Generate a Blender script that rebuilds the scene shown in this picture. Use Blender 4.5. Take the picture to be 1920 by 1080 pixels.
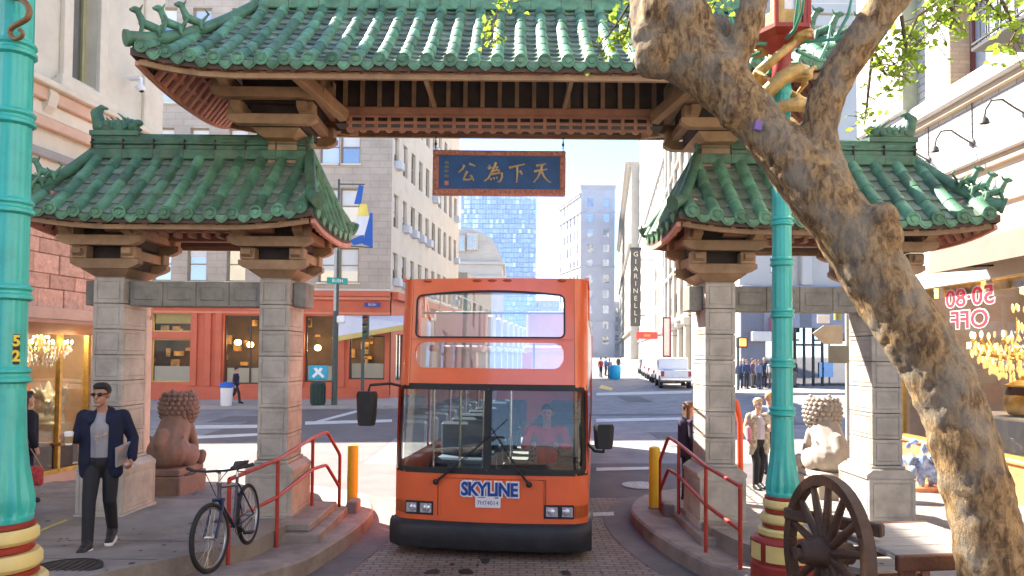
import bpy, math, random
from mathutils import Vector, Matrix, Euler
R = math.radians
random.seed(7)
for _o in list(bpy.data.objects): bpy.data.objects.remove(_o)
SC = bpy.context.scene
COL = SC.collection

# ------------------------------------------------------------------ camera, light, exposure
FPX = 1350.0; PITCH = R(1.7); ROLL = R(0.5); CAMZ = 2.2; SHY = 85.0/1920
cam_d = bpy.data.cameras.new('camera'); cam = bpy.data.objects.new('camera', cam_d); COL.objects.link(cam)
cam_d.sensor_width = 36; cam_d.lens = 36*FPX/1920; cam_d.shift_y = SHY; cam_d.clip_end = 3000; cam_d.clip_start = .05
CAMM = Matrix.Rotation(math.pi/2+PITCH, 4, 'X') @ Matrix.Rotation(ROLL, 4, 'Z')
CAMM.translation = (0, 0, CAMZ)
cam.matrix_world = CAMM
SC.camera = cam

SUN_EL = R(44); SUN_AZ = (-0.75, 0.66)          # horizontal direction towards the sun
sd = Vector((SUN_AZ[0]*math.cos(SUN_EL), SUN_AZ[1]*math.cos(SUN_EL), math.sin(SUN_EL)))
W = bpy.data.worlds.new('World'); SC.world = W; W.use_nodes = True
nt = W.node_tree; nt.nodes.clear()
out = nt.nodes.new('ShaderNodeOutputWorld'); bg = nt.nodes.new('ShaderNodeBackground'); sky = nt.nodes.new('ShaderNodeTexSky')
sky.sky_type = 'NISHITA'; sky.sun_disc = False; sky.sun_elevation = SUN_EL
sky.sun_rotation = math.atan2(sd.x, sd.y); sky.air_density = 0.55; sky.dust_density = 0.1; sky.ozone_density = 3.5
bg.inputs["Strength"].default_value = 0.105
nt.links.new(sky.outputs[0], bg.inputs[0]); nt.links.new(bg.outputs[0], out.inputs[0])
sl = bpy.data.lights.new('sun', 'SUN'); sl.energy = 4.2; sl.angle = R(0.5); sl.color = (1, .92, .80)
so = bpy.data.objects.new('sun', sl); COL.objects.link(so); so.rotation_euler = sd.to_track_quat('Z', 'Y').to_euler()
so.location = (0, 0, 60)
SC.view_settings.view_transform = 'Standard'; SC.view_settings.look = 'None'
SC.view_settings.gamma = 1; SC.view_settings.use_curve_mapping = False
SC.view_settings.exposure = 2.55
SC.render.engine = 'CYCLES'
cy = SC.cycles
cy.use_denoising = True; cy.max_bounces = 8; cy.diffuse_bounces = 5; cy.glossy_bounces = 4
cy.transparent_max_bounces = 12; cy.caustics_reflective = False; cy.caustics_refractive = False
cy.sample_clamp_indirect = 8

# ------------------------------------------------------------------ helpers
def at(px, py, Y):
    """world point seen at photo pixel px,py (1920x1080) at distance Y in front of the camera"""
    d = CAMM.to_3x3() @ Vector(((px-960)/FPX, (540-py)/FPX + SHY*1920/FPX, -1))
    return Vector((0, 0, CAMZ)) + d*(Y/d.y)

def cl(x, a=0., b=1.): return max(a, min(b, x))
def sm(x): x = cl(x); return x*x*(3-2*x)
def lerp(a, b, t): return a+(b-a)*t

class MB:
    def __init__(s): s.v = []; s.f = []; s.m = []
    def add(s, vs, fs, mi=0, M=None):
        b = len(s.v)
        if M is not None: vs = [M @ Vector(p) for p in vs]
        s.v += [tuple(p) for p in vs]
        for f in fs:
            s.f.append(tuple(i+b for i in f)); s.m.append(mi)
        return s
    def box(s, c, d, mi=0, ch=0., rot=None):
        hx, hy, hz = d[0]/2, d[1]/2, d[2]/2
        M = Matrix.Translation(Vector(c)) @ (rot.to_4x4() if rot is not None else Matrix.Identity(4))
        if ch <= 0:
            vs = [(x*hx, y*hy, z*hz) for x in (-1, 1) for y in (-1, 1) for z in (-1, 1)]
            fs = [(0,1,3,2),(4,6,7,5),(0,4,5,1),(2,3,7,6),(0,2,6,4),(1,5,7,3)]
            return s.add(vs, fs, mi, M)
        ch = min(ch, hx*.9, hy*.9, hz*.9)
        vs = []; idx = {}
        for x in (-1, 1):
            for y in (-1, 1):
                for z in (-1, 1):
                    for a in range(3):
                        k = [hx, hy, hz]; k = [q-ch for q in k]; k[a] += ch
                        idx[(x, y, z, a)] = len(vs); vs.append((x*k[0], y*k[1], z*k[2]))
        fs = []
        for a in range(3):
            b, c2 = (a+1) % 3, (a+2) % 3
            for sg in (-1, 1):
                q = []
                for (sb, sc2) in ((-1,-1),(1,-1),(1,1),(-1,1)):
                    t = [0,0,0]; t[a] = sg; t[b] = sb; t[c2] = sc2; q.append(idx[(t[0],t[1],t[2],a)])
                fs.append(tuple(q) if sg > 0 else tuple(reversed(q)))
            for sb in (-1, 1):
                for sc2 in (-1, 1):
                    q = []
                    for (sa, ax) in ((-1,b),(1,b),(1,c2),(-1,c2)):
                        t = [0,0,0]; t[a] = sa; t[b] = sb; t[c2] = sc2; q.append(idx[(t[0],t[1],t[2],ax)])
                    fs.append(tuple(q) if sb*sc2 < 0 else tuple(reversed(q)))
        for x in (-1, 1):
            for y in (-1, 1):
                for z in (-1, 1):
                    q = [idx[(x,y,z,0)], idx[(x,y,z,1)], idx[(x,y,z,2)]]
                    fs.append(tuple(q) if x*y*z > 0 else tuple(reversed(q)))
        return s.add(vs, fs, mi, M)
    def b2(s, x0, x1, y0, y1, z0, z1, mi=0, ch=0.):
        return s.box(((x0+x1)/2, (y0+y1)/2, (z0+z1)/2), (abs(x1-x0), abs(y1-y0), abs(z1-z0)), mi, ch)
    def bar(s, p0, p1, w, h, mi=0, ch=0., up=(0, 0, 1)):
        p0 = Vector(p0); p1 = Vector(p1); d = p1-p0; L = d.length
        if L < 1e-6: return s
        z = d/L; u = Vector(up)
        if abs(z.dot(u)) > .98: u = Vector((0, 1, 0))
        x = z.cross(u).normalized(); y = x.cross(z)          # y ~ up, x ~ side
        rot = Matrix((x, y, z)).transposed()
        return s.box((p0+p1)/2, (w, h, L), mi, ch, rot)
    def tube(s, pts, rad, n=8, mi=0, caps=True, flat=None):
        pts = [Vector(p) for p in pts]; k = len(pts)
        if not isinstance(rad, (list, tuple)): rad = [rad]*k
        t0 = (pts[1]-pts[0]).normalized()
        u = t0.orthogonal().normalized() if flat is None else (Vector(flat)-t0*t0.dot(Vector(flat))).normalized()
        vs = []
        for i in range(k):
            t = (pts[min(i+1, k-1)]-pts[max(i-1, 0)])
            t = t.normalized() if t.length > 1e-9 else t0
            u = u - t*u.dot(t)
            u = u.normalized() if u.length > 1e-6 else t.orthogonal().normalized()
            w = t.cross(u)
            for j in range(n):
                a = 2*math.pi*j/n
                vs.append(pts[i]+(u*math.cos(a)+w*math.sin(a))*rad[i])
        fs = []
        for i in range(k-1):
            for j in range(n):
                j2 = (j+1) % n
                fs.append((i*n+j, i*n+j2, (i+1)*n+j2, (i+1)*n+j))
        if caps:
            fs.append(tuple(reversed(range(n)))); fs.append(tuple((k-1)*n+j for j in range(n)))
        return s.add(vs, fs, mi)
    def cyl(s, p0, p1, r0, r1=None, n=12, mi=0, caps=True):
        return s.tube([p0, p1], [r0, r0 if r1 is None else r1], n, mi, caps)
    def lathe(s, prof, n=24, c=(0, 0, 0), mi=0, M=None, fl=None, caps=True):
        vs = []; fs = []
        for (r, z) in prof:
            for j in range(n):
                a = 2*math.pi*j/n
                rr = r if fl is None else r*fl(a, z)
                vs.append((c[0]+rr*math.cos(a), c[1]+rr*math.sin(a), c[2]+z))
        k = len(prof)
        for i in range(k-1):
            for j in range(n):
                j2 = (j+1) % n
                fs.append((i*n+j, i*n+j2, (i+1)*n+j2, (i+1)*n+j))
        if caps: fs.append(tuple(reversed(range(n)))); fs.append(tuple((k-1)*n+j for j in range(n)))
        return s.add(vs, fs, mi, M)
    def ell(s, c, r, nu=14, nv=10, mi=0, rot=None):
        if not isinstance(r, (list, tuple)): r = (r, r, r)
        M = Matrix.Translation(Vector(c)) @ (rot.to_4x4() if rot is not None else Matrix.Identity(4))
        vs = [(0, 0, -r[2])]
        for i in range(1, nv):
            p = -math.pi/2+math.pi*i/nv
            for j in range(nu):
                a = 2*math.pi*j/nu
                vs.append((r[0]*math.cos(p)*math.cos(a), r[1]*math.cos(p)*math.sin(a), r[2]*math.sin(p)))
        vs.append((0, 0, r[2])); T = len(vs)-1
        fs = []
        for j in range(nu): fs.append((0, 1+(j+1) % nu, 1+j))
        for i in range(nv-2):
            for j in range(nu):
                a = 1+i*nu+j; b = 1+i*nu+(j+1) % nu
                fs.append((a, b, b+nu, a+nu))
        o = 1+(nv-2)*nu
        for j in range(nu): fs.append((o+j, o+(j+1) % nu, T))
        return s.add(vs, fs, mi, M)
    def cap(s, p0, p1, r0, r1=None, n=10, mi=0):
        r1 = r0 if r1 is None else r1
        p0 = Vector(p0); p1 = Vector(p1); d = (p1-p0)
        if d.length < 1e-6: return s.ell(p0, r0, n, 8, mi)
        d.normalize(); pts = []; rr = []
        for a in (80, 50, 20): pts.append(p0-d*r0*math.sin(R(a))); rr.append(r0*math.cos(R(a)))
        pts += [p0, p1]; rr += [r0, r1]
        for a in (20, 50, 80): pts.append(p1+d*r1*math.sin(R(a))); rr.append(r1*math.cos(R(a)))
        return s.tube(pts, rr, n, mi)
    def prism(s, poly, a0, a1, ax='y', mi=0):
        """poly: 2-D outline; extruded along ax. ax y: (x,z); x: (y,z); z: (x,y)"""
        def P(p, a):
            if ax == 'y': return (p[0], a, p[1])
            if ax == 'x': return (a, p[0], p[1])
            return (p[0], p[1], a)
        n = len(poly)
        ar = sum(poly[i][0]*poly[(i+1) % n][1]-poly[(i+1) % n][0]*poly[i][1] for i in range(n))
        if ar < 0: poly = list(reversed(poly))
        if ax == 'y': lo, hi = a1, a0
        else: lo, hi = a0, a1
        if a1 < a0: lo, hi = hi, lo
        vs = [P(p, lo) for p in poly]+[P(p, hi) for p in poly]
        fs = [tuple(reversed(range(n))), tuple(range(n, 2*n))]
        for i in range(n):
            j = (i+1) % n; fs.append((i, j, n+j, n+i))
        return s.add(vs, fs, mi)
    def quad(s, a, b, c, d, mi=0): return s.add([a, b, c, d], [(0, 1, 2, 3)], mi)
    def sheet(s, f, us, vs_, mi=0):
        n = len(vs_); P = [f(u, v) for u in us for v in vs_]; fs = []
        for i in range(len(us)-1):
            for j in range(n-1):
                fs.append((i*n+j, (i+1)*n+j, (i+1)*n+j+1, i*n+j+1))
        return s.add(P, fs, mi)
    def mesh(s, name, mats, smooth=None):
        me = bpy.data.meshes.new(name); me.from_pydata(s.v, [], s.f)
        mats = mats if isinstance(mats, (list, tuple)) else [mats]
        for m in mats: me.materials.append(m)
        if len(mats) > 1: me.polygons.foreach_set('material_index', s.m)
        if smooth:
            me.polygons.foreach_set('use_smooth', [True]*len(me.polygons))
            if smooth < 179: me.set_sharp_from_angle(angle=R(smooth))
        me.update(); return me
    def build(s, name, mats, parent=None, smooth=None, loc=None, rz=None):
        return inst(name, s.mesh(name, mats, smooth), parent, loc, rz)

def inst(name, me, parent=None, loc=None, rz=None, M=None):
    o = bpy.data.objects.new(name, me); COL.objects.link(o)
    if parent is not None: o.parent = parent
    if loc is not None: o.location = loc
    if rz is not None: o.rotation_euler = (0, 0, rz)
    if M is not None: o.matrix_basis = M
    return o
def tag(o, label=None, cat=None, group=None, kind=None):
    if label: o['label'] = label
    if cat: o['category'] = cat
    if group: o['group'] = group
    if kind: o['kind'] = kind
    return o
def thing(name, label, cat, loc=(0, 0, 0), rz=0, group=None):
    o = bpy.data.objects.new(name, None); COL.objects.link(o)
    o.location = loc; o.rotation_euler = (0, 0, rz); o.empty_display_size = .1
    return tag(o, label, cat, group)
def pivot(name, parent, loc=(0, 0, 0), rz=0):
    o = bpy.data.objects.new(name, None); COL.objects.link(o); o.parent = parent
    o.location = loc; o.rotation_euler = (0, 0, rz); o.empty_display_size = .05
    return o
def copy_tree(o, parent=None):
    c = o.copy(); COL.objects.link(c)
    if parent is not None: c.parent = parent
    for ch in list(o.children): copy_tree(ch, c)
    return c
def remesh(o, vox, disp=None, smooth_it=0):
    m = o.modifiers.new('remesh', 'REMESH'); m.mode = 'VOXEL'; m.voxel_size = vox; m.use_smooth_shade = True
    if smooth_it:
        s_ = o.modifiers.new('smooth', 'SMOOTH'); s_.factor = .5; s_.iterations = smooth_it
    return o
_txt = {}
def text_mesh(body, size, extrude=.005, mirror=False, bold=0.):
    cu = bpy.data.curves.new('lettering', 'FONT'); cu.body = body; cu.size = size; cu.extrude = extrude; cu.offset = bold
    cu.align_x = 'CENTER'; cu.align_y = 'CENTER'; cu.resolution_u = 3
    o = bpy.data.objects.new('tmp_text', cu); COL.objects.link(o)
    dg = bpy.context.evaluated_depsgraph_get(); dg.update()
    me = bpy.data.meshes.new_from_object(o.evaluated_get(dg))
    bpy.data.objects.remove(o)
    M = Matrix.Rotation(math.pi/2, 4, 'X')          # stands up, reads from -y
    if mirror: M = Matrix.Scale(-1, 4, (1, 0, 0)) @ M
    me.transform(M)
    if mirror: me.flip_normals()
    return me
def letter(body, size, mat, parent, loc, rz=0, extrude=.005, mirror=False, bold=0., name='lettering'):
    me = text_mesh(body, size, extrude, mirror, bold); me.materials.clear(); me.materials.append(mat)
    return inst(name, me, parent, loc, rz)

# ------------------------------------------------------------------ materials
MATS = {}
def mat(name, col, rough=.6, var=.12, scale=2.5, bump=0., bscale=30., metal=0., spec=.4, ovar=0., dirt=0., dcol=(.03, .028, .022), dscale=1.2, emit=0., coat=0., detail=5, stretch=None, obj=False):
    if name in MATS: return MATS[name]
    m = bpy.data.materials.new(name); m.use_nodes = True; MATS[name] = m
    n = m.node_tree.nodes; l = m.node_tree.links; p = n['Principled BSDF']
    p.inputs['Roughness'].default_value = rough; p.inputs['Metallic'].default_value = metal
    p.inputs['Specular IOR Level'].default_value = spec
    if coat: p.inputs['Coat Weight'].default_value = coat; p.inputs['Coat Roughness'].default_value = .08
    if obj:
        tc = n.new('ShaderNodeTexCoord'); vec = tc.outputs['Object']
    else:
        g = n.new('ShaderNodeNewGeometry'); vec = g.outputs['Position']
    if stretch:
        mp = n.new('ShaderNodeMapping'); mp.inputs['Scale'].default_value = stretch; l.new(vec, mp.inputs[0]); vec = mp.outputs[0]
    no = n.new('ShaderNodeTexNoise'); no.inputs['Scale'].default_value = scale; no.inputs['Detail'].default_value = detail; no.inputs['Roughness'].default_value = .65
    l.new(vec, no.inputs['Vector'])
    mr = n.new('ShaderNodeMapRange'); mr.inputs[1].default_value = .3; mr.inputs[2].default_value = .7
    mr.inputs[3].default_value = 1-var; mr.inputs[4].default_value = 1+var; l.new(no.outputs[0], mr.inputs[0])
    fac = mr.outputs[0]
    if ovar:
        oi = n.new('ShaderNodeObjectInfo'); m2 = n.new('ShaderNodeMapRange'); m2.inputs[3].default_value = 1-ovar; m2.inputs[4].default_value = 1+ovar
        l.new(oi.outputs['Random'], m2.inputs[0]); mu = n.new('ShaderNodeMath'); mu.operation = 'MULTIPLY'; l.new(fac, mu.inputs[0]); l.new(m2.outputs[0], mu.inputs[1]); fac = mu.outputs[0]
    vm = n.new('ShaderNodeVectorMath'); vm.operation = 'SCALE'; vm.inputs[0].default_value = col[:3]; l.new(fac, vm.inputs['Scale'])
    cs = vm.outputs[0]
    if dirt:
        n2 = n.new('ShaderNodeTexNoise'); n2.inputs['Scale'].default_value = dscale; n2.inputs['Detail'].default_value = 8; n2.inputs['Roughness'].default_value = .7
        l.new(vec, n2.inputs['Vector'])
        r2 = n.new('ShaderNodeMapRange'); r2.inputs[1].default_value = .48; r2.inputs[2].default_value = .75; r2.inputs[4].default_value = dirt; l.new(n2.outputs[0], r2.inputs[0])
        mx = n.new('ShaderNodeMix'); mx.data_type = 'RGBA'; l.new(r2.outputs[0], mx.inputs[0]); l.new(cs, mx.inputs[6]); mx.inputs[7].default_value = (*dcol, 1); cs = mx.outputs[2]
    l.new(cs, p.inputs['Base Color'])
    if bump:
        n3 = n.new('ShaderNodeTexNoise'); n3.inputs['Scale'].default_value = bscale; n3.inputs['Detail'].default_value = 6; l.new(vec, n3.inputs['Vector'])
        bp = n.new('ShaderNodeBump'); bp.inputs['Strength'].default_value = bump; bp.inputs['Distance'].default_value = .02; l.new(n3.outputs[0], bp.inputs['Height']); l.new(bp.outputs[0], p.inputs['Normal'])
    if emit:
        p.inputs['Emission Color'].default_value = (*col[:3], 1); p.inputs['Emission Strength'].default_value = emit
    return m
def glass(name, tint=(.9, .95, .95), refl=.12, rough=.0, dark=0.):
    """thin sheet glass: see-through, reflects by angle"""
    if name in MATS: return MATS[name]
    m = bpy.data.materials.new(name); m.use_nodes = True; MATS[name] = m
    n = m.node_tree.nodes; l = m.node_tree.links; n.remove(n['Principled BSDF'])
    t = n.new('ShaderNodeBsdfTransparent'); t.inputs[0].default_value = (*tint, 1)
    g = n.new('ShaderNodeBsdfGlossy'); g.inputs['Roughness'].default_value = rough
    fr = n.new('ShaderNodeFresnel'); fr.inputs[0].default_value = 1.5
    ad = n.new('ShaderNodeMath'); ad.operation = 'ADD'; ad.use_clamp = True; ad.inputs[1].default_value = refl; l.new(fr.outputs[0], ad.inputs[0])
    mx = n.new('ShaderNodeMixShader'); l.new(ad.outputs[0], mx.inputs[0]); l.new(t.outputs[0], mx.inputs[1]); l.new(g.outputs[0], mx.inputs[2])
    l.new(mx.outputs[0], n['Material Output'].inputs[0]); return m
def pane(name, col=(.03, .035, .04), refl=.4, rough=.03, ovar=.5):
    """window pane over a dim room: mirror-like sheet over a dark or curtained back"""
    if name in MATS: return MATS[name]
    m = bpy.data.materials.new(name); m.use_nodes = True; MATS[name] = m
    n = m.node_tree.nodes; l = m.node_tree.links; p = n['Principled BSDF']
    oi = n.new('ShaderNodeObjectInfo'); mr = n.new('ShaderNodeMapRange'); mr.inputs[3].default_value = 1-ovar; mr.inputs[4].default_value = 1+ovar*2
    l.new(oi.outputs['Random'], mr.inputs[0]); vm = n.new('ShaderNodeVectorMath'); vm.operation = 'SCALE'; vm.inputs[0].default_value = col; l.new(mr.outputs[0], vm.inputs['Scale'])
    l.new(vm.outputs[0], p.inputs['Base Color']); p.inputs['Roughness'].default_value = .1
    g = n.new('ShaderNodeBsdfGlossy'); g.inputs['Roughness'].default_value = rough
    no = n.new('ShaderNodeTexNoise'); no.inputs['Scale'].default_value = 1.3; bp = n.new('ShaderNodeBump'); bp.inputs['Strength'].default_value = .04; bp.inputs['Distance'].default_value = .05
    l.new(no.outputs[0], bp.inputs['Height']); l.new(bp.outputs[0], g.inputs['Normal'])
    mx = n.new('ShaderNodeMixShader'); mx.inputs[0].default_value = refl; l.new(p.outputs[0], mx.inputs[1]); l.new(g.outputs[0], mx.inputs[2])
    l.new(mx.outputs[0], n['Material Output'].inputs[0]); return m
def brickmat(name, c1, c2, mortar, sx, sy, msize=.02, rough=.8, bump=.5, axes=(0, 1), off=.5, var=.25, dirt=.3):
    """courses too fine to build; axes picks which world axes run along and across the courses"""
    if name in MATS: return MATS[name]
    m = bpy.data.materials.new(name); m.use_nodes = True; MATS[name] = m
    n = m.node_tree.nodes; l = m.node_tree.links; p = n['Principled BSDF']; p.inputs['Roughness'].default_value = rough; p.inputs['Specular IOR Level'].default_value = .3
    g = n.new('ShaderNodeNewGeometry'); sp = n.new('ShaderNodeSeparateXYZ'); cb = n.new('ShaderNodeCombineXYZ'); l.new(g.outputs['Position'], sp.inputs[0])
    l.new(sp.outputs[axes[0]], cb.inputs[0]); l.new(sp.outputs[axes[1]], cb.inputs[1])
    b = n.new('ShaderNodeTexBrick'); b.inputs['Scale'].default_value = 1; b.inputs['Brick Width'].default_value = sx; b.inputs['Row Height'].default_value = sy
    b.inputs['Mortar Size'].default_value = msize; b.inputs['Mortar Smooth'].default_value = .3; b.offset = off
    b.inputs['Color1'].default_value = (*c1, 1); b.inputs['Color2'].default_value = (*c2, 1); b.inputs['Mortar'].default_value = (*mortar, 1)
    l.new(cb.outputs[0], b.inputs['Vector'])
    no = n.new('ShaderNodeTexNoise'); no.inputs['Scale'].default_value = .9; no.inputs['Detail'].default_value = 8; no.inputs['Roughness'].default_value = .7; l.new(g.outputs['Position'], no.inputs['Vector'])
    mr = n.new('ShaderNodeMapRange'); mr.inputs[1].default_value = .3; mr.inputs[2].default_value = .7; mr.inputs[3].default_value = 1-var; mr.inputs[4].default_value = 1+var; l.new(no.outputs[0], mr.inputs[0])
    vm = n.new('ShaderNodeVectorMath'); vm.operation = 'SCALE'; l.new(b.outputs['Color'], vm.inputs[0]); l.new(mr.outputs[0], vm.inputs['Scale']); l.new(vm.outputs[0], p.inputs['Base Color'])
    bp = n.new('ShaderNodeBump'); bp.inputs['Strength'].default_value = bump; bp.inputs['Distance'].default_value = .006; bp.invert = True; l.new(b.outputs['Fac'], bp.inputs['Height']); l.new(bp.outputs[0], p.inputs['Normal'])
    return m
# ------------------------------------------------------------------ shared materials
asphalt = mat('asphalt', (.225, .215, .22), .85, .25, 1.4, .35, 90, dirt=.4, dcol=(.10, .098, .105), dscale=.8)
concrete = mat('pavement concrete', (.26, .235, .205), .85, .25, 1.3, .3, 70, dirt=.65, dcol=(.10, .09, .08), dscale=1.0)
kerbstone = mat('kerb stone', (.3, .255, .22), .8, .3, 2.4, .4, 50, dirt=.7, dcol=(.14, .11, .085), dscale=2)
gutter_m = mat('gutter concrete', (.17, .15, .14), .85, .25, 1.6, .3, 70, dirt=.5, dcol=(.09, .075, .065))
brickroad = brickmat('brick paving', (.29, .22, .18), (.23, .17, .14), (.12, .10, .09), .2, .1, .012, .8, .5, (0, 1), .5, .3)
cross_pink = mat('red concrete crossing', (.125, .108, .108), .85, .18, 1.2, .25, 60, dirt=.3, dcol=(.14, .115, .11))
roadpaint = mat('road paint', (.52, .52, .50), .7, .15, 3, dirt=.6, dcol=(.3, .3, .3), dscale=4)
iron_dark = mat('dark iron', (.035, .034, .034), .6, .3, 8, .2, 60, metal=.3)

# ------------------------------------------------------------------ ground heights
def pw(x, pts):
    if x <= pts[0][0]: return pts[0][1]
    for (a, b), (c, d) in zip(pts, pts[1:]):
        if x <= c: return b+(d-b)*(x-a)/(c-a)
    return pts[-1][1]
def slope(Y): return .13*max(0., 8.5-Y)
def zr(X, Y):
    z = pw(Y, [(10, -.42), (14, -.32), (30, -.12), (45, .05), (100, .35), (300, 1.2), (2000, 1.2)])
    return z + slope(max(Y, -12)) + .015*max(-45, min(45, X))*cl((Y-11)/8)
def zs(X, Y):
    if Y <= 10.2: return slope(max(Y, -12))
    return lerp(0, -.17, cl((Y-10.2)/2.8)) + .015*X*cl((Y-11)/8)*.5
def zp(X, Y):
    return -.2 + slope(max(Y, -12)) + .015*X*cl((Y-11)/8)
def road_hit(px, py, lift=0.):
    c = Vector((0, 0, CAMZ)); d = at(px, py, 1)-c; z = -.3; p = c
    for _ in range(12):
        p = c+d*((z-CAMZ)/d.z); z = zr(p.x, p.y)+lift
    return p

def frange(a, b, n): return [a+(b-a)*i/n for i in range(n+1)]
xs = [-1500, -600, -200, -100, -60]+frange(-45, 45, 45)+[60, 100, 200, 600, 1500]
ys = [-300, -100, -40, -12]+frange(-10, 8, 18)+[8.5]+frange(9, 60, 51)+[70, 85, 100, 150, 200, 300, 500, 1000, 2000]
tag(MB().sheet(lambda x, y: (x, y, zr(x, y)), xs, ys).build('road', asphalt), kind='structure')
def lay(name, xf, y0, y1, n, m, lift, nx=6):
    """a sheet on the road between two edge functions of Y"""
    b = MB()
    b.sheet(lambda u, y: (lerp(xf(y)[0], xf(y)[1], u), y, zr(lerp(xf(y)[0], xf(y)[1], u), y)+lift), frange(0, 1, nx), frange(y0, y1, n))
    return tag(b.build(name, m), kind='structure')
lay('brick_paving', lambda y: (-3.9, 3.9), -8, 12.9, 60, brickroad, .006)
lay('crossing_paving', lambda y: (-12, 14), 12.9, 16.5, 8, cross_pink, .006, 26)
lay('crossing_paving', lambda y: (-9.5, -3.4), 16.5, 31, 24, cross_pink, .006, 6)

# gutters of pale concrete beside the kerbs
LC = [(-4.2, 2.5), (-3.2, 5.5), (-2.54, 7.8), (-2.22, 9.4), (-2.1, 10.6), (-2.16, 11.4), (-2.5, 12.3), (-3.2, 13.0), (-4.5, 13.45), (-8, 13.7), (-20, 13.9), (-60, 14.2)]
LU = [(-4.5, 2.5), (-3.7, 5.5), (-3.15, 7.8), (-2.88, 9.2), (-2.8, 10.6), (-2.95, 11.3), (-3.25, 12.0), (-3.8, 12.5), (-5.0, 12.95), (-8, 13.25), (-20, 13.5), (-60, 13.8)]
RC = [(4.3, 2.5), (3.3, 5.5), (2.5, 7.8), (2.02, 9.6), (1.87, 10.9), (1.95, 11.7), (2.3, 12.5), (3.0, 13.1), (4.3, 13.5), (8, 13.7), (20, 13.9), (60, 14.2)]
RU = [(4.7, 2.5), (3.75, 5.5), (3.0, 7.8), (2.6, 9.2), (2.5, 10.6), (2.65, 11.3), (3.0, 12.0), (3.6, 12.5), (4.8, 12.95), (8, 13.25), (20, 13.5), (60, 13.8)]
def dens(P, k=6):
    P = [Vector((a, b, 0)) for a, b in P]; o = []
    for i in range(len(P)-1):
        p0 = P[max(i-1, 0)]; p1 = P[i]; p2 = P[i+1]; p3 = P[min(i+2, len(P)-1)]
        for j in range(k):
            t = j/k
            o.append(.5*((2*p1)+(p2-p0)*t+(2*p0-5*p1+4*p2-p3)*t*t+(3*p1-p0-3*p2+p3)*t**3))
    o.append(P[-1]); return [(q.x, q.y) for q in o]
def offs(P, d):
    o = []
    for i, p in enumerate(P):
        a = Vector(P[max(i-1, 0)]); b = Vector(P[min(i+1, len(P)-1)]); t = (b-a).normalized(); o.append((p[0]-t.y*d, p[1]+t.x*d))
    return o
for (C, U, sg) in ((dens(LC), dens(LU), 1), (dens(RC), dens(RU), -1)):
    n = len(C)
    G = offs(C, -.42*sg); b = MB()
    for i in range(n-1):
        q = [G[i], C[i], C[i+1], G[i+1]]; v = [(x, y, zr(x, y)+.012) for x, y in q]
        b.add(v, [(0, 1, 2, 3)] if sg < 0 else [(3, 2, 1, 0)])
    tag(b.build('gutter', gutter_m), kind='structure')
    b = MB(); C2 = offs(C, .03*sg); I = offs(U, .25*sg)
    for i in range(n-1):                             # kerb face, worn arris, kerb top running under the pavement
        for (A, za, B, zb) in ((C, lambda x, y: zr(x, y)-.05, C, lambda x, y: zp(x, y)-.03), (C, lambda x, y: zp(x, y)-.03, C2, zp), (C2, zp, I, zp)):
            q = [(*A[i], za(*A[i])), (*A[i+1], za(*A[i+1])), (*B[i+1], zb(*B[i+1])), (*B[i], zb(*B[i]))]
            b.add(q, [(0, 1, 2, 3)] if sg < 0 else [(3, 2, 1, 0)])
    tag(b.build('kerb', kerbstone, smooth=40), kind='structure')
    # pavement plate: riser along the upper edge, then flags in bays between control joints
    wall_x = (lambda y: -9.6) if sg > 0 else (lambda y: 9.6)
    b = MB()
    for i in range(n-1):
        x0, y0 = U[i]; x1, y1 = U[i+1]
        q = [(x0, y0, zp(x0, y0)-.02), (x1, y1, zp(x1, y1)-.02), (x1, y1, zs(x1, y1)), (x0, y0, zs(x0, y0))]
        b.add(q, [(0, 1, 2, 3)] if sg < 0 else [(3, 2, 1, 0)])
    Y0, Y1 = U[0][1], 12.95
    def ux(y):
        for i in range(n-1):
            if U[i][1] <= y <= U[i+1][1]: return lerp(U[i][0], U[i+1][0], (y-U[i][1])/max(1e-6, U[i+1][1]-U[i][1]))
        return U[0][0]
    yy = frange(Y0, Y1, 40)
    for a, c in zip(yy, yy[1:]):
        k = 8
        for j in range(k):
            P = []
            for (y, t) in ((a, j/k), (a, (j+1)/k), (c, (j+1)/k), (c, j/k)):
                x = lerp(ux(y), wall_x(y), t); P.append((x, y, zs(x, y)))
            b.add(P, [(3, 2, 1, 0)] if sg > 0 else [(0, 1, 2, 3)])
    for i in range(n-1):                             # part round the corner
        if U[i+1][1] > Y1-1e-3 and abs(U[i][0]) >= abs(ux(Y1))-.3:
            (x0, y0), (x1, y1) = U[i], U[i+1]
            q = [(x0, Y1 if y0 > Y1 else y0, 0), (x1, Y1, 0), (x1, y1, 0), (x0, y0, 0)]
            q = [(x, y, zs(x, y)+(.0 if y > Y1 else 0)) for x, y, _ in q]
            b.add(q, [(3, 2, 1, 0)] if sg < 0 else [(0, 1, 2, 3)])
    tag(b.build('pavement', concrete), kind='structure')
    b = MB()                                         # pavement further up the hill, behind the view
    xe, xw = (U[0][0], wall_x(0))
    b.sheet(lambda u, y: (lerp(xe, xw, u), y, zs(0, y)), frange(0, 1, 2), frange(-14, Y0, 12))
    tag(b.build('pavement', concrete), kind='structure')

# joints scored across the near pavement
b = MB()
for y in (5.7, 7.0, 8.35, 11.2):
    for sg in (-1, 1):
        for i in range(12):
            x0 = sg*lerp(3.4, 8, i/12); x1 = sg*lerp(3.4, 8, (i+1)/12)
            b.quad((x0, y-.007, zs(x0, y)+.004), (x1, y-.007, zs(x1, y)+.004), (x1, y+.007, zs(x1, y)+.004), (x0, y+.007, zs(x0, y)+.004))
tag(b.build('pavement_joint', iron_dark), kind='structure')

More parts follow.
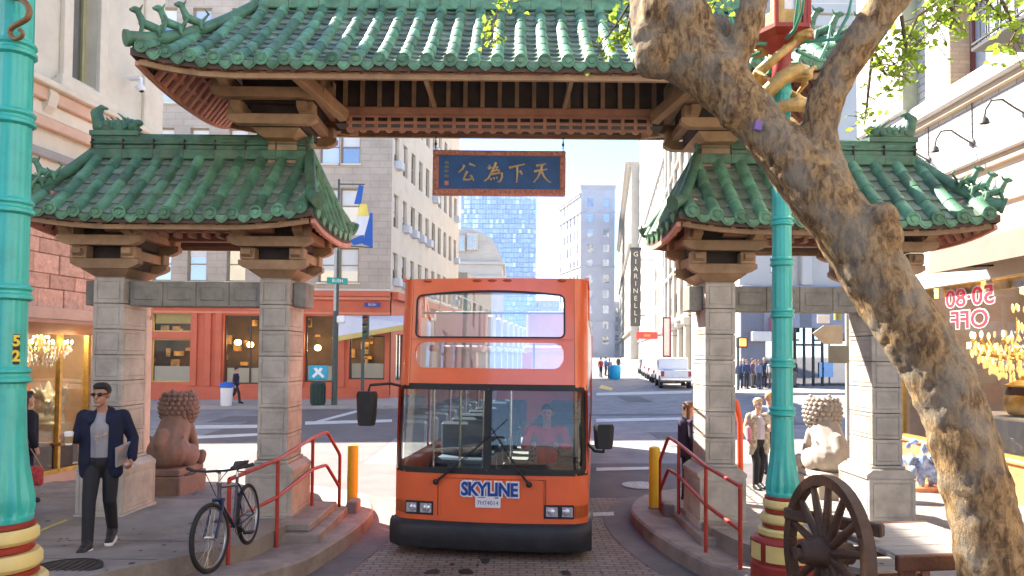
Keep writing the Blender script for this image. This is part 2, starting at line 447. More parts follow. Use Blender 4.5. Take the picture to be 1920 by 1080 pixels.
# far side of the cross street
def gl(y): return -10.78+.13*y                        # building line, left
def gr(y): return 8.28+.13*y                          # building line, right
far_pave = mat('far pavement', (.33, .31, .29), .85, .15, .8, dirt=.3, dcol=(.2, .18, .17))
def slab(name, poly, n=10, up=.13):
    """raised pavement over a quad poly (4 xy points)"""
    b = MB(); A, B, C, D = [Vector((*p, 0)) for p in poly]
    f = lambda u, v: A.lerp(B, u).lerp(D.lerp(C, u), v)
    def P(u, v): q = f(u, v); return (q.x, q.y, zr(q.x, q.y)+up)
    b.sheet(P, frange(0, 1, n), frange(0, 1, n))
    for (e) in ([(i/n, 0) for i in range(n+1)], [(1, i/n) for i in range(n+1)], [(1-i/n, 1) for i in range(n+1)], [(0, 1-i/n) for i in range(n+1)]):
        for (a, c) in zip(e, e[1:]):
            p, q = P(*a), P(*c); b.quad((p[0], p[1], p[2]-up-.05), (q[0], q[1], q[2]-up-.05), q, p)
    return tag(b.build(name, far_pave), kind='structure')
slab('far_pavement', [(-60, 31.5), (gl(31.5)+3.0, 31.5), (gl(37)+3.0, 37), (-60, 37)], 24)
slab('far_pavement', [(gl(37)-2, 37.0), (gl(37)+3.0, 37.0), (gl(260)+3.0, 260), (gl(260)-2, 260)], 40)
slab('far_pavement', [(gr(38)-2.9, 38), (60, 38), (60, 44.5), (gr(44.5)-2.9, 44.5)], 24)
slab('far_pavement', [(gr(44.5)-2.9, 44.5), (gr(44.5)+2, 44.5), (gr(300)+2, 300), (gr(300)-2.9, 300)], 40)

def stripe(pix, lift=.014, m=None, name='road_marking', div=6):
    P = [road_hit(*p) for p in pix]; b = MB()
    def f(u, v):
        q = P[0].lerp(P[1], u).lerp(P[3].lerp(P[2], u), v); return (q.x, q.y, zr(q.x, q.y)+lift)
    b.sheet(f, frange(0, 1, div), frange(0, 1, 2)); tag(b.build(name, m or roadpaint), kind='structure')
stripe([(404, 884), (480, 836), (492, 840), (424, 886)])
stripe([(300, 799), (484, 797), (484, 803), (300, 806)])
stripe([(300, 821), (484, 813), (484, 818), (300, 827)])
stripe([(572, 791), (735, 787), (735, 792), (572, 797)])
stripe([(592, 790), (690, 764), (697, 767), (604, 791)])
stripe([(1118, 737), (1297, 733), (1297, 738), (1118, 742)])
stripe([(1118, 786), (1290, 783), (1290, 788), (1118, 792)])
stripe([(1118, 878), (1232, 876), (1232, 881), (1118, 884)])
stripe([(1112, 963), (1150, 961), (1152, 968), (1112, 970)])
stripe([(1128, 722), (1150, 728), (1146, 733), (1122, 728)], m=mat('yellow road paint', (.6, .45, .12), .7))

q = [Vector((at(x, y, Y).x, Y, 0)) for x, y, Y in ((66, 986, 8.8), (72, 989, 8.75), (128, 968, 9.4), (124, 965, 9.45))]
tag(MB().quad(*[(p.x, p.y, zs(p.x, p.y)+.005) for p in q]).build('pavement_marking', mat('worn yellow line', (.5, .42, .12), .8, .3, 8)), kind='structure')
def manhole(loc, r, label, m=None):
    m = m or iron_dark
    t = thing('manhole_cover', label, 'manhole cover', loc)
    MB().lathe([(r, -.02), (r, .012), (r*.9, .014), (r*.9, .008), (.001, .008)], 28).build('frame', m, t, smooth=30)
    b = MB()
    for i in range(-3, 4):
        w = math.sqrt(max(0, (r*.8)**2-(i*r*.22)**2))
        b.box((i*r*.22, 0, .011), (r*.07, 2*w, .006))
    b.build('grip_rib', m, t)
p = Vector((-3.95, 6.45, 0)); manhole((p.x, p.y, zs(p.x, p.y)+.002), .3, 'round dark iron manhole cover in the pavement beside the turquoise lamp post')
p = road_hit(1205, 911); manhole((p.x, p.y, zr(p.x, p.y)+.008), .4, 'pale round manhole cover in the road beside the yellow bollard', mat('worn pale iron', (.3, .29, .28), .5, .25, 6))

b = MB(); rnd = random.Random(33)                # trodden gum and oil drips
for i in range(150):
    sg = rnd.choice((-1, -1, 1)); x = sg*rnd.uniform(3.2, 7.5); y = rnd.uniform(5.8, 12.2); r = rnd.uniform(.012, .035)
    b.add([(x+r*math.cos(a)*rnd.uniform(.7, 1.2), y+r*math.sin(a), zs(x, y)+.0045) for a in frange(0, 5.5, 7)], [tuple(range(8))])
tag(b.build('gum_spots', mat('gum spot', (.07, .065, .06), .9, .3, 5)), kind='stuff')
b = MB()
for i in range(26):
    x = rnd.uniform(-1.6, 1.6); y = rnd.uniform(6.5, 9.2); r = rnd.uniform(.02, .11)
    b.add([(x+r*math.cos(a)*rnd.uniform(.6, 1.2), y+r*1.6*math.sin(a), zr(x, y)+.0105) for a in frange(0, 5.6, 9)], [tuple(range(10))])
tag(b.build('oil_stains', mat('oil stain', (.045, .04, .038), .5, .3, 9)), kind='stuff')
for (x, y, w, d) in ((-6, 21, 2.6, 1.1), (4.2, 19, 1.5, 3.2), (6.5, 24, 3.4, 1.2), (-11, 26, 1.6, 2.2), (3, 27.5, 4, .7), (8.5, 17.8, 1.3, 1.3), (5.5, 34, 1.2, 4)):
    tag(MB().sheet(lambda u, v: (x+w*u, y+d*v, zr(x+w*u, y+d*v)+.009), frange(0, 1, 5), frange(0, 1, 5)).build('road_patch', mat('tar patch', (.13, .125, .13), .9, .25, 5, .3, 80)), kind='structure')
# step slabs beside the gate bases
def steps(sg, label):
    t = thing('stone_steps', label, 'steps', (0, 9.95, 0))
    def st(x0, x1, y0, y1, z0, z1):
        MB().b2(sg*x0, sg*x1, y0, y1, z0, z1, 0, .015).build('step', kerbstone, t)
    st(2.42, 3.0, -.78, .85, -.22, -.09); st(2.56, 3.0, -.66, .75, -.088, .015)
    st(2.3, 2.46, .9, 1.2, -.22, -.02)
steps(-1, 'low worn stone steps between the bicycle railing and the left gate base')
steps(1, 'low stone steps with sharp risers at the foot of the right inner gate pillar')
# ------------------------------------------------------------------ the gate
def tilemat(name, col, ovar=.25, dirt=.3):
    m = mat(name, col, .5, .45, 5, .35, 50, spec=.35, ovar=ovar, dirt=dirt, dcol=(.19, .20, .12), dscale=3.6)
    return m
t_roll = tilemat('green glazed roll tile', (.098, .235, .14), .38, .55)
t_pan = tilemat('green grey pan tile', (.18, .22, .16), .4, .6)
t_ridge = tilemat('green glazed ridge', (.088, .21, .13), .3, .55)
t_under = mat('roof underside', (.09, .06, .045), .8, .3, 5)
timber = mat('painted timber tan', (.34, .215, .12), .65, .25, 4, .2, 40, ovar=.16, dirt=.45, dcol=(.09, .055, .03), dscale=2.2)
timber_red = mat('painted timber red', (.38, .18, .115), .6, .2, 5, .1, 40, ovar=.15, dirt=.3, dcol=(.16, .07, .04))
timber_bounce = mat('bounce lit red timber', (.62, .29, .21), .7, .2, 5, .1, 40, ovar=.12, dirt=.3, dcol=(.3, .14, .1))  # bounce light under the roof ends put into a paler red
timber_dark = mat('dark frieze panel', (.05, .036, .03), .8, .3, 6)
stone = mat('grey cast stone', (.44, .40, .34), .85, .22, 3, .25, 90, ovar=.09, dirt=.4, dcol=(.15, .145, .12), dscale=2.5)
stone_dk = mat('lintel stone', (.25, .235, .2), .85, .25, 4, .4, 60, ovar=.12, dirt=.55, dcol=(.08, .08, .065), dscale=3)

GX, GY = -.2, 10.1
gate = thing('street_gate', 'green tiled stone street gate with three roofs spanning the road behind the orange bus', 'gate', (GX, GY, 0))

def panel_block(w, d, h):
    """dressed stone block with an incised frame line on every side face"""
    b = MB(); g = .010; e = .045
    b.box((0, 0, 0), (w-2*g, d-2*g, h), 0, .004)
    for ax, L in ((0, w), (1, d)):
        D = d if ax == 0 else w
        for sgn in (-1, 1):
            def bx(u0, u1, z0, z1):
                if ax == 0: b.b2(u0, u1, sgn*(D/2-.014), sgn*D/2, z0, z1, 0, .003)
                else: b.b2(sgn*(D/2-.014), sgn*D/2, u0, u1, z0, z1, 0, .003)
            H = h/2-.004; U = L/2-.003
            bx(-U, -U+e, -H, H); bx(U-e, U, -H, H); bx(-U+e+.001, U-e-.001, -H, -H+e); bx(-U+e+.001, U-e-.001, H-e, H)
            bx(-U+e+g, U-e-g, -H+e+g, H-e-g)
    return b
PW, PD = .41, .66
blk = panel_block(PW, PD, .344).mesh('stone_block', stone)
def pillar(x):
    p = pivot('pillar', gate, (x, 0, 0))
    b = panel_block(.62, .9, .56); o = b.build('base_block', stone, p, loc=(0, 0, .3))
    MB().b2(-.33, .33, -.47, .47, -.1, .02, 0, .012).build('plinth', stone, p)
    m = MB(); m.prism([(-.33, .58), (.33, .58), (.33, .63), (.24, .70), (-.24, .70), (-.33, .63)], -.42, .42, 'y')
    m.b2(-.23, .23, -.36, .36, .70, .745, 0, .012)
    m.build('base_moulding', stone, p)
    MB().b2(-PW/2+.02, PW/2-.02, -PD/2+.02, PD/2-.02, .5, 3.19).build('core', timber_dark, p)
    z = .748
    while z < 3.1:
        inst('stone_block', blk, p, (0, 0, z+.1755)); z += .3505
    MB().b2(-.2, .2, -.32, .32, z, 3.212, 0, .006).build('capital_block', stone, p)
for x in (-5.29, -3.03, 3.03, 5.29): pillar(x)

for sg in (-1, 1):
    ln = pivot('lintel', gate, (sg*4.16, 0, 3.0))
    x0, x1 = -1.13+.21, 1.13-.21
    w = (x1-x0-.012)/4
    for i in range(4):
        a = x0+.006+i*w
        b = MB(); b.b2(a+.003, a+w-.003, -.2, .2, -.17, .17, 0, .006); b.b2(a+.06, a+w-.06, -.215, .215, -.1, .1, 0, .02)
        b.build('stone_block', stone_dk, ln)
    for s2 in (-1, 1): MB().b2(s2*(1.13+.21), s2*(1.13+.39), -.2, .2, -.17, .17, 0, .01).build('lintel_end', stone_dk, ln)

# ---- bracket clusters
def arm(b, c, L, ax, h=.13, w=.13):
    """boat ended arm"""
    k = min(.14, L*.2)
    poly = [(-L/2, h*.5), (-L/2, 0), (-L/2+k*.5, -h*.32), (-L/2+k, -h*.5), (L/2-k, -h*.5), (L/2-k*.5, -h*.32), (L/2, 0), (L/2, h*.5)]
    if ax == 'x': b.prism([(p[0]+c[0], p[1]+c[2]) for p in poly], c[1]-w/2, c[1]+w/2, 'y')
    else: b.prism([(p[0]+c[1], p[1]+c[2]) for p in poly], c[0]-w/2, c[0]+w/2, 'x')
def cluster(x, z0, tiers, y=0):
    p = pivot('bracket_cluster', gate, (x, y, z0))
    z = 0
    for i, (lx, ly, hb) in enumerate(tiers):
        b = MB()
        if i == 0:
            b.add([(-.2, -.31, 0), (.2, -.31, 0), (.2, .31, 0), (-.2, .31, 0), (-.33, -.44, .1), (.33, -.44, .1), (.33, .44, .1), (-.33, .44, .1)], [(0, 3, 2, 1), (4, 5, 6, 7), (0, 1, 5, 4), (1, 2, 6, 5), (2, 3, 7, 6), (3, 0, 4, 7)])
            b.build('cap', timber, p); z = .102
        hy = ly*.36; hx = lx*.36
        for s in (-1, 1):
            b = MB(); arm(b, (0, s*hy, z+.065), lx, 'x'); b.build('arm', timber, p)
            b = MB(); arm(b, (s*hx, 0, z+.195-.0), ly, 'y', .12, .12); b.build('arm', timber, p)
        b = MB(); b.b2(-hx*.8, hx*.8, -hy*.7, hy*.7, z+.02, z+hb+.24); b.build('core', timber_dark, p)
        for sx in (-1, 1):
            for sy in (-1, 1):
                q = MB(); X, Y = sx*(lx/2-.13), sy*(hy+.0)
                q.b2(X-.1, X+.1, Y-.09, Y+.09, z+.132, z+.132+hb, 0, .012); q.build('bearing_block', timber, p)
        z += .135+hb
    return p

# ---- roofs
count = {'roll': 0, 'pan': 0}
def roll_mesh(L, r):
    b = MB(); n = 9; vs = []; fs = []
    for (t, rr) in ((0, r), (.04, r*1.02), (.9, r*.93), (1.02, r*.9)):
        for j in range(n):
            a = math.pi*j/(n-1)-.0
            vs.append((rr*math.cos(a), L*t, rr*math.sin(a)*1.05-.01))
    for i in range(3):
        for j in range(n-1): fs.append((i*n+j, (i+1)*n+j, (i+1)*n+j+1, i*n+j+1))
    fs.append(tuple(range(n)))
    return b.add(vs, fs).mesh('roll_tile', t_roll, 50)
def pan_mesh(w, L):
    b = MB(); n = 5; vs = []; fs = []
    for (t, dz) in ((0, .03), (1.05, .004)):
        for k, th in ((0, 0), (1, -.022)):
            for j in range(n):
                u = j/(n-1)*2-1; vs.append((u*w/2, L*t, dz+th+.028*u*u-.02))
    # rows: 0 front top,1 front under,2 back top,3 back under
    for j in range(n-1):
        fs.append((j, j+1, 2*n+j+1, 2*n+j)); fs.append((n+j, n+j+1, j+1, j))
    return b.add(vs, fs).mesh('pan_tile', t_pan, 40)
def disc_mesh(r):
    b = MB(); b.lathe([(r, 0), (r*1.06, .02), (r*1.02, .03), (r*.85, .032), (r*.82, .022), (r*.45, .022), (r*.4, .035), (.001, .037)], 14, M=Matrix.Rotation(math.pi/2, 4, 'X'))
    return b.mesh('eave_disc', t_roll, 35)
def drip_mesh(w):
    b = MB(); pts = [(-w/2, .02), (-w*.42, -.04), (-w*.25, -.085), (0, -.11), (w*.25, -.085), (w*.42, -.04), (w/2, .02), (w*.25, -.005), (0, -.012), (-w*.25, -.005)]
    b.prism(pts, -.012, .012, 'y'); b.prism([(q[0]*.6, q[1]*.6-.022) for q in pts], -.02, -.011, 'y')
    return b.mesh('drip_tile', t_roll)

def figure_mesh(kind):
    b = MB()
    if kind == 'beast':
        b.cap((-.10, 0, .09), (.07, 0, .12), .055, .06); b.cap((.07, 0, .12), (.13, 0, .24), .05, .04)
        b.ell((.155, 0, .27), (.06, .042, .045)); b.ell((.2, 0, .26), (.035, .03, .025)); b.cap((.11, .03, .29), (.09, .035, .34), .014, .006); b.cap((.11, -.03, .29), (.09, -.035, .34), .014, .006)
        for s in (-1, 1):
            b.cap((.08, s*.04, .1), (.1, s*.045, 0), .026, .02); b.cap((-.09, s*.04, .09), (-.11, s*.045, 0), .034, .02)
        b.cap((-.13, 0, .13), (-.2, 0, .24), .022, .012); b.cap((-.2, 0, .24), (-.16, 0, .29), .016, .01)
    else:                                            # dragon-fish finial with an up-curled tail
        b.cap((-.26, 0, .1), (.1, 0, .1), .1, .11); b.ell((.2, 0, .13), (.13, .1, .1)); b.ell((.31, 0, .17), (.07, .07, .05)); b.ell((.3, 0, .07), (.07, .06, .03))
        b.cap((-.26, 0, .12), (-.31, 0, .3), .1, .085); b.cap((-.31, 0, .3), (-.24, 0, .4), .085, .04); b.cap((-.24, 0, .4), (-.16, 0, .38), .035, .02)
        for k in range(6):
            x = -.2+k*.08; b.cap((x, 0, .18), (x-.05, 0, .25), .03, .008)
        for s in (-1, 1):
            b.cap((.16, s*.07, .2), (.06, s*.1, .28), .02, .008); b.ell((.24, s*.09, .17), .022)
            for k in range(5): b.ell((-.2+.09*k, s*.1, .1+.03*(k % 2)), (.05, .02, .05))
        b.b2(-.36, .36, -.1, .1, -.04, .03)
    return b.mesh('ridge_beast' if kind == 'beast' else 'ridge_finial', t_ridge, 60)
BEAST = figure_mesh('beast'); FINIAL = figure_mesh('fin')

def roof(name, cx, we, wr, D, ze, zt, n, seg, pseg, up=.16, conc=.28, kb=1., dzb=0.):
    rf = pivot(name, gate, (cx, 0, 0))
    def lim(t): return we-(we-wr)*t
    def z_of(x, t):                                  # t 0 eave .. 1 ridge
        u = cl((abs(x)-(we-1.15))/1.15)
        return ze+(zt-ze)*((1-conc)*t+conc*t*t)+up*u*u*(1-t)**2
    def y_of(x, t):
        u = cl((abs(x)-(we-1.15))/1.15)
        return -D*(1-t)-.05*u*u*(1-t)
    def P(x, t): return Vector((x, y_of(x, t), z_of(x, t)))
    # deck, both slopes and both hip ends
    b = MB(); T = frange(0, 1, 8); U = frange(-1, 1, 24)
    for s in (1, -1):
        b.sheet(lambda u, t: (lambda q: (q.x, q.y if s > 0 else -kb*q.y, q.z-.035+(dzb*(1-t) if s < 0 else 0)))(P(u*lim(t), t)), U, T)
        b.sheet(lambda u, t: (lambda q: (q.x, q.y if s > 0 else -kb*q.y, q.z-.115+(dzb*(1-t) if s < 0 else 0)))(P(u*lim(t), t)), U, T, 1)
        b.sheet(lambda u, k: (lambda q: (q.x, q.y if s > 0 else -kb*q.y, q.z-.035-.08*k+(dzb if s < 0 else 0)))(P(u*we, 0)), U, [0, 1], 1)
    def E(sx, v, t):                                 # hip end: v -1..1 along the end
        e = P(lim(t), t); yv = v*abs(y_of(lim(t), t))*(kb if v > 0 else 1); zz = z_of(we*(.35+.65*abs(v)) if t < 1 else we, t)
        return Vector((sx*lim(t), yv, lerp(ze, zt, (1-conc)*t+conc*t*t)+up*(abs(v)**2.5)*(1-t)**2+dzb*(1-t)*(v+1)/2))
    for sx in (-1, 1):
        b.sheet(lambda v, t: E(sx, v, t)-Vector((0, 0, .035)), frange(-1, 1, 14), T)
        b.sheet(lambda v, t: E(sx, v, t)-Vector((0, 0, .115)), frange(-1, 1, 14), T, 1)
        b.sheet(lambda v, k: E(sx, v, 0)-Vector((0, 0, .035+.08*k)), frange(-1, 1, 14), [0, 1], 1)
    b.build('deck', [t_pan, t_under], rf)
    sp = 2*we/n; rr = sp*.285
    SL = math.hypot(D, zt-ze); L = SL/seg; pl = SL/pseg
    RM = roll_mesh(L, rr); PM = pan_mesh(sp*.78, pl); DM = disc_mesh(rr); DR = drip_mesh(sp*.72)
    def frame(x, t, dt):
        a = P(x, t); c = P(x, min(1, t+dt)); d = (c-a).normalized(); X = Vector((1, 0, 0)); N = X.cross(d).normalized()
        return Matrix((X, d, N)).transposed().to_4x4(), a
    extra = MB(); extrap = MB()
    def put(nm, me, M, key):
        j = Matrix.Rotation(random.uniform(-.015, .015), 4, 'Z')
        if count.get(key, 0) < 300:
            count[key] = count.get(key, 0)+1; inst(nm, me, rf, M=M @ j)
        else:
            (extra if key == 'roll' else extrap).add([v.co for v in me.vertices], [tuple(q.vertices) for q in me.polygons], 0, M)
    for i in range(n):
        x = -we+sp*(i+.5)
        tm = 1 if abs(x) <= wr else (we-abs(x))/(we-wr)
        for k in range(seg):
            t = k/seg
            if t+.3/seg > tm: break
            F, a = frame(x, t, 1/seg); N = F.to_3x3() @ Vector((0, 0, 1))
            put('roll_tile', RM, Matrix.Translation(a+N*.012) @ F, 'roll')
        F, a = frame(x, 0, 1/seg)
        inst('eave_disc', DM, rf, M=Matrix.Translation(a+Vector((0, -.012, .012))))
    for i in range(n-1):
        x = -we+sp*(i+1)
        tm = 1 if abs(x) <= wr else (we-abs(x))/(we-wr)
        for k in range(pseg):
            t = k/pseg
            if t+.6/pseg > tm: break
            F, a = frame(x, t, 1/pseg); put('pan_tile', PM, Matrix.Translation(a) @ F, 'pan')
        a = P(x, 0)
        inst('drip_tile', DR, rf, M=Matrix.Translation(a+Vector((0, -.02, -.005))))
    if extra.v: tag(extra.build('roll_tiles', t_roll, rf, 50), kind='stuff')
    if extrap.v: tag(extrap.build('pan_tiles', t_pan, rf, 40), kind='stuff')
    # hip ends and the far slope: rolls and courses joined
    e = MB(); me_n = max(5, int(2*D/sp))
    for sx in (-1, 1):
        for i in range(me_n):
            v = -1+2*(i+.5)/me_n; kk = kb if v > 0 else 1
            pts = []
            for k in range(9):
                t = k/8
                yv = v*D*kk
                if abs(yv) > D*kk*(1-t)+.02: break
                vv = yv/max(.02, D*kk*(1-t)) if t < 1 else 0
                q = E(sx, cl(vv, -1, 1), t); q.y = yv; pts.append(q+Vector((sx*.01, 0, .01)))
            if len(pts) > 1: e.tube(pts, rr*.95, 8)
            if pts: e.cyl(pts[0]+Vector((sx*.0, 0, 0)), pts[0]+Vector((sx*.03, 0, -.005)), rr*1.05, None, 10)
    for i in range(n):
        x = -we+sp*(i+.5); pts = []
        for k in range(9):
            t = k/8
            if abs(x) > lim(t)+.02: break
            q = P(x, t); pts.append(Vector((q.x, -kb*q.y, q.z+.01+dzb*(1-t))))
        if len(pts) > 1: e.tube(pts, rr, 6)
    tag(e.build('side_roll_tiles', t_roll, rf, 50), kind='stuff')
    # ridge and hips
    rb = MB()
    for (hw, z0, z1) in ((.14, -.08, .06), (.1, .06, .13), (.125, .13, .165), (.085, .165, .23)): rb.b2(-wr-.04, wr+.04, -hw, hw, zt+z0, zt+z1, 0, .012)
    rb.cyl((-wr-.05, 0, zt+.24), (wr+.05, 0, zt+.24), .065, None, 12)
    rb.build('ridge', t_ridge, rf, 40)
    k = max(4, int(2*wr/.42)); jm = MB().b2(-.005, .005, -.142, .142, -.06, .2).mesh('ridge_joint', t_under)
    for i in range(k+1): inst('ridge_joint', jm, rf, (-wr+2*wr*i/k, 0, zt))
    for sx in (-1, 1):
        for sy in (-1, 1):
            pts = [(lambda q: Vector((sx*abs(q.x), q.y if sy < 0 else -kb*q.y, q.z+.07+(dzb*(1-t) if sy > 0 else 0))))(P(lim(t), t)) for t in frange(0, 1, 10)]
            pts[0] = pts[0]+Vector((sx*.05, -sy*-.05*-1, .03))
            h = MB(); h.tube(pts, [.085]*3+[.075]*(len(pts)-3), 10)
            h.cyl(pts[0], pts[0]+(pts[0]-pts[1]).normalized()*.04, .1, .1, 12)
            h.build('hip_ridge', t_ridge, rf, 40)
    # rafters below the eaves
    rm = MB().b2(-.035, .035, 0, D*.75, -.06, 0).mesh('rafter', timber)
    k = int(2*we/.27)
    for i in range(k):
        x = -we+.13+i*(2*we-.26)/(k-1); F, a = frame(x, .02, .25)
        inst('rafter', rm, rf, M=Matrix.Translation(a+Vector((0, .03, -.13))) @ F)
    rs = MB().b2(-.035, .035, 0, .48, -.06, 0).mesh('rafter', timber_bounce)
    k2 = int(2*D/.22)
    for sx in (-1, 1):
        for i in range(k2):
            v = (-1+2*(i+.5)/k2)*.76; a = E(sx, v, 0); c = E(sx, v*.8, .3); c.y = a.y; d = (c-a).normalized(); Y = Vector((0, 1, 0)); N = d.cross(-Y) if sx > 0 else d.cross(Y)
            X = d.cross(N); M = Matrix((X, d, N)).transposed().to_4x4()
            inst('rafter', rs, rf, M=Matrix.Translation(a+Vector((-sx*.03, 0, -.125))) @ M)
    for sy in (-1, 1):
        eb = MB()
        for a, c in zip(U, U[1:]):
            p, q = P(a*(we-.06), 0), P(c*(we-.06), 0); eb.bar(*[(w.x, w.y+.1 if sy < 0 else -kb*w.y-.1, w.z-.15+(dzb if sy > 0 else 0)) for w in (p, q)], .05, .06)
        eb.build('eave_board', timber, rf)
    for sx in (-1, 1):
        vv = frange(-.95, .95, 12)
        for (t, dz) in ((.02, -.17), (.17, -.185), (.33, -.2)):
            eb = MB()
            for a, c in zip(vv, vv[1:]):
                p, q = E(sx, a, t), E(sx, c, t); eb.bar(p+Vector((0, 0, dz)), q+Vector((0, 0, dz)), .05, .06)
            eb.build('end_board', timber_bounce, rf)
    return rf, P, lim

MAIN, MP, ML = roof('main_roof', 0, 4.3, 3.4, 1.72, 5.64, 7.12, 31, 7, 11, up=.15, conc=.2, kb=.7, dzb=.13)
SIDE = []
for sg in (-1, 1):
    r_, P_, L_ = roof('side_roof', -4.19 if sg < 0 else 4.31, 1.86 if sg < 0 else 2.02, 1.5, 1.05, 3.94, 4.97, 13, 4, 6, up=.10, conc=.08)
    SIDE.append((r_, P_, L_))
# guardian figures on ridges and hips
def fig(rf, me, loc, rz, s=1.):
    inst('ridge_beast' if me is BEAST else 'ridge_finial', me, rf, M=Matrix.Translation(Vector(loc)) @ Matrix.Rotation(rz, 4, 'Z') @ Matrix.Scale(s, 4))
for (rf, P_, L_), sg in zip(SIDE, (-1, 1)):
    fig(rf, FINIAL, (sg*1.22, 0, 5.27), 0 if sg < 0 else math.pi, .95)
    for k, t in enumerate((.34, .2, .06)):
        q = P_(sg*L_(t), t); fig(rf, BEAST, (q.x, q.y, q.z+.14), math.pi+.5 if sg < 0 else -.5, .85)
for sg in (-1, 1):
    for k, t in enumerate((.42, .27, .12)):
        q = MP(sg*ML(t), t); fig(MAIN, BEAST, (q.x, q.y, q.z+.13), math.pi+.6 if sg < 0 else -.6, .95)

for x in (-5.29, -3.03, 3.03, 5.29):
    cluster(x, 3.215, [(.92, 1.1, .16), (1.12, 1.5, .19), (1.2, 1.35, .2)])
for sg in (-1, 1):
    cluster(sg*3.03, 5.15, [(1.2, 1.5, .16), (1.5, 2.0, .17), (1.6, 1.8, .16)])
    MB().b2(sg*3.03-.2, sg*3.03+.2, -.12, .12, 4.6, 5.2).build('core_post', timber, gate)
# inclined stays from the inner bracket clusters to the frieze, front and back
for sg in (-1, 1):
    for sy in (-1, 1):
        b = MB(); b.bar((sg*2.55, sy*1.12, 5.72), (sg*2.12, sy*.3, 5.45), .13, .16, 0, .01); b.build('stay', timber, gate)

# centre span: purlins, frieze, fretwork
b = MB(); b.b2(-2.3, 2.3, -.1, .15, 5.42, 6.4); b.build('frieze_panel', timber_dark, gate)
bm = MB().b2(-.028, .028, -.05, 0, -.36, .36).mesh('frieze_batten', timber)
for i in range(19): inst('frieze_batten', bm, gate, (-2.16+i*.24, -.102, 6.0))
MB().b2(-2.3, 2.3, -.21, .21, 5.515, 5.63, 0, .015).build('purlin', timber_red, gate)
for sy in (-1, 1): MB().b2(-4.0, 4.0, sy*1.14-.05, sy*1.14+.05, 5.71, 5.81, 0, .012).build('eave_purlin', timber_red, gate)
for x in (-.94, .94):
    for sy in (-1, 1):
        b = MB(); b.bar((x, sy*1.12, 5.73), (x*.95, sy*.25, 5.62), .05, .06); b.build('strut', timber, gate)
fr = pivot('fretwork', gate, (0, 0, 0))
for sy in (-1,):
    for z in (5.495, 5.405, 5.315): MB().b2(-2.12, 2.12, sy*.2-.02, sy*.2+.02, z-.014, z+.014).build('rail', timber_red, fr)
    vm_ = MB().b2(-.022, .022, -.018, .018, -.09, .09).mesh('slat', timber_red)
    tm_ = MB().prism([(-.05, .012), (-.04, -.015), (0, -.032), (.04, -.015), (.05, .012)], -.015, .015, 'y').mesh('scallop', timber_red)
    for i in range(24):
        x = -2.07+i*.18
        inst('slat', vm_, fr, (x, sy*.2, 5.405))
        if sy < 0 or i % 1 == 0: inst('scallop', tm_, fr, (x, sy*.2, 5.29))
# beams joining the side bracket clusters
for sg in (-1, 1):
    for (y, z) in ((-.42, 3.86), (.42, 3.86), (-.42, 4.12), (.42, 4.12)):
        MB().b2(sg*3.03, sg*5.29, y-.05, y+.05, z-.05, z+.05, 0, .01).build('tie_beam', timber_red, gate)
    for i in range(5):
        x = sg*(3.75+i*.19); MB().b2(x-.03, x+.03, -.5, -.34, 3.74, 3.81).build('beam_tooth', timber_red, gate)

# ---- hanging signboard
gilt = mat('gilded relief', (.5, .36, .17), .5, .2, 10, metal=.35)
carved = mat('carved red frame', (.42, .17, .11), .6, .35, 22, .6, 45)
blue_panel = mat('blue sign field', (.022, .075, .20), .5, .2, 5)
SGX, SGZ = .0, 4.757
sign = thing('hanging_signboard', 'blue signboard with four gilded characters hanging under the middle roof', 'signboard', (GX+SGX, GY, SGZ))
sw, sh = 1.87, .63
MB().b2(-sw/2+.06, sw/2-.06, -.035, .035, -sh/2+.05, sh/2-.05).build('panel', blue_panel, sign)
for (x0, x1, z0, z1) in ((-sw/2, sw/2, sh/2-.075, sh/2), (-sw/2, sw/2, -sh/2, -sh/2+.085), (-sw/2, -sw/2+.085, -sh/2+.087, sh/2-.077), (sw/2-.085, sw/2, -sh/2+.087, sh/2-.077)):
    b = MB(); b.b2(x0, x1, -.06, .06, z0, z1, 0, .012)
    L = max(x1-x0, z1-z0); k = int(L/.07)
    for i in range(k):
        t = (i+.5)/k
        c = (lerp(x0, x1, t), -.062, (z0+z1)/2) if x1-x0 > z1-z0 else ((x0+x1)/2, -.062, lerp(z0, z1, t))
        b.ell(c, (.028, .012, .022), 8, 6)
    b.build('frame', carved, sign, 40)
STROKES = {   # brush strokes on a unit square, thick to thin
 'tian': [[(.2,.86),(.5,.9),(.72,.97)], [(.1,.58),(.45,.64),(.8,.7)], [(.5,.9),(.44,.62),(.3,.3),(.08,.05)], [(.47,.6),(.6,.35),(.78,.14),(.98,.04)]],
 'xia': [[(.05,.74),(.4,.82),(.95,.93)], [(.5,.82),(.52,.5),(.48,.02)], [(.66,.6),(.74,.5),(.8,.42)]],
 'wei': [[(.25,.86),(.34,.78)], [(.62,1.),(.45,.6),(.22,.22),(.02,.08)], [(.2,.7),(.45,.74),(.72,.8)], [(.7,.8),(.62,.62)], [(.36,.56),(.58,.6),(.8,.64)], [(.8,.64),(.72,.48)], [(.3,.42),(.62,.46),(.92,.5)], [(.92,.5),(.95,.3),(.84,.08),(.7,.06)], [(.34,.22),(.4,.12)], [(.5,.26),(.55,.16)], [(.65,.28),(.7,.2)]],
 'gong': [[(.34,.86),(.26,.68),(.04,.5)], [(.6,.92),(.74,.88),(.92,.82)], [(.5,.56),(.38,.34),(.3,.16)], [(.3,.16),(.52,.14),(.76,.2)], [(.68,.36),(.78,.22),(.84,.1)]]}
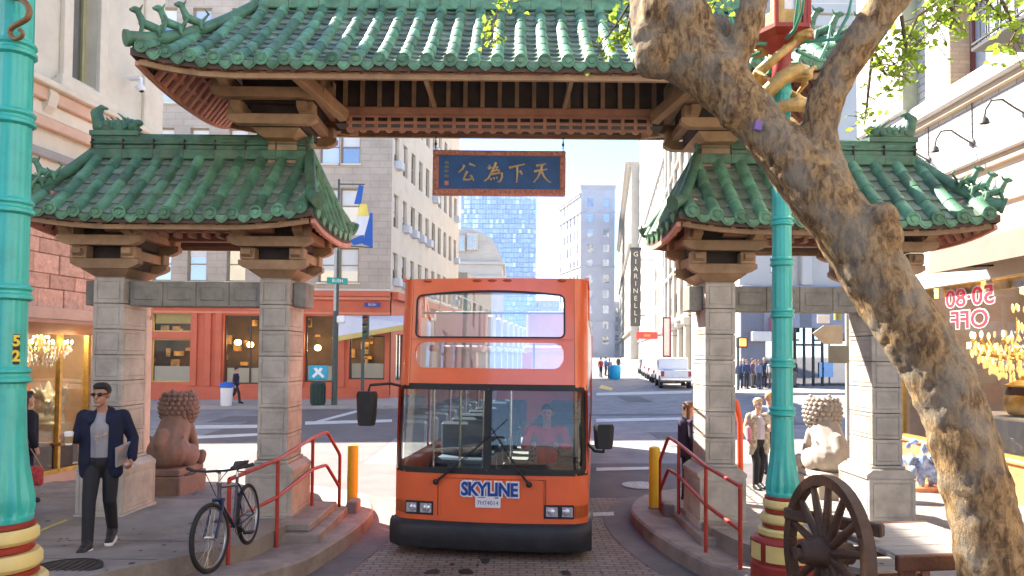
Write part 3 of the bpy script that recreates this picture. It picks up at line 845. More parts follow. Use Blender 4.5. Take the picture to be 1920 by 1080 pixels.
for nm, cx, w in (('tian', .6, .27), ('xia', .25, .25), ('wei', -.08, .27), ('gong', -.45, .27)):
    b = MB(); h = .29
    for s in STROKES[nm]:
        P = [Vector((cx+(x-.5)*w, -.042, (y-.5)*h)) for x, y in s]; Q = []
        for i in range(len(P)-1):
            for j in range(4): Q.append(P[i].lerp(P[i+1], j/4))
        Q.append(P[-1]); k = len(Q)
        b.tube(Q, [.019*(1.05-.55*i/(k-1))*(1 if len(s) > 2 else .85) for i in range(k)], 8, 0)
    b.build('character', gilt, sign, 60)
b = MB()
for z in (.14, .08, .02, -.05): b.box((-.74, -.038, z), (.055, .012, .035), 0, .004)
b.build('small_inscription', mat('dull gilt', (.2, .17, .08), .6, .3, 20), sign); 
MB().box((-.74, -.038, -.15), (.06, .012, .06), 0, .01).build('seal', mat('red seal', (.5, .2, .12), .6), sign)
for x in (-.9, .9):
    b = MB()
    for k in range(9): 
        z = sh/2+.01+k*.022; b.ell((x, 0, z), (.006, .012, .014) if k % 2 else (.012, .006, .014), 6, 5)
    b.ell((x, 0, sh/2+.1), (.02, .02, .03), 8, 6)
    b.build('hanger_chain', iron_dark, sign)
# ------------------------------------------------------------------ buildings
def wall_frame(O, u):
    u = Vector((u[0], u[1])).normalized(); return math.atan2(u.y, u.x)
def hit(px, py, O, u):
    """where a sight line meets the upright plane through O along u: (along, height)"""
    u = Vector((u[0], u[1], 0)).normalized(); n = Vector((-u.y, u.x, 0)); c = Vector((0, 0, CAMZ)); d = at(px, py, 1)-c
    O = Vector((O[0], O[1], 0)); t = (O-c).dot(n)/d.dot(n); p = c+d*t; return ((p-O).dot(u), p.z)
def facade(mb, x0, x1, z0, z1, ops, y=0., r=.2, mi=0):
    X = sorted(set([x0, x1]+[v for o in ops for v in o[:2]])); Z = sorted(set([z0, z1]+[v for o in ops for v in o[2:4]]))
    X = [v for v in X if x0-1e-6 <= v <= x1+1e-6]; Z = [v for v in Z if z0-1e-6 <= v <= z1+1e-6]
    for a, b in zip(X, X[1:]):
        for c, d in zip(Z, Z[1:]):
            mx, mz = (a+b)/2, (c+d)/2
            if any(o[0] < mx < o[1] and o[2] < mz < o[3] for o in ops): continue
            mb.quad((b, y, c), (a, y, c), (a, y, d), (b, y, d), mi)
    for o in ops:
        a, b, c, d = o[:4]
        mb.quad((a, y, c), (b, y, c), (b, y-r, c), (a, y-r, c), mi); mb.quad((b, y, d), (a, y, d), (a, y-r, d), (b, y-r, d), mi)
        mb.quad((a, y, d), (a, y, c), (a, y-r, c), (a, y-r, d), mi); mb.quad((b, y, c), (b, y, d), (b, y-r, d), (b, y-r, c), mi)
_wc = {}
def window(parent, op, pm_, fm, r=.2, y=0., sill=None, bars=1, vb=0, shade=None, fw=.05, lab=None):
    a, b, c, d = op[:4]; w = round(b-a, 2); h = round(d-c, 2); key = (w, h, pm_.name, fm.name, bars, vb, fw)
    if key not in _wc:
        p = MB().quad((w/2, 0, 0), (-w/2, 0, 0), (-w/2, 0, h), (w/2, 0, h)).mesh('window', pm_)
        f = MB()
        for (x0, x1, z0, z1) in ((-w/2, -w/2+fw, 0, h), (w/2-fw, w/2, 0, h), (-w/2+fw, w/2-fw, 0, fw), (-w/2+fw, w/2-fw, h-fw, h)): f.b2(x0, x1, -.02, .05, z0, z1)
        for i in range(bars): z = h*(i+1)/(bars+1); f.b2(-w/2+fw, w/2-fw, .004, .045, z-fw*.4, z+fw*.4)
        for i in range(vb): x = -w/2+w*(i+1)/(vb+1); f.b2(x-fw*.4, x+fw*.4, .004, .04, fw, h-fw)
        _wc[key] = (p, f.mesh('frame', fm))
    p, f = _wc[key]
    o = inst('window', p, parent, ((a+b)/2, y-r+.01, c)); inst('frame', f, o)
    if shade is not None and random.random() < .7:
        k = random.choice((.3, .5, .5, .65))
        MB().quad((w/2-fw, .003, h*(1-k)), (-w/2+fw, .003, h*(1-k)), (-w/2+fw, .003, h-fw), (w/2-fw, .003, h-fw)).build('blind', shade, o)
    if sill is not None: MB().b2(-w/2-.08, w/2+.08, r-.03-.0, r+.08, -.1, -.005, 0, .01).build('sill', sill, o)
    return o
def box_rest(mb, x0, x1, dep, z0, z1, mi=0, inset=.25):
    """sides, back and roof behind a facade"""
    mb.quad((x0, 0, z0), (x0, -dep, z0), (x0, -dep, z1), (x0, 0, z1), mi); mb.quad((x1, -dep, z0), (x1, 0, z0), (x1, 0, z1), (x1, -dep, z1), mi)
    mb.quad((x0, -dep, z0), (x1, -dep, z0), (x1, -dep, z1), (x0, -dep, z1), mi); mb.quad((x0, 0, z1), (x0, -dep, z1), (x1, -dep, z1), (x1, 0, z1), mi)

glass_dark = pane('window pane', (.05, .055, .065), .45)
glass_white = pane('window pane curtained', (.5, .52, .55), .3, .05, .25)
blind = mat('white blind', (.75, .74, .70), .8, .05)
cream = mat('cream painted stone', (.66, .60, .47), .75, .1, 1.2, .12, 30, dirt=.25, dcol=(.36, .31, .22), dscale=1.5)
cream_trim = mat('cream trim', (.70, .62, .48), .7, .1, 2)
peach = mat('peach terracotta', (.66, .44, .31), .75, .14, 2, .15, 40, dirt=.2, dcol=(.4, .24, .16))
terra = mat('orange terracotta block', (.70, .40, .27), .8, .25, 9, .6, 40, ovar=.14, dirt=.3, dcol=(.42, .2, .12), dscale=5)
green_frame = mat('olive window frame', (.42, .40, .22), .6, .1)
gold = mat('gold leaf', (.62, .40, .10), .35, .25, 8, metal=.6)
shop_wood = mat('varnished wood', (.34, .18, .06), .45, .3, 6, stretch=(1, 1, .2))
warm_wall = mat('warm shop wall', (.72, .52, .28), .8, .2, 1)
white_deck = mat('white display cloth', (.8, .79, .76), .8, .05)
bulb = mat('lit bulb', (1, .72, .38), .3, emit=30); bulb3 = mat('dim lit bulb', (1, .6, .25), .3, emit=1.6)
bulb2 = mat('lit gold crystal', (1, .6, .2), .3, .2, 20, emit=.25)
crystal = mat('crystal drops', (.8, .78, .72), .08, .2, 30, spec=.8)
shopglass = glass('shop window glass', (.93, .96, .95), .06)

# ---- left shop building
LO, LUx = (-8.0, 16.0), (-.13, -1.0)
bl = thing('shop_building', 'cream stone shop building with peach belt courses behind the left lamp post', 'building', (*LO, 0), wall_frame(LO, LUx))
wx1 = hit(128, 100, LO, LUx)[0]; wx0 = hit(180, 100, LO, LUx)[0]; wz = hit(150, 152, LO, LUx)[1]
sx0 = hit(172, 700, LO, LUx)[0]; sx1 = 7.6
ops = [(wx0, wx1, wz, wz+2.9), (wx1+1.5, wx1+1.5+(wx1-wx0), wz, wz+2.9), (wx1+4.6, wx1+4.6+(wx1-wx0), wz, wz+2.9), (wx0, wx1, wz+4.6, wz+7.2), (wx1+1.5, wx1+1.5+wx1-wx0, wz+4.6, wz+7.2)]
shop = (sx0, sx1, -.06, 2.72)
b = MB(); facade(b, 0, 11.5, 4.62, 14, ops, 0, .28); facade(b, 0, 11.5, -.3, 2.9, [shop], 0, .15, 1); box_rest(b, 0, 11.5, 14, -.3, 14)
facade(b, 0, 11.5, 2.9, 4.62, [], -.06, 0, 1)
b.build('wall', [cream, peach], bl)
for o in ops:
    w = window(bl, o, glass_dark, green_frame, .28, bars=0, vb=1, fw=.09)
    tr = MB(); W_ = o[1]-o[0]; H_ = o[3]-o[2]
    for s in (-1, 1): tr.b2(s*(W_/2), s*(W_/2+.22), .27, .37, -.1, H_, 0, .01)
    tr.b2(-W_/2-.4, W_/2+.4, .272, .5, -.42, -.2, 0, .02); tr.b2(-W_/2-.3, W_/2+.3, .274, .42, -.2, -.102, 0, .01); tr.b2(-W_/2-.35, W_/2+.35, .275, .45, H_+.002, H_+.25, 0, .02)
    tr.build('surround', cream_trim, w)
def course(z0, z1, out, m, nm='belt_course'):
    MB().b2(-.04, 11.5, .0, out, z0, z1, 0, .02).build(nm, m, bl)
zA = hit(125, 178, LO, LUx)[1]; zB = hit(130, 232, LO, LUx)[1]; zC = hit(100, 287, LO, LUx)[1]
course(zA-.12, zA, .32, cream_trim); course(zA-.35, zA-.122, .2, peach); course(zB-.1, zA-.352, .1, cream_trim); course(zB-.3, zB-.102, .16, peach)
course(zC-.16, zC, .1, mat('grey band', (.36, .33, .3), .8)); course(4.45, 4.62, .06, peach)
for i in range(8):                                       # scroll consoles under the belt
    x = .5+i*1.35; MB().prism([(0, 0), (.22, 0), (.26, -.1), (.2, -.3), (.1, -.42), (0, -.42)], x, x+.2, 'x').build('console', cream_trim, bl, loc=(0, .0, zA-.13))
MB().b2(-.1, .55, -.01, .08, 4.9, 14, 0, .02).build('corner_pilaster', cream_trim, bl)
# terracotta blocks, laid one by one
tb = {}
z = 2.96; row = 0
while z < 4.4:
    h = .36 if row % 2 == 0 else .27; x = .05+(.35 if row % 2 else 0)
    while x < 9.2:
        w = random.choice((.5, .62, .75)); k = (w, h)
        if k not in tb: tb[k] = MB().box((0, 0, 0), (w-.012, .12, h-.012), 0, .012).mesh('terracotta_block', terra)
        inst('terracotta_block', tb[k], bl, (x+w/2, -.045+random.uniform(-.008, .012), z+h/2)); x += w
    z += h; row += 1
MB().b2(sx0-.6, 9.5, .0, .42, 2.74, 2.96, 0, .02).build('shop_fascia', peach, bl)
MB().prism([(0, 2.738), (.5, 2.738), (.5, 2.68), (0, 2.5)], sx0-.3, 9.5, 'x').build('canopy_soffit', mat('canopy tan', (.5, .27, .17), .7), bl)
# shop room
rm = MB(); d0, d1 = -3.4, -.12
rm.quad((sx0-1.5, d0, -.1), (9.3, d0, -.1), (9.3, d0, 2.9), (sx0-1.5, d0, 2.9)); rm.quad((sx0-1.5, d1, -.05), (sx0-1.5, d0, -.05), (9.3, d0, -.05), (9.3, d1, -.05), 1)
rm.quad((sx0-1.5, d0, 2.86), (sx0-1.5, d1, 2.86), (9.3, d1, 2.86), (9.3, d0, 2.86)); rm.quad((sx0-1.5, d0, .1), (sx0-1.5, d0, 2.9), (sx0-1.5, d1, 2.9), (sx0-1.5, d1, .1)); rm.quad((9.3, d0, .1), (9.3, d1, .1), (9.3, d1, 2.9), (9.3, d0, 2.9))
rm.build('shop_room', [warm_wall, shop_wood], bl)
o = MB().quad((sx1, -.1, -.04), (sx0, -.1, -.04), (sx0, -.1, 2.7), (sx1, -.1, 2.7)).build('shop_window', shopglass, bl)
f = MB()
for x in (sx0+.03, sx0+.75, sx0+1.9, sx0+3.1): f.b2(x-.03, x+.03, -.13, -.04, -.06, 2.72)
f.b2(sx0, sx1, -.14, -.03, -.08, .02); f.b2(sx0, sx1, -.13, -.045, 2.64, 2.72); f.build('frame', gold, o)
MB().b2(sx0+.1, sx0+2.6, -2.2, -1.9, 1.65, 1.73).build('shelf', gold, bl)
b = MB()
for i in range(7): b.lathe([(.04, 0), (.07, .1), (.05, .2), (.03, .24)], 10, (sx0+.3+i*.35, -2.05, 1.73))
tag(b.build('shelf_ornaments', gold, bl, 60), kind='stuff')
MB().b2(sx0+.3, sx0+.9, -2.9, -2.5, .2, 2.2).build('cabinet', shop_wood, bl)
MB().b2(sx0-.55, sx0-.02, .0, .05, -.2, 2.7).build('shop_pier', peach, bl)

def place(parent_thing, lx, ly, z):
    M = Matrix.Translation(parent_thing.location) @ Matrix.Rotation(parent_thing.rotation_euler.z, 4, 'Z'); p = M @ Vector((lx, ly, z)); return (p.x, p.y, p.z)
def chandelier(loc, s, label, drops, arms=10, bm_=None, watts=0):
    t = thing('chandelier', label, 'chandelier', loc)
    b = MB(); b.cyl((0, 0, .25*s), (0, 0, .75*s), .012*s, None, 6); b.lathe([(.02*s, .2*s), (.07*s, .1*s), (.03*s, -.05*s), (.05*s, -.2*s), (.01*s, -.3*s)], 12); b.build('stem', gold, t, 50)
    am = MB(); am.tube([(0, 0, 0), (.2*s, 0, -.12*s), (.38*s, 0, -.08*s), (.45*s, 0, .04*s)], .012*s, 6); am = am.mesh('arm', gold, 60)
    bm2 = MB().ell((0, 0, .03*s), (.012*s, .012*s, .03*s), 8, 6).mesh('bulb', bm_ or bulb)
    for i in range(arms):
        a = 2*math.pi*i/arms; M = Matrix.Rotation(a, 4, 'Z'); o = inst('arm', am, t, M=M); inst('bulb', bm2, o, M=Matrix.Translation((.45*s, 0, .05*s)))
    if watts:
        L_ = bpy.data.lights.new('chandelier_glow', 'POINT'); L_.energy = watts; L_.color = (1, .84, .64); L_.shadow_soft_size = .3
        lo_ = bpy.data.objects.new('chandelier_glow', L_); COL.objects.link(lo_); lo_.parent = t; lo_.location = (0, 0, .5*s)
    b = MB(); rnd = random.Random(3)
    for (rr, zz, n) in ((.45, -.02, 34), (.36, -.12, 30), (.27, -.2, 24), (.18, -.27, 16), (.12, .2, 14), (.16, .35, 14), (.1, .5, 10), (.43, .03, 40), (.4, -.07, 40), (.32, -.16, 34), (.2, .1, 20)):
        for i in range(n):
            a = 2*math.pi*i/n; b.ell((rr*s*math.cos(a), rr*s*math.sin(a), zz*s-.05*s+rnd.uniform(-.02, .02)*s), (.012*s, .012*s, .03*s), 5, 4)
    tag(b.build('crystal_drops', drops, t), kind='stuff')
chandelier(place(bl, hit(75, 640, LO, LUx)[0]-.55, -.45, 2.28), 1.1, 'crystal chandelier hanging in the left shop window beside the turquoise lamp post', crystal, watts=50)
# carved pale sculpture on a dark chest in the left window
jade = mat('pale jade', (.78, .74, .46), .3, .2, 4, coat=.3)
cx = hit(100, 800, LO, LUx)[0]-.45
t = thing('carved_sculpture', 'pale yellow jade sculpture in the left shop window behind the man with the cup', 'sculpture', place(bl, cx, -.5, .50))
b = MB(); rnd = random.Random(5)
b.b2(-.33, .33, -.2, .2, 0, .34); b.ell((0, 0, .4), (.33, .2, .18)); b.ell((0, 0, .65), (.24, .16, .3)); b.cap((0, 0, .85), (0, 0, 1.1), .12, .03)
for i in range(40):
    a = rnd.uniform(0, 6.28); zz = rnd.uniform(.35, .85); rr = .2; b.cap((rr*math.cos(a), rr*.6*math.sin(a), zz), (rr*1.75*math.cos(a), rr*.9*math.sin(a), zz+rnd.uniform(.15, .3)), .05, .014, 8)
o = b.build('figure', jade, t); remesh(o, .022, smooth_it=2)
t = thing('dark_chest', 'dark wooden chest under the pale sculpture in the left shop window', 'chest', place(bl, cx, -.5, -.045))
MB().b2(-.42, .42, -.3, .3, .06, .48, 0, .015).build('body', mat('dark lacquer', (.045, .028, .018), .4, .3, 6), t); MB().b2(-.48, .48, -.34, .34, .48, .54, 0, .01).build('top', shop_wood, t); MB().b2(-.45, .45, -.32, .32, 0, .058).build('base', gold, t)
for x in (-.2, .2): MB().b2(x-.17, x+.17, .3, .32, .14, .46, 0, .01).build('door', shop_wood, t)

# security camera on the corner
q = hit(232, 160, LO, LUx)
t = thing('security_camera', 'white security camera fixed to the cream corner above the left roof finial', 'camera', place(bl, q[0], .1, q[1]), bl.rotation_euler.z)
wp = mat('white plastic', (.8, .8, .79), .4, .03)
b = MB(); b.b2(-.06, .06, 0, .3, .1, .16, 0, .015); b.cyl((0, .28, .13), (0, .28, -.02), .03, .05, 10); b.build('bracket', wp, t); MB().ell((0, .28, -.07), (.1, .1, .09)).build('housing', wp, t, 60); MB().ell((0, .3, -.11), (.06, .06, .06)).build('dome', mat('dark dome', (.02, .02, .025), .1), t, 60)

# ---- right shop building
RO, RUx = (8.0, 16.0), (0, 1.0)
br = thing('shop_building', 'white glazed brick shop building with brown canopy right of the tree', 'building', (*RO, 0), wall_frame(RO, RUx))
gbrick = brickmat('white glazed brick', (.60, .575, .53), (.52, .50, .46), (.28, .25, .22), .42, .14, .012, .35, .4, (1, 2), .5, .1)
tanbrick = brickmat('tan brick', (.5, .34, .22), (.42, .28, .18), (.36, .28, .2), .24, .08, .01, .8, .5, (0, 2), .5, .15)
white_stone = mat('white stone trim', (.64, .61, .57), .7, .08, 1.5, dirt=.2, dcol=(.45, .4, .33))
fx = hit(1781, 100, RO, RUx)[0]
opr = [(fx-1.55, fx, 7.15, 10.2), (fx-5.0, fx-3.4, 7.15, 10.2), (fx-8.6, fx-7.0, 7.15, 10.2), (fx-1.55, fx, 11.6, 14.4), (fx-5.0, fx-3.4, 11.6, 14.4)]
shr = (-9.5, -.9, .58, 3.55)
b = MB(); facade(b, -20, 0, 5.75, 16, opr, 0, .42); facade(b, -20, 0, -.3, 5.75, [shr], 0, .2, 1); box_rest(b, -20, 0, 16, -.3, 16)
b.build('wall', [gbrick, mat('cream render', (.70, .60, .47), .75, .1, 1)], br)
for o in opr:
    w = window(br, o, pane('pane pale curtain', (.4, .5, .6), .3), mat('oxblood window frame', (.12, .03, .028), .5), .42, bars=1, fw=.1)
    W_ = o[1]-o[0]; H_ = o[3]-o[2]
    MB().b2(W_/2-.012, W_/2, .015, .415, .01, H_-.01).build('jamb_lining', tanbrick, w)
MB().b2(-20, 0, -.01, .2, 6.78, 7.1, 0, .03).build('belt_course', white_stone, br)
MB().b2(-20, 0, -.01, .1, 6.66, 6.778, 0, .01).build('belt_course', mat('tan line', (.55, .42, .3), .7), br)
MB().b2(-20, 0, -.01, .16, 5.55, 5.72, 0, .02).build('belt_course', white_stone, br)
MB().b2(-20, 0, -.01, .08, 5.4, 5.548, 0, .01).build('belt_course', MATS['tan line'], br)
MB().b2(-20, 0, -.01, .06, 4.75, 4.83, 0, .01).build('belt_course', MATS['tan line'], br)
bx = hit(1720, 150, RO, RUx)[0]
b = MB(); b.b2(bx, .02, .0, .3, 7.102, 16, 0, .02); b.build('corner_bay', mat('white render', (.72, .70, .67), .8, .06, 1), br)
MB().b2(bx-.012, bx-.0005, .002, .298, 7.11, 15.9).build('bay_return', mat('olive render', (.33, .34, .24), .8, .15), br)
# canopy
canopy = thing('shop_canopy', 'brown fabric canopy over the right shop window below the gate roof', 'awning', (0, 0, 0))
cm = mat('brown canopy fabric', (.25, .18, .145), .85, .12, 2)
b = MB(); b.prism([(8.0, 4.35), (7.05, 4.03), (7.0, 3.62), (7.03, 3.62), (7.08, 3.98), (8.0, 4.30)], 3, 12.1, 'y'); b.build('cover', cm, canopy)
MB().prism([(7.99, 4.3), (7.06, 3.99), (7.03, 3.63), (7.99, 3.7)], 12.06, 12.12, 'y').build('end_panel', white_stone, canopy)
b = MB()
for y in (4, 6, 8, 10, 11.9): b.bar((7.97, y, 3.75), (7.06, y, 3.7), .03, .03)
b.build('frame', iron_dark, canopy)
MB().b2(6.985, 6.998, 9.2, 9.55, 3.66, 3.78).build('red_badge', mat('bright red', (.6, .03, .03), .5), canopy)
# shop room
b = MB(); x0, x1, d0, d1 = -10.2, -.5, -4, -.21
b.quad((x0, d0, .3), (x1, d0, .3), (x1, d0, 3.9), (x0, d0, 3.9)); b.quad((x0, d1, .5), (x0, d0, .5), (x1, d0, .5), (x1, d1, .5), 1); b.quad((x0, d0, 3.85), (x0, d1, 3.85), (x1, d1, 3.85), (x1, d0, 3.85)); b.quad((x0, d0, .3), (x0, d0, 3.9), (x0, d1, 3.9), (x0, d1, .3)); b.quad((x1, d0, .3), (x1, d1, .3), (x1, d1, 3.9), (x1, d0, 3.9))
b.build('shop_room', [mat('maroon shop wall', (.42, .34, .31), .8, .3, .8), mat('blue grey carpet', (.12, .14, .2), .9, .2)], br)
o = MB().quad((-.9, -.17, .6), (-9.5, -.17, .6), (-9.5, -.17, 3.5), (-.9, -.17, 3.5)).build('shop_window', shopglass, br)
f = MB()
for x in (-.93, -7.4, -9.47): f.b2(x-.04, x+.04, -.22, -.1, .58, 3.55)
f.b2(-9.5, -.9, -.22, -.1, .56, .64); f.build('frame', gold, o)
MB().b2(-20, .0, .002, .06, -.2, .54, 0, .01).build('bulkhead', mat('orange marble', (.62, .25, .10), .3, .35, 6, dirt=.3, dcol=(.5, .35, .2), dscale=4), br)
MB().b2(-20, .0, .002, .1, .542, .578, 0, .005).build('bulkhead_cap', shop_wood, br)
for i in range(6): MB().b2(-9+i*1.4, -7.9+i*1.4, -.3, -.22, 3.37, 3.6).build('gold_pelmet', gold, br)
redt = mat('red lettering', (.68, .03, .05), .5, .05); redw = mat('white lettering edge', (.85, .7, .72), .5, .03)
for tx, py, px in (('50\u00b780', 558, 1800), ('OFF', 600, 1800)):
    q = hit(px, py, RO, RUx)
    for k, (m_, bo, yy) in enumerate(((redw, .024, -.162), (redt, .006, -.155))):
        me = text_mesh(tx, .47, .004, True, bo); me.materials.clear(); me.materials.append(m_)
        inst('lettering', me, o, M=Matrix.Translation((q[0], yy+.0, q[1])) @ Matrix.Rotation(math.pi, 4, 'Z') @ Matrix.Diagonal((1.3, 1, .95, 1)))
# display
t = thing('display_platform', 'white cloth covered display platform inside the right shop window', 'platform', (0, 0, 0))
MB().b2(8.25, 9.9, 6.5, 13.6, .52, 1.22, 0, .04).build('cloth', white_deck, t)
chandelier((9.0, 12.35, 2.45), 2.1, 'large glowing gold chandelier filling the right shop window', bulb2, 14, bulb3, 55)
chandelier((9.4, 13.4, 2.3), .9, 'small blue white crystal chandelier behind the gold one in the right shop', mat('blue crystal', (.55, .65, .85), .1, .2, 20), 8, bulb3)
t = thing('brass_urn', 'gilded urn with a dark band standing on white cloth in the right shop window', 'urn', (8.7, 12.3, 1.225))
MB().lathe([(.1, 0), (.2, .03), (.26, .14), (.27, .3), (.24, .36)], 24).build('bowl', gold, t, 40); MB().lathe([(.235, .36), (.22, .46), (.2, .5)], 24).build('band', iron_dark, t, 40); MB().lathe([(.24, .5), (.25, .53), (.14, .58), (.04, .62), (.03, .68), (.001, .7)], 24).build('lid', gold, t, 40)
t = thing('glass_sculpture', 'blue and white glass sculpture on the pavement behind the tree trunk', 'sculpture', (7.35, 12.9, zs(7.35, 12.9)-.02))
MB().b2(-.3, .3, -.3, .3, -.05, .12, 0, .02).build('plinth', MATS['orange marble'], t)
b = MB(); rnd = random.Random(9)
for i in range(34): b.ell((rnd.uniform(-.25, .25), rnd.uniform(-.2, .2), .2+abs(rnd.gauss(.25, .25))), (rnd.uniform(.05, .1),)*2+(rnd.uniform(.06, .14),), 8, 6)
o = b.build('figure', mat('blue white glaze', (.3, .4, .58), .25, .8, 7, coat=.4), t); remesh(o, .02, smooth_it=1)
# gooseneck lamps, fire balcony
ironl = mat('lamp iron', (.07, .065, .065), .5, .2)
for (px, py) in ((1742, 300), (1824, 268), (1925, 213)):
    q = hit(px, py, RO, RUx)
    t = thing('wall_lamp', {1742: 'gooseneck wall lamp just right of the right roof finial', 1824: 'gooseneck wall lamp in the middle of the white brick wall', 1925: 'gooseneck wall lamp cut by the right edge of the view'}[px], 'wall lamp', (8.0, 16+q[0], q[1]), math.pi/2, 'gooseneck lamps along the white brick wall')
    MB().lathe([(.07, 0), (.07, .03), (.03, .05)], 12, M=Matrix.Rotation(-math.pi/2, 4, 'X')).build('wall_plate', ironl, t, 30)
    MB().tube([(0, .03, 0), (0, .2, .1), (0, .38, .22), (0, .55, .2), (0, .64, .06), (0, .66, -.06)], .016, 8).build('arm', ironl, t, 60)
    MB().lathe([(.02, 0), (.05, -.02), (.075, -.1), (.07, -.1), (.04, -.03)], 14, (0, .66, -.06)).build('shade', ironl, t, 40)
    MB().cyl((0, .012, 0), (0, .012, .75), .009, None, 6).build('conduit', ironl, t)
q = hit(1712, 285, RO, RUx)
t = thing('flood_lamp', 'beige flood lamp tilted on the white brick wall beside the right roof finial', 'flood lamp', (8.0, 16+q[0], q[1]), math.pi/2)
fm_ = Matrix.Translation((0, .5, .12)) @ Matrix.Rotation(R(-55), 4, 'X')
MB().tube([(0, 0, -.1), (0, .2, -.12), (0, .42, .0), (0, .5, .1)], .02, 8).build('bracket', ironl, t, 60)
MB().lathe([(.06, -.14), (.1, -.1), (.16, .1), (.17, .12)], 16, M=fm_).build('housing', mat('beige enamel', (.6, .48, .36), .45, .1), t, 40); MB().lathe([(.155, .121), (.12, .14), (.001, .145)], 16, M=fm_).build('lens', mat('grey lens', (.4, .4, .38), .2), t, 40)
t = thing('fire_balcony', 'black iron fire balcony on the white building at the top right', 'balcony', (8.0, 9.9, 6.95), math.pi/2)
b = MB(); b.b2(-2.2, 1.0, .02, 1.0, -.05, 0); b.build('floor', ironl, t)
bmh = MB().cyl((0, 0, 0), (0, 0, .95), .011, None, 6).mesh('baluster', ironl)
for i in range(17): inst('baluster', bmh, t, (-2.18+i*.2, .98, 0))
for i in range(4): inst('baluster', bmh, t, (1.0, .1+i*.22, 0))
for z in (.95, .5, .06): MB().bar((-2.2, .98, z), (1.0, .98, z), .03, .03).build('rail', ironl, t); MB().bar((1.0, .02, z), (1.0, .98, z), .03, .03).build('rail', ironl, t)
for i in range(8): MB().tube([(-2.1+i*.4, .98, .7), (-2.0+i*.4, .98, .85), (-1.9+i*.4, .98, .7), (-2.0+i*.4, .98, .57), (-2.1+i*.4, .98, .7)], .01, 5).build('scroll', ironl, t)

# ---- tan corner building with orange ground floor
TY = 36.0; TX = gl(TY)
tan_front = brickmat('tan brick front', (.49, .40, .31), (.44, .36, .28), (.37, .31, .24), .9, .34, .02, .85, .25, (0, 2), .5, .14)
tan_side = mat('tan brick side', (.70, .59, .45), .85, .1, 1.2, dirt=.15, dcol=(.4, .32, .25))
orange = mat('orange painted front', (.60, .13, .06), .6, .14, 1.2, dirt=.2, dcol=(.36, .07, .035))
orange_pale = mat('orange trim', (.66, .22, .12), .6, .1, 2)
ac_m = mat('air conditioner grey', (.62, .62, .62), .6, .1)
bt = thing('corner_building', 'tan brick corner building with orange red restaurant front beyond the left gate arch', 'building', (TX, TY, 0), math.pi)
PXM = FPX/TY
def fxp(px): return -(((px-960)/FPX*TY)-TX)              # photo column to metres left of the corner
sills = [5.75, 8.75, 11.75, 14.8, 17.9]
cols = [(300, .95), (366, .95), (440, .95), (520, .95), (613, .98), (652, .98), (225, .95), (150, .95)]
ops = [(fxp(c)-w/2, fxp(c)+w/2, s, s+1.75) for c, w in cols for s in sills]
b = MB(); facade(b, 0, 26, 5.3, 22, ops, 0, .22)
b.quad((26, 0, 0), (26, -40, 0), (26, -40, 22), (26, 0, 22)); b.quad((0, 0, 22), (26, 0, 22), (26, -40, 22), (0, -40, 22)) 
# cafe front
sops = [(fxp(361), fxp(283), 3.2, 4.15), (fxp(361), fxp(283), .68, 2.85), (fxp(562), fxp(420), .62, 4.05), (fxp(634), fxp(572), .75, 4.05), (fxp(270), fxp(190), .68, 4.05), (fxp(722), fxp(655), .9, 3.1)]
facade(b, 0, 26, -.5, 5.3, sops, .08, .3, 1)
b.build('wall', [tan_front, orange], bt)
frame_dk = mat('dark window frame', (.06, .05, .045), .5)
frame_tn = mat('tan window frame', (.33, .25, .15), .6)
for o in ops: window(bt, o, glass_white if random.random() < .6 else glass_dark, frame_tn, .22, bars=1, fw=.07, shade=blind, sill=cream_trim)
cafe_in = mat('cafe interior', (.07, .04, .02), .8, .6, .9)
cafe_gl = glass('cafe glass', (.93, .92, .88), -.025)
curtain = mat('cafe half curtain', (.70, .69, .64), .85, .05)
yel = mat('yellow cafe paint', (.62, .47, .14), .6, .1)
for k, o in enumerate(sops):
    w = MB().quad((o[1], -.2, o[2]), (o[0], -.2, o[2]), (o[0], -.2, o[3]), (o[1], -.2, o[3])).build('shop_window', cafe_gl, bt)
    f = MB(); n = max(1, int((o[1]-o[0])/1.1)); fw = .07
    for i in range(n+1): x = lerp(o[0]+fw/2, o[1]-fw/2, i/n); f.b2(x-fw/2, x+fw/2, -.22, -.14, o[2], o[3])
    f.b2(o[0], o[1], -.215, -.145, o[2], o[2]+fw); f.b2(o[0], o[1], -.215, -.145, o[3]-fw, o[3]); f.build('frame', yel if k < 2 else frame_dk, w)
    if o[2] < 1: MB().quad((o[1]-.1, -.24, o[2]+.05), (o[0]+.1, -.24, o[2]+.05), (o[0]+.1, -.24, o[2]+.8), (o[1]-.1, -.24, o[2]+.8)).build('half_curtain', curtain, w)
MB().b2(fxp(361)+.1, fxp(283)-.1, -.226, -.218, 3.62, 4.1).build('yellow_blind', yel, bt)
b = MB(); b.quad((26, -2.5, -.4), (0.3, -2.5, -.4), (.3, -2.5, 5.2), (26, -2.5, 5.2)); b.quad((.3, -.23, .1), (.3, -2.5, .1), (26, -2.5, .1), (26, -.23, .1)); b.quad((.3, -2.5, 4.2), (.3, -.23, 4.2), (26, -.23, 4.2), (26, -2.5, 4.2)); b.build('cafe_room', cafe_in, bt)
lampm = MB().ell((0, 0, 0), (.17, .17, .15)).mesh('cafe_lamp', mat('lit cafe lamp', (1, .6, .2), .4, emit=5), 60)
for px, py in ((456, 650), (586, 655), (432, 646), (560, 660), (640, 640)): inst('cafe_lamp', lampm, bt, (fxp(px), -1.0, 2.2+(665-py)/PXM))
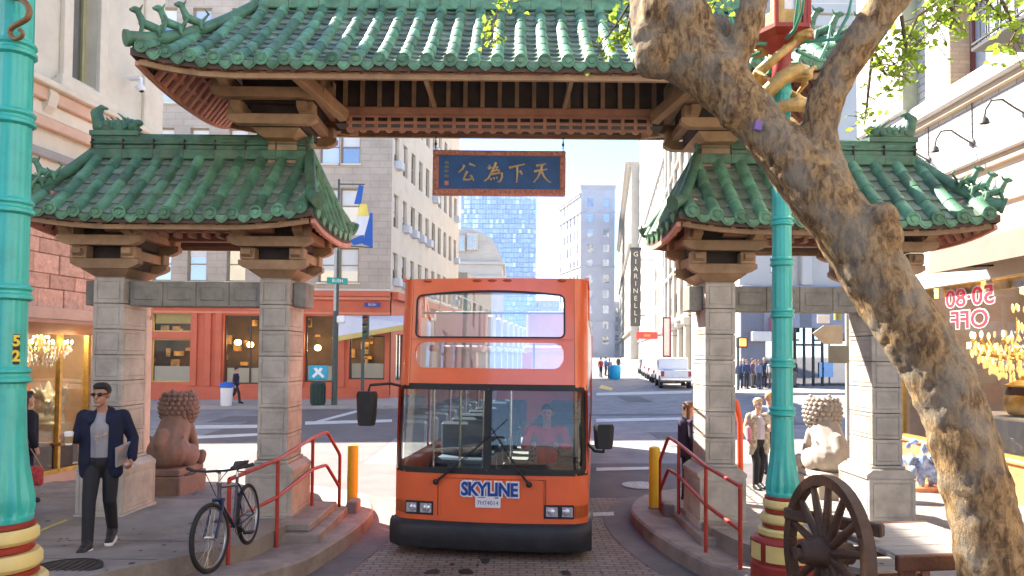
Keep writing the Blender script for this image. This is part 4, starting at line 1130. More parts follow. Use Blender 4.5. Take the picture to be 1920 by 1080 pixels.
for i, px in enumerate((330, 450, 590, 690)):
    L_ = bpy.data.lights.new('cafe_glow', 'POINT'); L_.energy = 14; L_.color = (1, .68, .3); L_.shadow_soft_size = .2
    lo_ = bpy.data.objects.new('cafe_glow', L_); COL.objects.link(lo_); lo_.parent = bt; lo_.location = (fxp(px), -1.2, 2.9)
b = MB(); rnd = random.Random(2)
for i in range(60): x = rnd.uniform(1, 18); z = rnd.uniform(1.2, 3.9); b.b2(x, x+rnd.uniform(.1, .5), -2.45, -2.3, z, z+rnd.uniform(.1, .5))
tag(b.build('cafe_fittings', mat('cafe fittings', (.5, .30, .10), .6, .8, 2), bt), kind='stuff')
for (z0, z1, out, m) in ((5.02, 5.3, .42, orange), (4.85, 5.018, .3, orange_pale), (4.12, 4.25, .2, orange_pale), (5.302, 5.42, .2, cream_trim), (-.4, .5, .14, orange)):
    MB().b2(-.02, 26, .06, out, z0, z1, 0, .02).build('cornice', m, bt)
for px in (366, 392, 412, 566, 642): MB().b2(fxp(px)-.16, fxp(px)+.16, .08, .2, .5, 4.12, 0, .02).build('pilaster', orange, bt)
MB().b2(fxp(455), fxp(282), .2, .26, 4.42, 4.7, 0, .01).build('sign_strip', mat('grey sign strip', (.38, .33, .30), .7), bt)
b = MB(); rnd = random.Random(11); x = fxp(283)-.3
while x > fxp(450): w = rnd.uniform(.12, .5); b.b2(x-w, x, .26, .275, 4.5, 4.66); x -= w+rnd.uniform(.06, .25)
tag(b.build('worn_lettering', white_stone, bt), kind='stuff')
MB().b2(fxp(715), fxp(686), .42, .45, 4.5, 4.72).build('street_plate', mat('blue plate', (.03, .06, .25), .5), bt)
letter('BUSH', .16, white_stone, bt, (fxp(700.5), .456, 4.61), math.pi)
# side wall along the receding street
th = math.atan2(1, .13)
sw_ = pivot('side_wall', bt, (0, 0, 0), math.atan2(-1, -.13)-math.pi)
# side wall frame: local x runs towards the viewer, so the far end is negative
ops = []
SL_ = 16.6
for s in sills:
    for k in range(10):
        x = -(0.75+k*1.62); ops.append((x-.42, x+.42, s-.1, s+1.6))
so_ = [(-.9-k*2.6-1.9, -.9-k*2.6, .8, 3.2) for k in range(6)]
b = MB(); facade(b, -SL_, 0, 5.3, 22, ops, 0, .2); facade(b, -SL_, 0, -.5, 5.3, so_, .05, .2, 1)
b.quad((-SL_, 0, -.5), (-SL_, -24, -.5), (-SL_, -24, 22), (-SL_, 0, 22))
b.build('wall', [tan_side, orange], sw_)
for i, o in enumerate(ops):
    w = window(sw_, o, glass_dark, frame_tn, .2, bars=1, fw=.06, shade=blind)
    w['x'] = 0; del w['x']
acm = MB(); acm.b2(-.3, .3, 0, .4, 0, .42, 0, .02); acm.b2(-.26, .26, .4, .41, .04, .38); acm = acm.mesh('air_conditioner', ac_m)
rnd = random.Random(4)
for i, o in enumerate(ops):
    if rnd.random() < .42: inst('air_conditioner', acm, sw_, ((o[0]+o[1])/2, -.06, o[2]-.02))
for i in (2, 9, 16): o = [q for q in bt.children if q.name.startswith('window')][i]; inst('air_conditioner', acm, bt, (o.location.x, .0, o.location.z+.02))
for o in so_:
    w = MB().quad((o[1], -.12, o[2]), (o[0], -.12, o[2]), (o[0], -.12, o[3]), (o[1], -.12, o[3])).build('shop_window', glass_dark, sw_)
    f = MB(); f.b2(o[0], o[1], -.14, -.08, o[2], o[2]+.07); f.b2((o[0]+o[1])/2-.04, (o[0]+o[1])/2+.04, -.14, -.08, o[2]+.07, o[3]); f.build('frame', frame_dk, w)
MB().b2(-SL_, .0, .05, .4, 4.9, 5.3, 0, .02).build('cornice', orange, sw_)
MB().b2(-SL_, .0, .0, .5, 21.4, 22.05, 0, .04).build('cornice', cream_trim, sw_)
MB().b2(-.03, 26, .0, .5, 21.4, 22.05, 0, .04).build('roof_cornice', cream_trim, bt)
# awning at the corner
t = thing('corner_awning', 'white awning with an ochre edge on the orange corner front beside the traffic signal', 'awning', (TX, TY, 0), math.pi)
aw = mat('white awning cloth', (.72, .68, .66), .85, .06, 2)
b = MB(); xa, xb = fxp(634), -1.3
vs = [(xa, .1, 4.1), (xb, .1, 4.1), (xa, 1.1, 2.95), (xb, 1.3, 3.65), (xa, .1, 4.05), (xb, .1, 4.05), (xa, 1.1, 2.9), (xb, 1.3, 3.6)]
b.add(vs, [(0, 1, 3, 2), (4, 6, 7, 5), (2, 3, 7, 6), (0, 2, 6, 4), (1, 5, 7, 3), (0, 4, 5, 1)]); b.build('cover', aw, t)
b = MB(); b.bar((xa, 1.11, 2.86), (xb, 1.31, 3.56), .03, .24); b.build('valance', yel, t)

# ---- simple city blocks further off
def block(name, label, cat, O, u, w, dep, h, sill0, dz, wins, m, gm=None, ww=1.2, wh=1.7, fm=None, base=-.3, r=.2, extra=None, zlim=None, group=None, back=None):
    t = thing(name, label, cat, (O[0], O[1], 0), wall_frame(O, u), group)
    ops = []
    z = sill0
    while z+wh < h-.8:
        for x in wins: ops.append((x-ww/2, x+ww/2, z, z+wh))
        z += dz
    b = MB(); facade(b, 0, w, base, h, ops, 0, r); box_rest(b, 0, w, dep, base, h); b.build('wall', m, t)
    for o in ops: window(t, o, gm or glass_dark, fm or frame_tn, r, bars=1, fw=.09)
    if extra: extra(t, w, h)
    return t
pane_far = pane('far grey pane', (.12, .13, .15), .1)
ivory = mat('ivory stone', (.48, .445, .39), .8, .08, .6, dirt=.15, dcol=(.5, .45, .38))
ivory2 = mat('pale cream stone', (.46, .41, .33), .8, .1, .6)
greyst = mat('blue grey stone', (.34, .36, .42), .8, .1, .3)
def cornices(m, zs_, out=.7):
    def f(t, w, h):
        for z0, z1, k in [(h-1.2, h-.5, .6), (h-.498, h+.12, 1.)]+[(q, q+.4, .45) for q in zs_]: MB().b2(-.3, w+.3, 0, out*k, z0, z1, 0, .05).build('cornice', m, t)
    return f
ur = (.13, 1.0)
def rp(y): return (gr(y), y)
def ornate(t, w, h):
    cornices(ivory2, [6.2, 12, 18, 24])(t, w, h)
    for x in (.6, 7.5, 14.5, 21.5, 27.5):
        MB().b2(x-.55, x+.55, .0, .5, 0, 5.2, 0, .05).build('pier', ivory2, t); MB().b2(x-.8, x+.8, 0, .8, 5.2, 6.15, 0, .15).build('capital', ivory, t)
        MB().b2(x-.4, x+.4, .0, .35, 6.6, h-1.3, 0, .05).build('pilaster', ivory2, t)
L1 = math.hypot(1, .13)
block('stone_building', 'ivory stone building with ornate piers right of the parked cars', 'building', rp(70), ur, 30*L1, 22, 44, 7.2, 3.9, [2.2+i*2.3 for i in range(12)], ivory, pane_far, 1.1, 2.3, extra=ornate, r=.04)
def white_ex(t, w, h):
    cornices(ivory, [5.5, 30])(t, w, h)
block('stone_building', 'white stone building with tall narrow windows behind the vertical sign', 'building', rp(100.3), ur, 79*L1, 24, 57, 6.5, 4.1, [3+i*4.4 for i in range(18)], mat('white stone', (.50, .475, .43), .8, .06, .5), pane_far, 2.0, 2.7, extra=white_ex, r=.03)
block('stone_building', 'cream stone building with heavy cornice at the far end of the right side', 'building', (gr(180)-2.0, 180), ur, 150*L1, 24, 51, 7, 4.4, [4+i*7 for i in range(21)], ivory2, pane_far, 3.0, 2.8, extra=cornices(ivory2, [8, 30, 50], 1.6), r=.03)
# ornamental corner of the near right block, facing the cross street
def store(t, w, h):
    dk = mat('slate shopfront', (.17, .18, .22), .7, .15, .6)
    MB().b2(-.1, w, .02, .3, -.3, 5.9).build('shopfront', dk, t)
    MB().b2(-.2, w, .02, .5, 5.9, 6.6, 0, .05).build('cornice', mat('slate trim', (.26, .27, .31), .7), t)
    n = int(w/2.9)
    for i in range(n):
        x = 1.0+i*2.9
        MB().b2(x-.35, x+.35, .0, .55, 6.62, 13.5, 0, .08).build('pilaster', MATS['white stone'], t)
        o = MB().quad((x+2.5, .33, .6), (x+.5, .33, .6), (x+.5, .33, 3.2), (x+2.5, .33, 3.2)).build('shop_window', glass_dark, t)
        f = MB(); f.b2(x+.45, x+2.55, .31, .4, .5, .6); f.b2(x+.45, x+2.55, .31, .4, 3.2, 3.3); f.b2(x+1.47, x+1.53, .335, .38, .6, 3.2); f.build('frame', iron_dark, o)
        MB().b2(x+.4, x+2.6, .31, .36, 3.7, 4.9, 0, .02).build('sign_panel', mat('shop sign grey', (.25, .27, .33), .6), t)
    cornices(MATS['white stone'], [13.6], .6)(t, w, h)
cb = block('stone_building', 'slate and white corner building behind the crowd beyond the right gate arch', 'building', (gr(44.5)+34, 44.5), (-1, 0), 34, 1.0, 24, 7.4, 4.0, [.9+1.55+i*2.9 for i in range(11)], MATS['white stone'], None, 1.3, 2.6, extra=store)
def cxp(px): return gr(44.5)+34-((px-960)/FPX*44.2)
dq = MB().b2(cxp(1541), cxp(1490), .31, .36, .1, 4.0).build('door_recess', glass_dark, cb)
q = MB(); [q.b2(cxp(x)-.05, cxp(x)+.05, .36, .46, .1, 4.0) for x in (1490, 1507, 1524, 1541)]; q.b2(cxp(1541), cxp(1490), .36, .45, 2.9, 3.02); q.build('frame', iron_dark, dq)
MB().b2(cxp(1441), cxp(1405), .37, .9, 3.15, 3.75, 0, .03).build('white_awning', white_stone, cb)
MB().b2(cxp(1560), cxp(1534), .42, .46, 1.0, 1.9).build('blue_poster', mat('poster blue', (.25, .45, .7), .5), cb)
MB().b2(cxp(1449), cxp(1442), .3, .9, 3.6, 4.6).build('pink_banner', mat('banner pink', (.7, .15, .25), .6), cb)
side = block('stone_building', 'white side of the corner building hidden behind the right gate pillar', 'building', rp(45.2), ur, 24*L1, 20, 24, 7.4, 4, [2.5+i*3 for i in range(7)], MATS['white stone'])
# vertical blade sign, red sign, banner
t = thing('blade_sign', 'tall dark vertical sign with pale letters hung on the white building', 'sign', (gr(122)-1.5, 122, 0), 0)
MB().b2(-2.6, -.9, -.25, .25, 7.2, 20.2).build('board', mat('sign black', (.07, .06, .05), .6), t)
for z in (9, 18.5): MB().bar((-.9, 0, z), (1.7, 0, z), .12, .12).build('bracket', iron_dark, t)
for i, ch in enumerate('GIARINELLI'): letter(ch, 1.15, mat('sign cream', (.75, .66, .5), .6), t, (-1.75, -.27, 19.4-i*1.25))
MB().b2(-2.75, -.75, -.28, .28, 20.21, 20.6, 0, .05).build('sign_cap', iron_dark, t)
p = at(1213, 629, 80)
t = thing('red_sign', 'small red sign board hung over the parked cars', 'sign', p)
MB().b2(-1.2, 1.2, -.12, .12, -.4, .4, 0, .03).build('board', mat('sign red', (.65, .07, .05), .5), t)
MB().b2(-.35, .35, -.135, -.121, -.12, .12, 0, .005).build('badge', mat('badge orange', (.8, .3, .1), .5), t); MB().bar((1.2, 0, 0), (gr(80)-p.x+.1, 0, 0), .06, .06).build('bracket', iron_dark, t)
p = at(1250, 632, 72)
t = thing('wall_banner', 'narrow dark red framed banner on the ivory building above the pickup', 'banner', p)
MB().b2(-.35, .35, -.05, .05, -1.9, 1.9).build('cloth', white_stone, t)
for (x0, x1, z0, z1) in ((-.42, -.28, -2, 2), (.28, .42, -2, 2), (-.28, .28, 1.86, 2), (-.28, .28, -2, -1.86)): MB().b2(x0, x1, -.09, .09, z0, z1).build('frame', mat('oxblood', (.2, .02, .03), .6), t)
MB().bar((.4, 0, 1.5), (gr(72)-p.x+.1, 0, 1.5), .05, .05).build('bracket', iron_dark, t)

# ---- left side beyond the tan building
def lp(y): return (gl(y), y)
block('low_building', 'low cream building on the left side hidden behind the bus top', 'building', lp(76), (-.13, -1), 20*L1, 20, 8.6, 4.6, 3.6, [2+i*3 for i in range(6)], ivory2, None, 1.2, 1.8)
# white building with a curved mansard
t = thing('domed_building', 'white building with a curved mansard roof between the tan block and the glass tower', 'building', (0, 132, 0))
wst = MATS['white stone']
def X_(px, Y): return (px-960)/FPX*Y
x0, x1 = X_(800, 132), X_(941, 132)
b = MB(); b.b2(x0, x1, 0, 24, -.3, 19.0); b.build('wall', wst, t)
prof = [(x0, 19.0), (x1, 19.0), (x1-.25, 20.2), (x1-.9, 21.8), (x1-2.0, 23.4), (x1-3.6, 24.6), (x1-5.5, 25.3), (x0, 25.4)]
b = MB(); b.prism(prof, .3, 22, 'y'); b.build('mansard', ivory, t, 40)
for z in (19.0, 16.4): MB().b2(x0, x1+.5, -.6, 24, z-.3, z+.25, 0, .08).build('cornice', wst, t)
for px, py in ((884, 455), (860, 458)):
    x = X_(px, 132); d = pivot('dormer', t, (x, 0, 2.2+(665-py)/FPX*132)); MB().b2(-1, 1, -.5, 1.5, -1.4, 1.6, 0, .05).build('surround', wst, d)
    for i in (-1, 1):
        for j in (-.8, .0, .8): MB().quad((i*.42-.26, -.51, j-.3), (i*.42+.26, -.51, j-.3), (i*.42+.26, -.51, j+.3), (i*.42-.26, -.51, j+.3)).build('pane', glass_dark, d)
for px in (862, 884, 896, 912): 
    x = X_(px, 132); w = MB().quad((x-.5, -.01, 15.0), (x+.5, -.01, 15.0), (x+.5, -.01, 16.0), (x-.5, -.01, 16.0)).build('window', glass_dark, t); MB().b2(x-.6, x+.6, -.06, -.005, 14.85, 15.0).build('sill', wst, w)
# glass tower
t = thing('glass_tower', 'blue glass office tower rising behind the white mansard building', 'tower', (0, 320, 0))
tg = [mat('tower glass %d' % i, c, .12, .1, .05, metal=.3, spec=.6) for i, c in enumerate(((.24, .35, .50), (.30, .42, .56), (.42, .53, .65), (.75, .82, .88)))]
mull = mat('tower mullion', (.42, .50, .62), .5)
xa, xb, xc = X_(862, 320), X_(905, 320), X_(1004, 320); H = 73.5
t_ = MB(); t_.b2(xa, xc-.3, .6, 40, -.3, H-1); t_.build('core', tg[1], t)
rnd = random.Random(8); P = MB(); nz = 34; nx = 26
for i in range(nx):
    for j in range(nz):
        u0, u1 = lerp(xa, xc, i/nx), lerp(xa, xc, (i+1)/nx); z0, z1 = H*j/nz, H*(j+1)/nz
        if j == nz-1 and i > nx*.75: z1 -= (i-nx*.75)*.25
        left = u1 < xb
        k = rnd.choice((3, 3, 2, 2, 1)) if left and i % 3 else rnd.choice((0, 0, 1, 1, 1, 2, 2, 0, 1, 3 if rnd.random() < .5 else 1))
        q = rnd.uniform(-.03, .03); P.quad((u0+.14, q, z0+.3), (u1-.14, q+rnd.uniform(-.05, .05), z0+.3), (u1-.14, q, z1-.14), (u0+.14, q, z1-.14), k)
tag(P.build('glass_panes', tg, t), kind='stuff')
b = MB()
for i in range(nx+1): x = lerp(xa, xc, i/nx); b.b2(x-.1, x+.1, .1, .7, 0, H)
for j in range(nz+1): z = H*j/nz; b.b2(xa, xc, .1, .65, z-.12, z+.12)
tag(b.build('mullions', mull, t), kind='stuff')
# grey blue corner block at the end of the street
gx = X_(1119, 250)
pane_blue = pane('blue window pane', (.10, .16, .26), .25)
t = block('office_building', 'blue grey stone office block with arched top windows closing the street', 'building', (X_(1152, 250), 250), (-1, 0), X_(1152, 250)-X_(1088, 250), 30, 61.5, 6, 5.35, [3.0, 8.6], greyst, pane_blue, 2.2, 3.0, fm=greyst, extra=cornices(greyst, [14, 33, 52], .7))
ls = math.atan2(1, -.28)
block('office_building', 'sunlit flank of the blue grey block at the street end, painted pale', 'building', (X_(1088, 250)-.1, 250.6), (-.22, 1.0), 26, .6, 59, 6, 5.35, [3+i*4.2 for i in range(6)], ivory, pane_far, 2.2, 3.2, extra=cornices(ivory, [33, 52], .7), r=.03)  # left face of the grey block; sun on it put into paler stone
block('office_building', 'low blue grey building at street level beyond the bus', 'building', (X_(1165, 330), 330), (-1, 0), 16, 20, 26, 5, 4.2, [2+i*3 for i in range(5)], greyst, None, 1.4, 2.4)
block('office_building', 'pale distant block filling the end of the street', 'building', (X_(1180, 420), 420), (-1, 0), 60, 20, 34, 5, 4.2, [2+i*4 for i in range(14)], ivory2, None, 1.8, 2.4)

# masses behind the viewer that the glass reflects
block('street_building', 'plain cream building further up the hill behind the viewpoint', 'building', (-10.2, -3), (-.0, -1), 24, 10, 13, 4, 3.6, [2+i*3 for i in range(7)], cream, None, 1.2, 1.9)
block('street_building', 'tan brick building further up the hill behind the viewpoint', 'building', (9.2, -26), (0, 1), 24, 10, 12, 4, 3.6, [2+i*3 for i in range(7)], tan_side, None, 1.2, 1.9)
# ------------------------------------------------------------------ the bus
paint = mat('orange bus paint', (.80, .145, .048), .3, .1, .8, coat=.45, spec=.5, dirt=.3, dcol=(.5, .10, .04), dscale=1.8)
bounce_white = mat('bounce lit bus side', (.78, .72, .70), .35, .05, .8, coat=.3)  # bright bounce on the upper bus sides put in as pale colour
rubber = mat('black rubber', (.018, .018, .019), .55, .25, 8, .1, 60)
bump_m = mat('black bumper plastic', (.022, .022, .024), .5, .25, 5, .15, 50, dirt=.25, dcol=(.07, .065, .06), dscale=3)
bus_gl = glass('bus windscreen glass', (.86, .94, .91), .015)
bus_gl2 = glass('bus upper glass', (.92, .94, .95), .3)
chrome = mat('chrome reflector', (.8, .8, .8), .12, .05, metal=1)
amber = mat('amber lens', (.42, .09, .02), .25, .1, coat=.5)
inner = mat('bus interior grey', (.28, .30, .30), .7, .1)
seatm = mat('bus seat blue', (.12, .16, .22), .8, .2)
BX, BY, BZ = -.29, 9.3, -.45
bus = thing('double_decker_bus', 'orange open-top double decker bus coming through the gate towards the camera', 'bus', (BX, BY, BZ), R(-6.6))
def fy(x, z):
    """how far the nose lies behind its foremost line"""
    y = .10*(x/1.28)**2
    a = abs(x)
    if a > 1.12: y += .14*((a-1.12)/.16)**2
    if z > 1.13: y += .1*cl((z-1.13)/1.1)
    if z > 2.23: y += .10*cl((z-2.23)/1.4)
    return y
def fq(x, z, d=0): return (x*(1-.045*cl((z-2.2)/.3)*0-.03*cl((z-1.13)/2.5)), fy(x, z)-d, z)
def nose(mb, x0, x1, z0, z1, d=0., nx=16, nz=3, mi=0):
    xs_ = frange(x0, x1, nx); zs_ = frange(z0, z1, nz)
    mb.sheet(lambda x, z: fq(x, z, d), xs_, zs_, mi)
def rring(hx0, hx1, hz0, hz1, r, k=6, ns=8, arch=0.):
    P = []
    C = [(hx1-r, hz1-r, 0), (hx0+r, hz1-r, 90), (hx0+r, hz0+r, 180), (hx1-r, hz0+r, 270)]
    for i, (cx, cz, a0) in enumerate(C):
        for j in range(k+1):
            a = R(a0+90*j/k); P.append((cx+r*math.cos(a), cz+r*math.sin(a), i, 0, 0))
        n = C[(i+1) % 4]; p = (cx+r*math.cos(R(a0+90)), cz+r*math.sin(R(a0+90))); q = (n[0]+r*math.cos(R(n[2])), n[1]+r*math.sin(R(n[2])))
        for j in range(1, ns): P.append((lerp(p[0], q[0], j/ns), lerp(p[1], q[1], j/ns), i, 1, 0))
    if arch: P = [(x, z+arch*(1-((x-(hx0+hx1)/2)/((hx1-hx0)/2))**2) if z > (hz0+hz1)/2 else z, i, s, 0) for x, z, i, s, _ in P]
    return P
def holed(mb, x0, x1, z0, z1, ring, d=0., mi=0):
    n = len(ring); V = []; F = []
    cor = [(x1, z1), (x0, z1), (x0, z0), (x1, z0)]
    for (x, z, i, s, _) in ring:
        if not s: o = cor[i]
        else: o = {0: (x, z1), 1: (x0, z), 2: (x, z0), 3: (x1, z)}[i]
        V += [fq(x, z, d), fq(*o, d)]
    # straight runs begin and end square to the frame
    for k in range(n):
        k2 = (k+1) % n; F.append((2*k, 2*k2, 2*k2+1, 2*k+1))
    b = len(mb.v); mb.add(V, F, mi)
def ringbar(mb, ring, w, d0, d1, mi=0):
    n = len(ring); cx = sum(p[0] for p in ring)/n; cz = sum(p[1] for p in ring)/n; V = []
    for k, p in enumerate(ring):
        a = ring[k-1]; b_ = ring[(k+1) % n]; tx, tz = b_[0]-a[0], b_[1]-a[1]; L = math.hypot(tx, tz) or 1; nx_, nz_ = tz/L, -tx/L
        for ww, dd in ((-w/2, d0), (-w/2, d1), (w/2, d1), (w/2, d0)): V.append(fq(p[0]+nx_*ww, p[1]+nz_*ww, dd))
    F = []
    for k in range(n):
        k2 = (k+1) % n
        for j in range(4): j2 = (j+1) % 4; F.append((4*k+j, 4*k2+j, 4*k2+j2, 4*k+j2))
    mb.add(V, F, mi)
def fillring(mb, ring, d, mi=0):
    n = len(ring); V = [fq(p[0], p[1], d) for p in ring]; cx = sum(p[0] for p in ring)/n; cz = sum(p[1] for p in ring)/n
    # strips so that the pane follows the curve of the nose
    up = [p for p in ring if p[1] >= cz]; 
    xs_ = sorted(set(round(p[0], 4) for p in ring)); 
    def span(x):
        zz = []
        for k in range(n):
            a, b_ = ring[k], ring[(k+1) % n]
            if (a[0]-x)*(b_[0]-x) <= 0 and abs(a[0]-b_[0]) > 1e-9: t = (x-a[0])/(b_[0]-a[0]); zz.append(a[1]+(b_[1]-a[1])*t)
        return (min(zz), max(zz)) if zz else (cz, cz)
    x0, x1 = xs_[0]+.001, xs_[-1]-.001; X = frange(x0, x1, 24)
    mb.sheet(lambda x, t: fq(x, lerp(*span(x), t), d), X, [0, .5, 1], mi)

HW = 1.28; LEN = 10.6
R_slot = rring(-1.07, .98, 2.46, 2.82, .15); R_up = rring(-1.05, .98, 2.875, 3.43, .07, arch=.06)
b = MB()
nose(b, -HW, HW, .48, 1.13, nz=5)
nose(b, -HW, -1.235, 1.13, 2.23, nx=3, nz=6); nose(b, 1.235, HW, 1.13, 2.23, nx=3, nz=6)
holed(b, -1.11, 1.11, 2.23, 2.845, R_slot); holed(b, -1.11, 1.11, 2.845, 3.66, R_up)
for s in (-1, 1): nose(b, min(s*1.11, s*HW), max(s*1.11, s*HW), 2.23, 3.66, nx=5, nz=5)
b.sheet(lambda x, k: (fq(x, 3.66)[0], fq(x, 3.66)[1]+.12*k, 3.66), frange(-HW, HW, 16), [0, 1])
b.sheet(lambda x, k: (fq(x, k)[0], fq(x, k)[1]+.10, k), frange(-HW+.05, HW-.05, 10), [3.45, 3.66])
f0 = fy(HW, 1)
sops_ = [(.55+i*1.62, .55+i*1.62+1.45) for i in range(6)]
for sx in (-1, 1):
    def sq(y0, y1, z0, z1, mi=0):
        q = [(sx*HW*(1-.03*cl((z-1.13)/2.5)), y, z) for (y, z) in ((y0, z0), (y1, z0), (y1, z1), (y0, z1))]
        b.add(q, [(0, 1, 2, 3) if sx > 0 else (3, 2, 1, 0)], mi)
    ya = .24
    sq(ya, LEN, .42, 1.2, 0); sq(ya+.1, LEN, 2.2, 2.3, 0); sq(ya+.2, 1.4, 2.3, 3.64, 0); sq(1.4, LEN, 2.3, 3.2, 1)
    last = ya
    for y0, y1 in sops_: sq(last, y0, 1.2, 2.2, 0); last = y1
    sq(last, LEN, 1.2, 2.2, 0)
    b.bar((sx*1.24, .4, 3.66), (sx*1.24, 1.4, 3.66), .06, .04); b.bar((sx*1.24, 1.4, 3.64), (sx*1.24, 1.9, 3.2), .06, .04); b.bar((sx*1.245, 1.9, 3.2), (sx*1.245, LEN, 3.2), .06, .05, 1)
b.quad((-HW, LEN, .4), (-HW, LEN, 3.2), (HW, LEN, 3.2), (HW, LEN, .4), 0)
body = b.build('body', [paint, bounce_white], bus, 40)
b = MB(); b.b2(-1.22, 1.22, .35, LEN-.02, 2.2, 2.27); b.b2(-1.22, 1.22, .3, LEN-.02, .42, .5); b.build('deck', inner, bus)
b = MB(); b.b2(-1.15, 1.15, .3, .75, .5, 1.06, 0, .04); b.b2(.1, 1.15, .22, .7, 1.0, 1.17, 0, .04); b.build('dashboard', mat('dashboard dark', (.03, .032, .034), .6), bus)
b = MB(); b.b2(-1.1, -.1, .32, .66, 1.06, 1.075); b.build('paper_on_dash', mat('white paper', (.75, .75, .72), .8, .05), bus)
# windscreen
wl = rring(-1.225, -.045, 1.15, 2.21, .05); wr_ = rring(-.0, 1.225, 1.15, 2.21, .05)
for w in (wl, wr_): q = MB(); fillring(q, w, -.01); q.build('windscreen', bus_gl, bus, 60)
q = MB()
for w in (wl, wr_): ringbar(q, w, .055, .004, -.02)
nose(q, -1.27, 1.27, 2.205, 2.262, .006, nz=1); nose(q, -1.27, 1.27, 1.105, 1.155, .006, nz=1)
q.build('windscreen_seal', rubber, bus, 40)
for w, nm in ((R_slot, 'deck_window'), (R_up, 'upper_window')):
    q = MB(); fillring(q, w, -.03); o = q.build(nm, bus_gl2, bus, 60)
    if nm == 'upper_window': q = MB(); ringbar(q, w, .022, .008, -.04); q.build('seal', rubber, o, 40); q = MB(); q.bar((-.95, fy(.95, 3.2)+.05, 3.2), (.95, fy(.95, 3.2)+.05, 3.2), .03, .025); q.build('glazing_bar', mat('grey bar', (.3, .31, .33), .5), o)
    else:
        q = MB(); ringbar(q, w, .02, .003, -.04); q.build('seal', paint, o, 40)
        q = MB()
        for x in (-.72, -.3, .55): q.bar((x, .32, 2.47), (x, .32, 2.8), .03, .03)
        q.build('glazing_bar', mat('grey bar', (.3, .31, .33), .5), o)
# bumper
q = MB()
zp_ = [(.13, .02), (.16, -.07), (.24, -.1), (.40, -.1), (.47, -.07), (.5, .02)]
q.sheet(lambda x, k: (x*1.035, fy(x, 0)*.9+zp_[k][1], zp_[k][0]), frange(-HW, HW, 18), range(6))
for s in (-1, 1): q.b2(s*1.2, s*1.325, .2, .95, .14, .5, 0, .03)
q.build('bumper', bump_m, bus, 50)
MB().b2(-1.2, 1.2, .3, LEN-.3, .22, .43).build('chassis', mat('chassis black', (.012, .012, .012), .9), bus)
# lamps
for s in (-1, 1):
    h = pivot('headlight', bus, (0, 0, 0)); q = MB()
    xa, xb = sorted((s*.72, s*1.10)); nose(q, xa, xb, .562, .738, .006, nx=6, nz=2); q.build('bezel', rubber, h)
    for c in (.81, 1.0):
        q = MB(); y = fy(c, .65)-.012; q.add([(s*c-.088, y, .59), (s*c+.088, y, .59), (s*c+.084, y, .712), (s*c-.084, y, .712)], [(0, 1, 2, 3)]); q.ell((s*c, y, .65), (.05, .02, .045), 12, 8); q.build('lens', mat('lamp silver', (.66, .66, .7), .18, .3, 40, metal=.55), h, 60)
    q = MB(); xa, xb = sorted((s*1.105, s*1.275)); nose(q, xa, xb, .58, .725, .008, nx=6, nz=2); q.build('turn_signal', amber, h, 60)
for x in (-.88, -.2, .0, .2, .92):
    MB().ell((x, fy(x, 3.62)-.01, 3.63), (.06, .03, .018), 10, 6).build('marker_light', amber, bus, 60)
# lettering, plate
navy = mat('navy lettering', (.02, .06, .28), .4, .2, 12); wlet = mat('white lettering', (.8, .8, .82), .4, .03)
for m_, bo, dy, sc in ((wlet, .028, -.012, 1), (navy, .008, -.022, 1)):
    me = text_mesh('SKYLINE', .235, .004, False, bo); me.materials.clear(); me.materials.append(m_)
    inst('lettering', me, bus, M=Matrix.Translation((0.02, dy, .915)) @ Matrix.Shear('XY', 4, (0, 0)) @ Matrix.Diagonal((.84, 1, 1, 1)))
pl = MB().b2(-.165, .165, -.02, -.006, .685, .835, 0, .005).build('number_plate', mat('plate white', (.75, .74, .76), .4, .03), bus)
letter('7H74014', .075, mat('plate blue', (.08, .1, .3), .5), pl, (0, -.022, .748), extrude=.002); MB().b2(.09, .14, -.023, -.0205, .808, .823).build('sticker', MATS['plate blue'], pl); MB().b2(-.13, -.03, -.023, -.0205, .812, .822).build('sticker', MATS['plate blue'], pl)
q = MB()
for (x0, x1, z0, z1) in ((-.62, .72, 1.045, 1.05), (-.62, -.617, .56, 1.045), (.717, .72, .56, 1.045)): q.b2(x0, x1, -.0065+.03, .05, z0, z1)
for i in range(14):
    a, c = lerp(-.66, .74, i/14), lerp(-.66, .74, (i+1)/14); q.bar((a, fy(a, 1)-.002, 1.05), (c, fy(c, 1)-.002, 1.05), .008, .004)
for x in (-.66, .74): q.bar((x, fy(x, 1)-.002, .56), (x, fy(x, 1)-.002, 1.05), .004, .008, up=(1, 0, 0))
q.build('hatch_gap', mat('panel gap', (.16, .03, .01), .8), bus)
# seams and rivets
q = MB()
for z in (2.262, 2.85): 
    for i in range(16): a, c = lerp(-1.1, 1.1, i/16), lerp(-1.1, 1.1, (i+1)/16); q.bar(Vector(fq(a, z, .001)), Vector(fq(c, z, .001)), .004, .004)
for x in (-1.11, 1.11): 
    for i in range(5): z0, z1 = lerp(2.26, 3.64, i/5), lerp(2.26, 3.64, (i+1)/5); q.bar(Vector(fq(x, z0, .001)), Vector(fq(x, z1, .001)), .004, .004, up=(1, 0, 0))
q.build('panel_seam', MATS['panel gap'], bus)
q = MB()
for z in (2.30, 3.60, 2.83, 2.87):
    for i in range(19): x = -1.08+i*.12; q.ell(fq(x, z, .0), (.006, .004, .006), 6, 4)
tag(q.build('rivets', paint, bus), kind='stuff')
q = MB()
for y in frange(1.5, 9.5, 8):
    for s in (-1, 1): q.cyl((s*1.2, y, 3.2), (s*1.2, y, 3.75), .014, None, 6)
for s in (-1, 1): q.cyl((s*1.2, 1.5, 3.75), (s*1.2, 9.5, 3.75), .016, None, 6); q.cyl((s*1.2, 1.5, 3.5), (s*1.2, 9.5, 3.5), .012, None, 6)
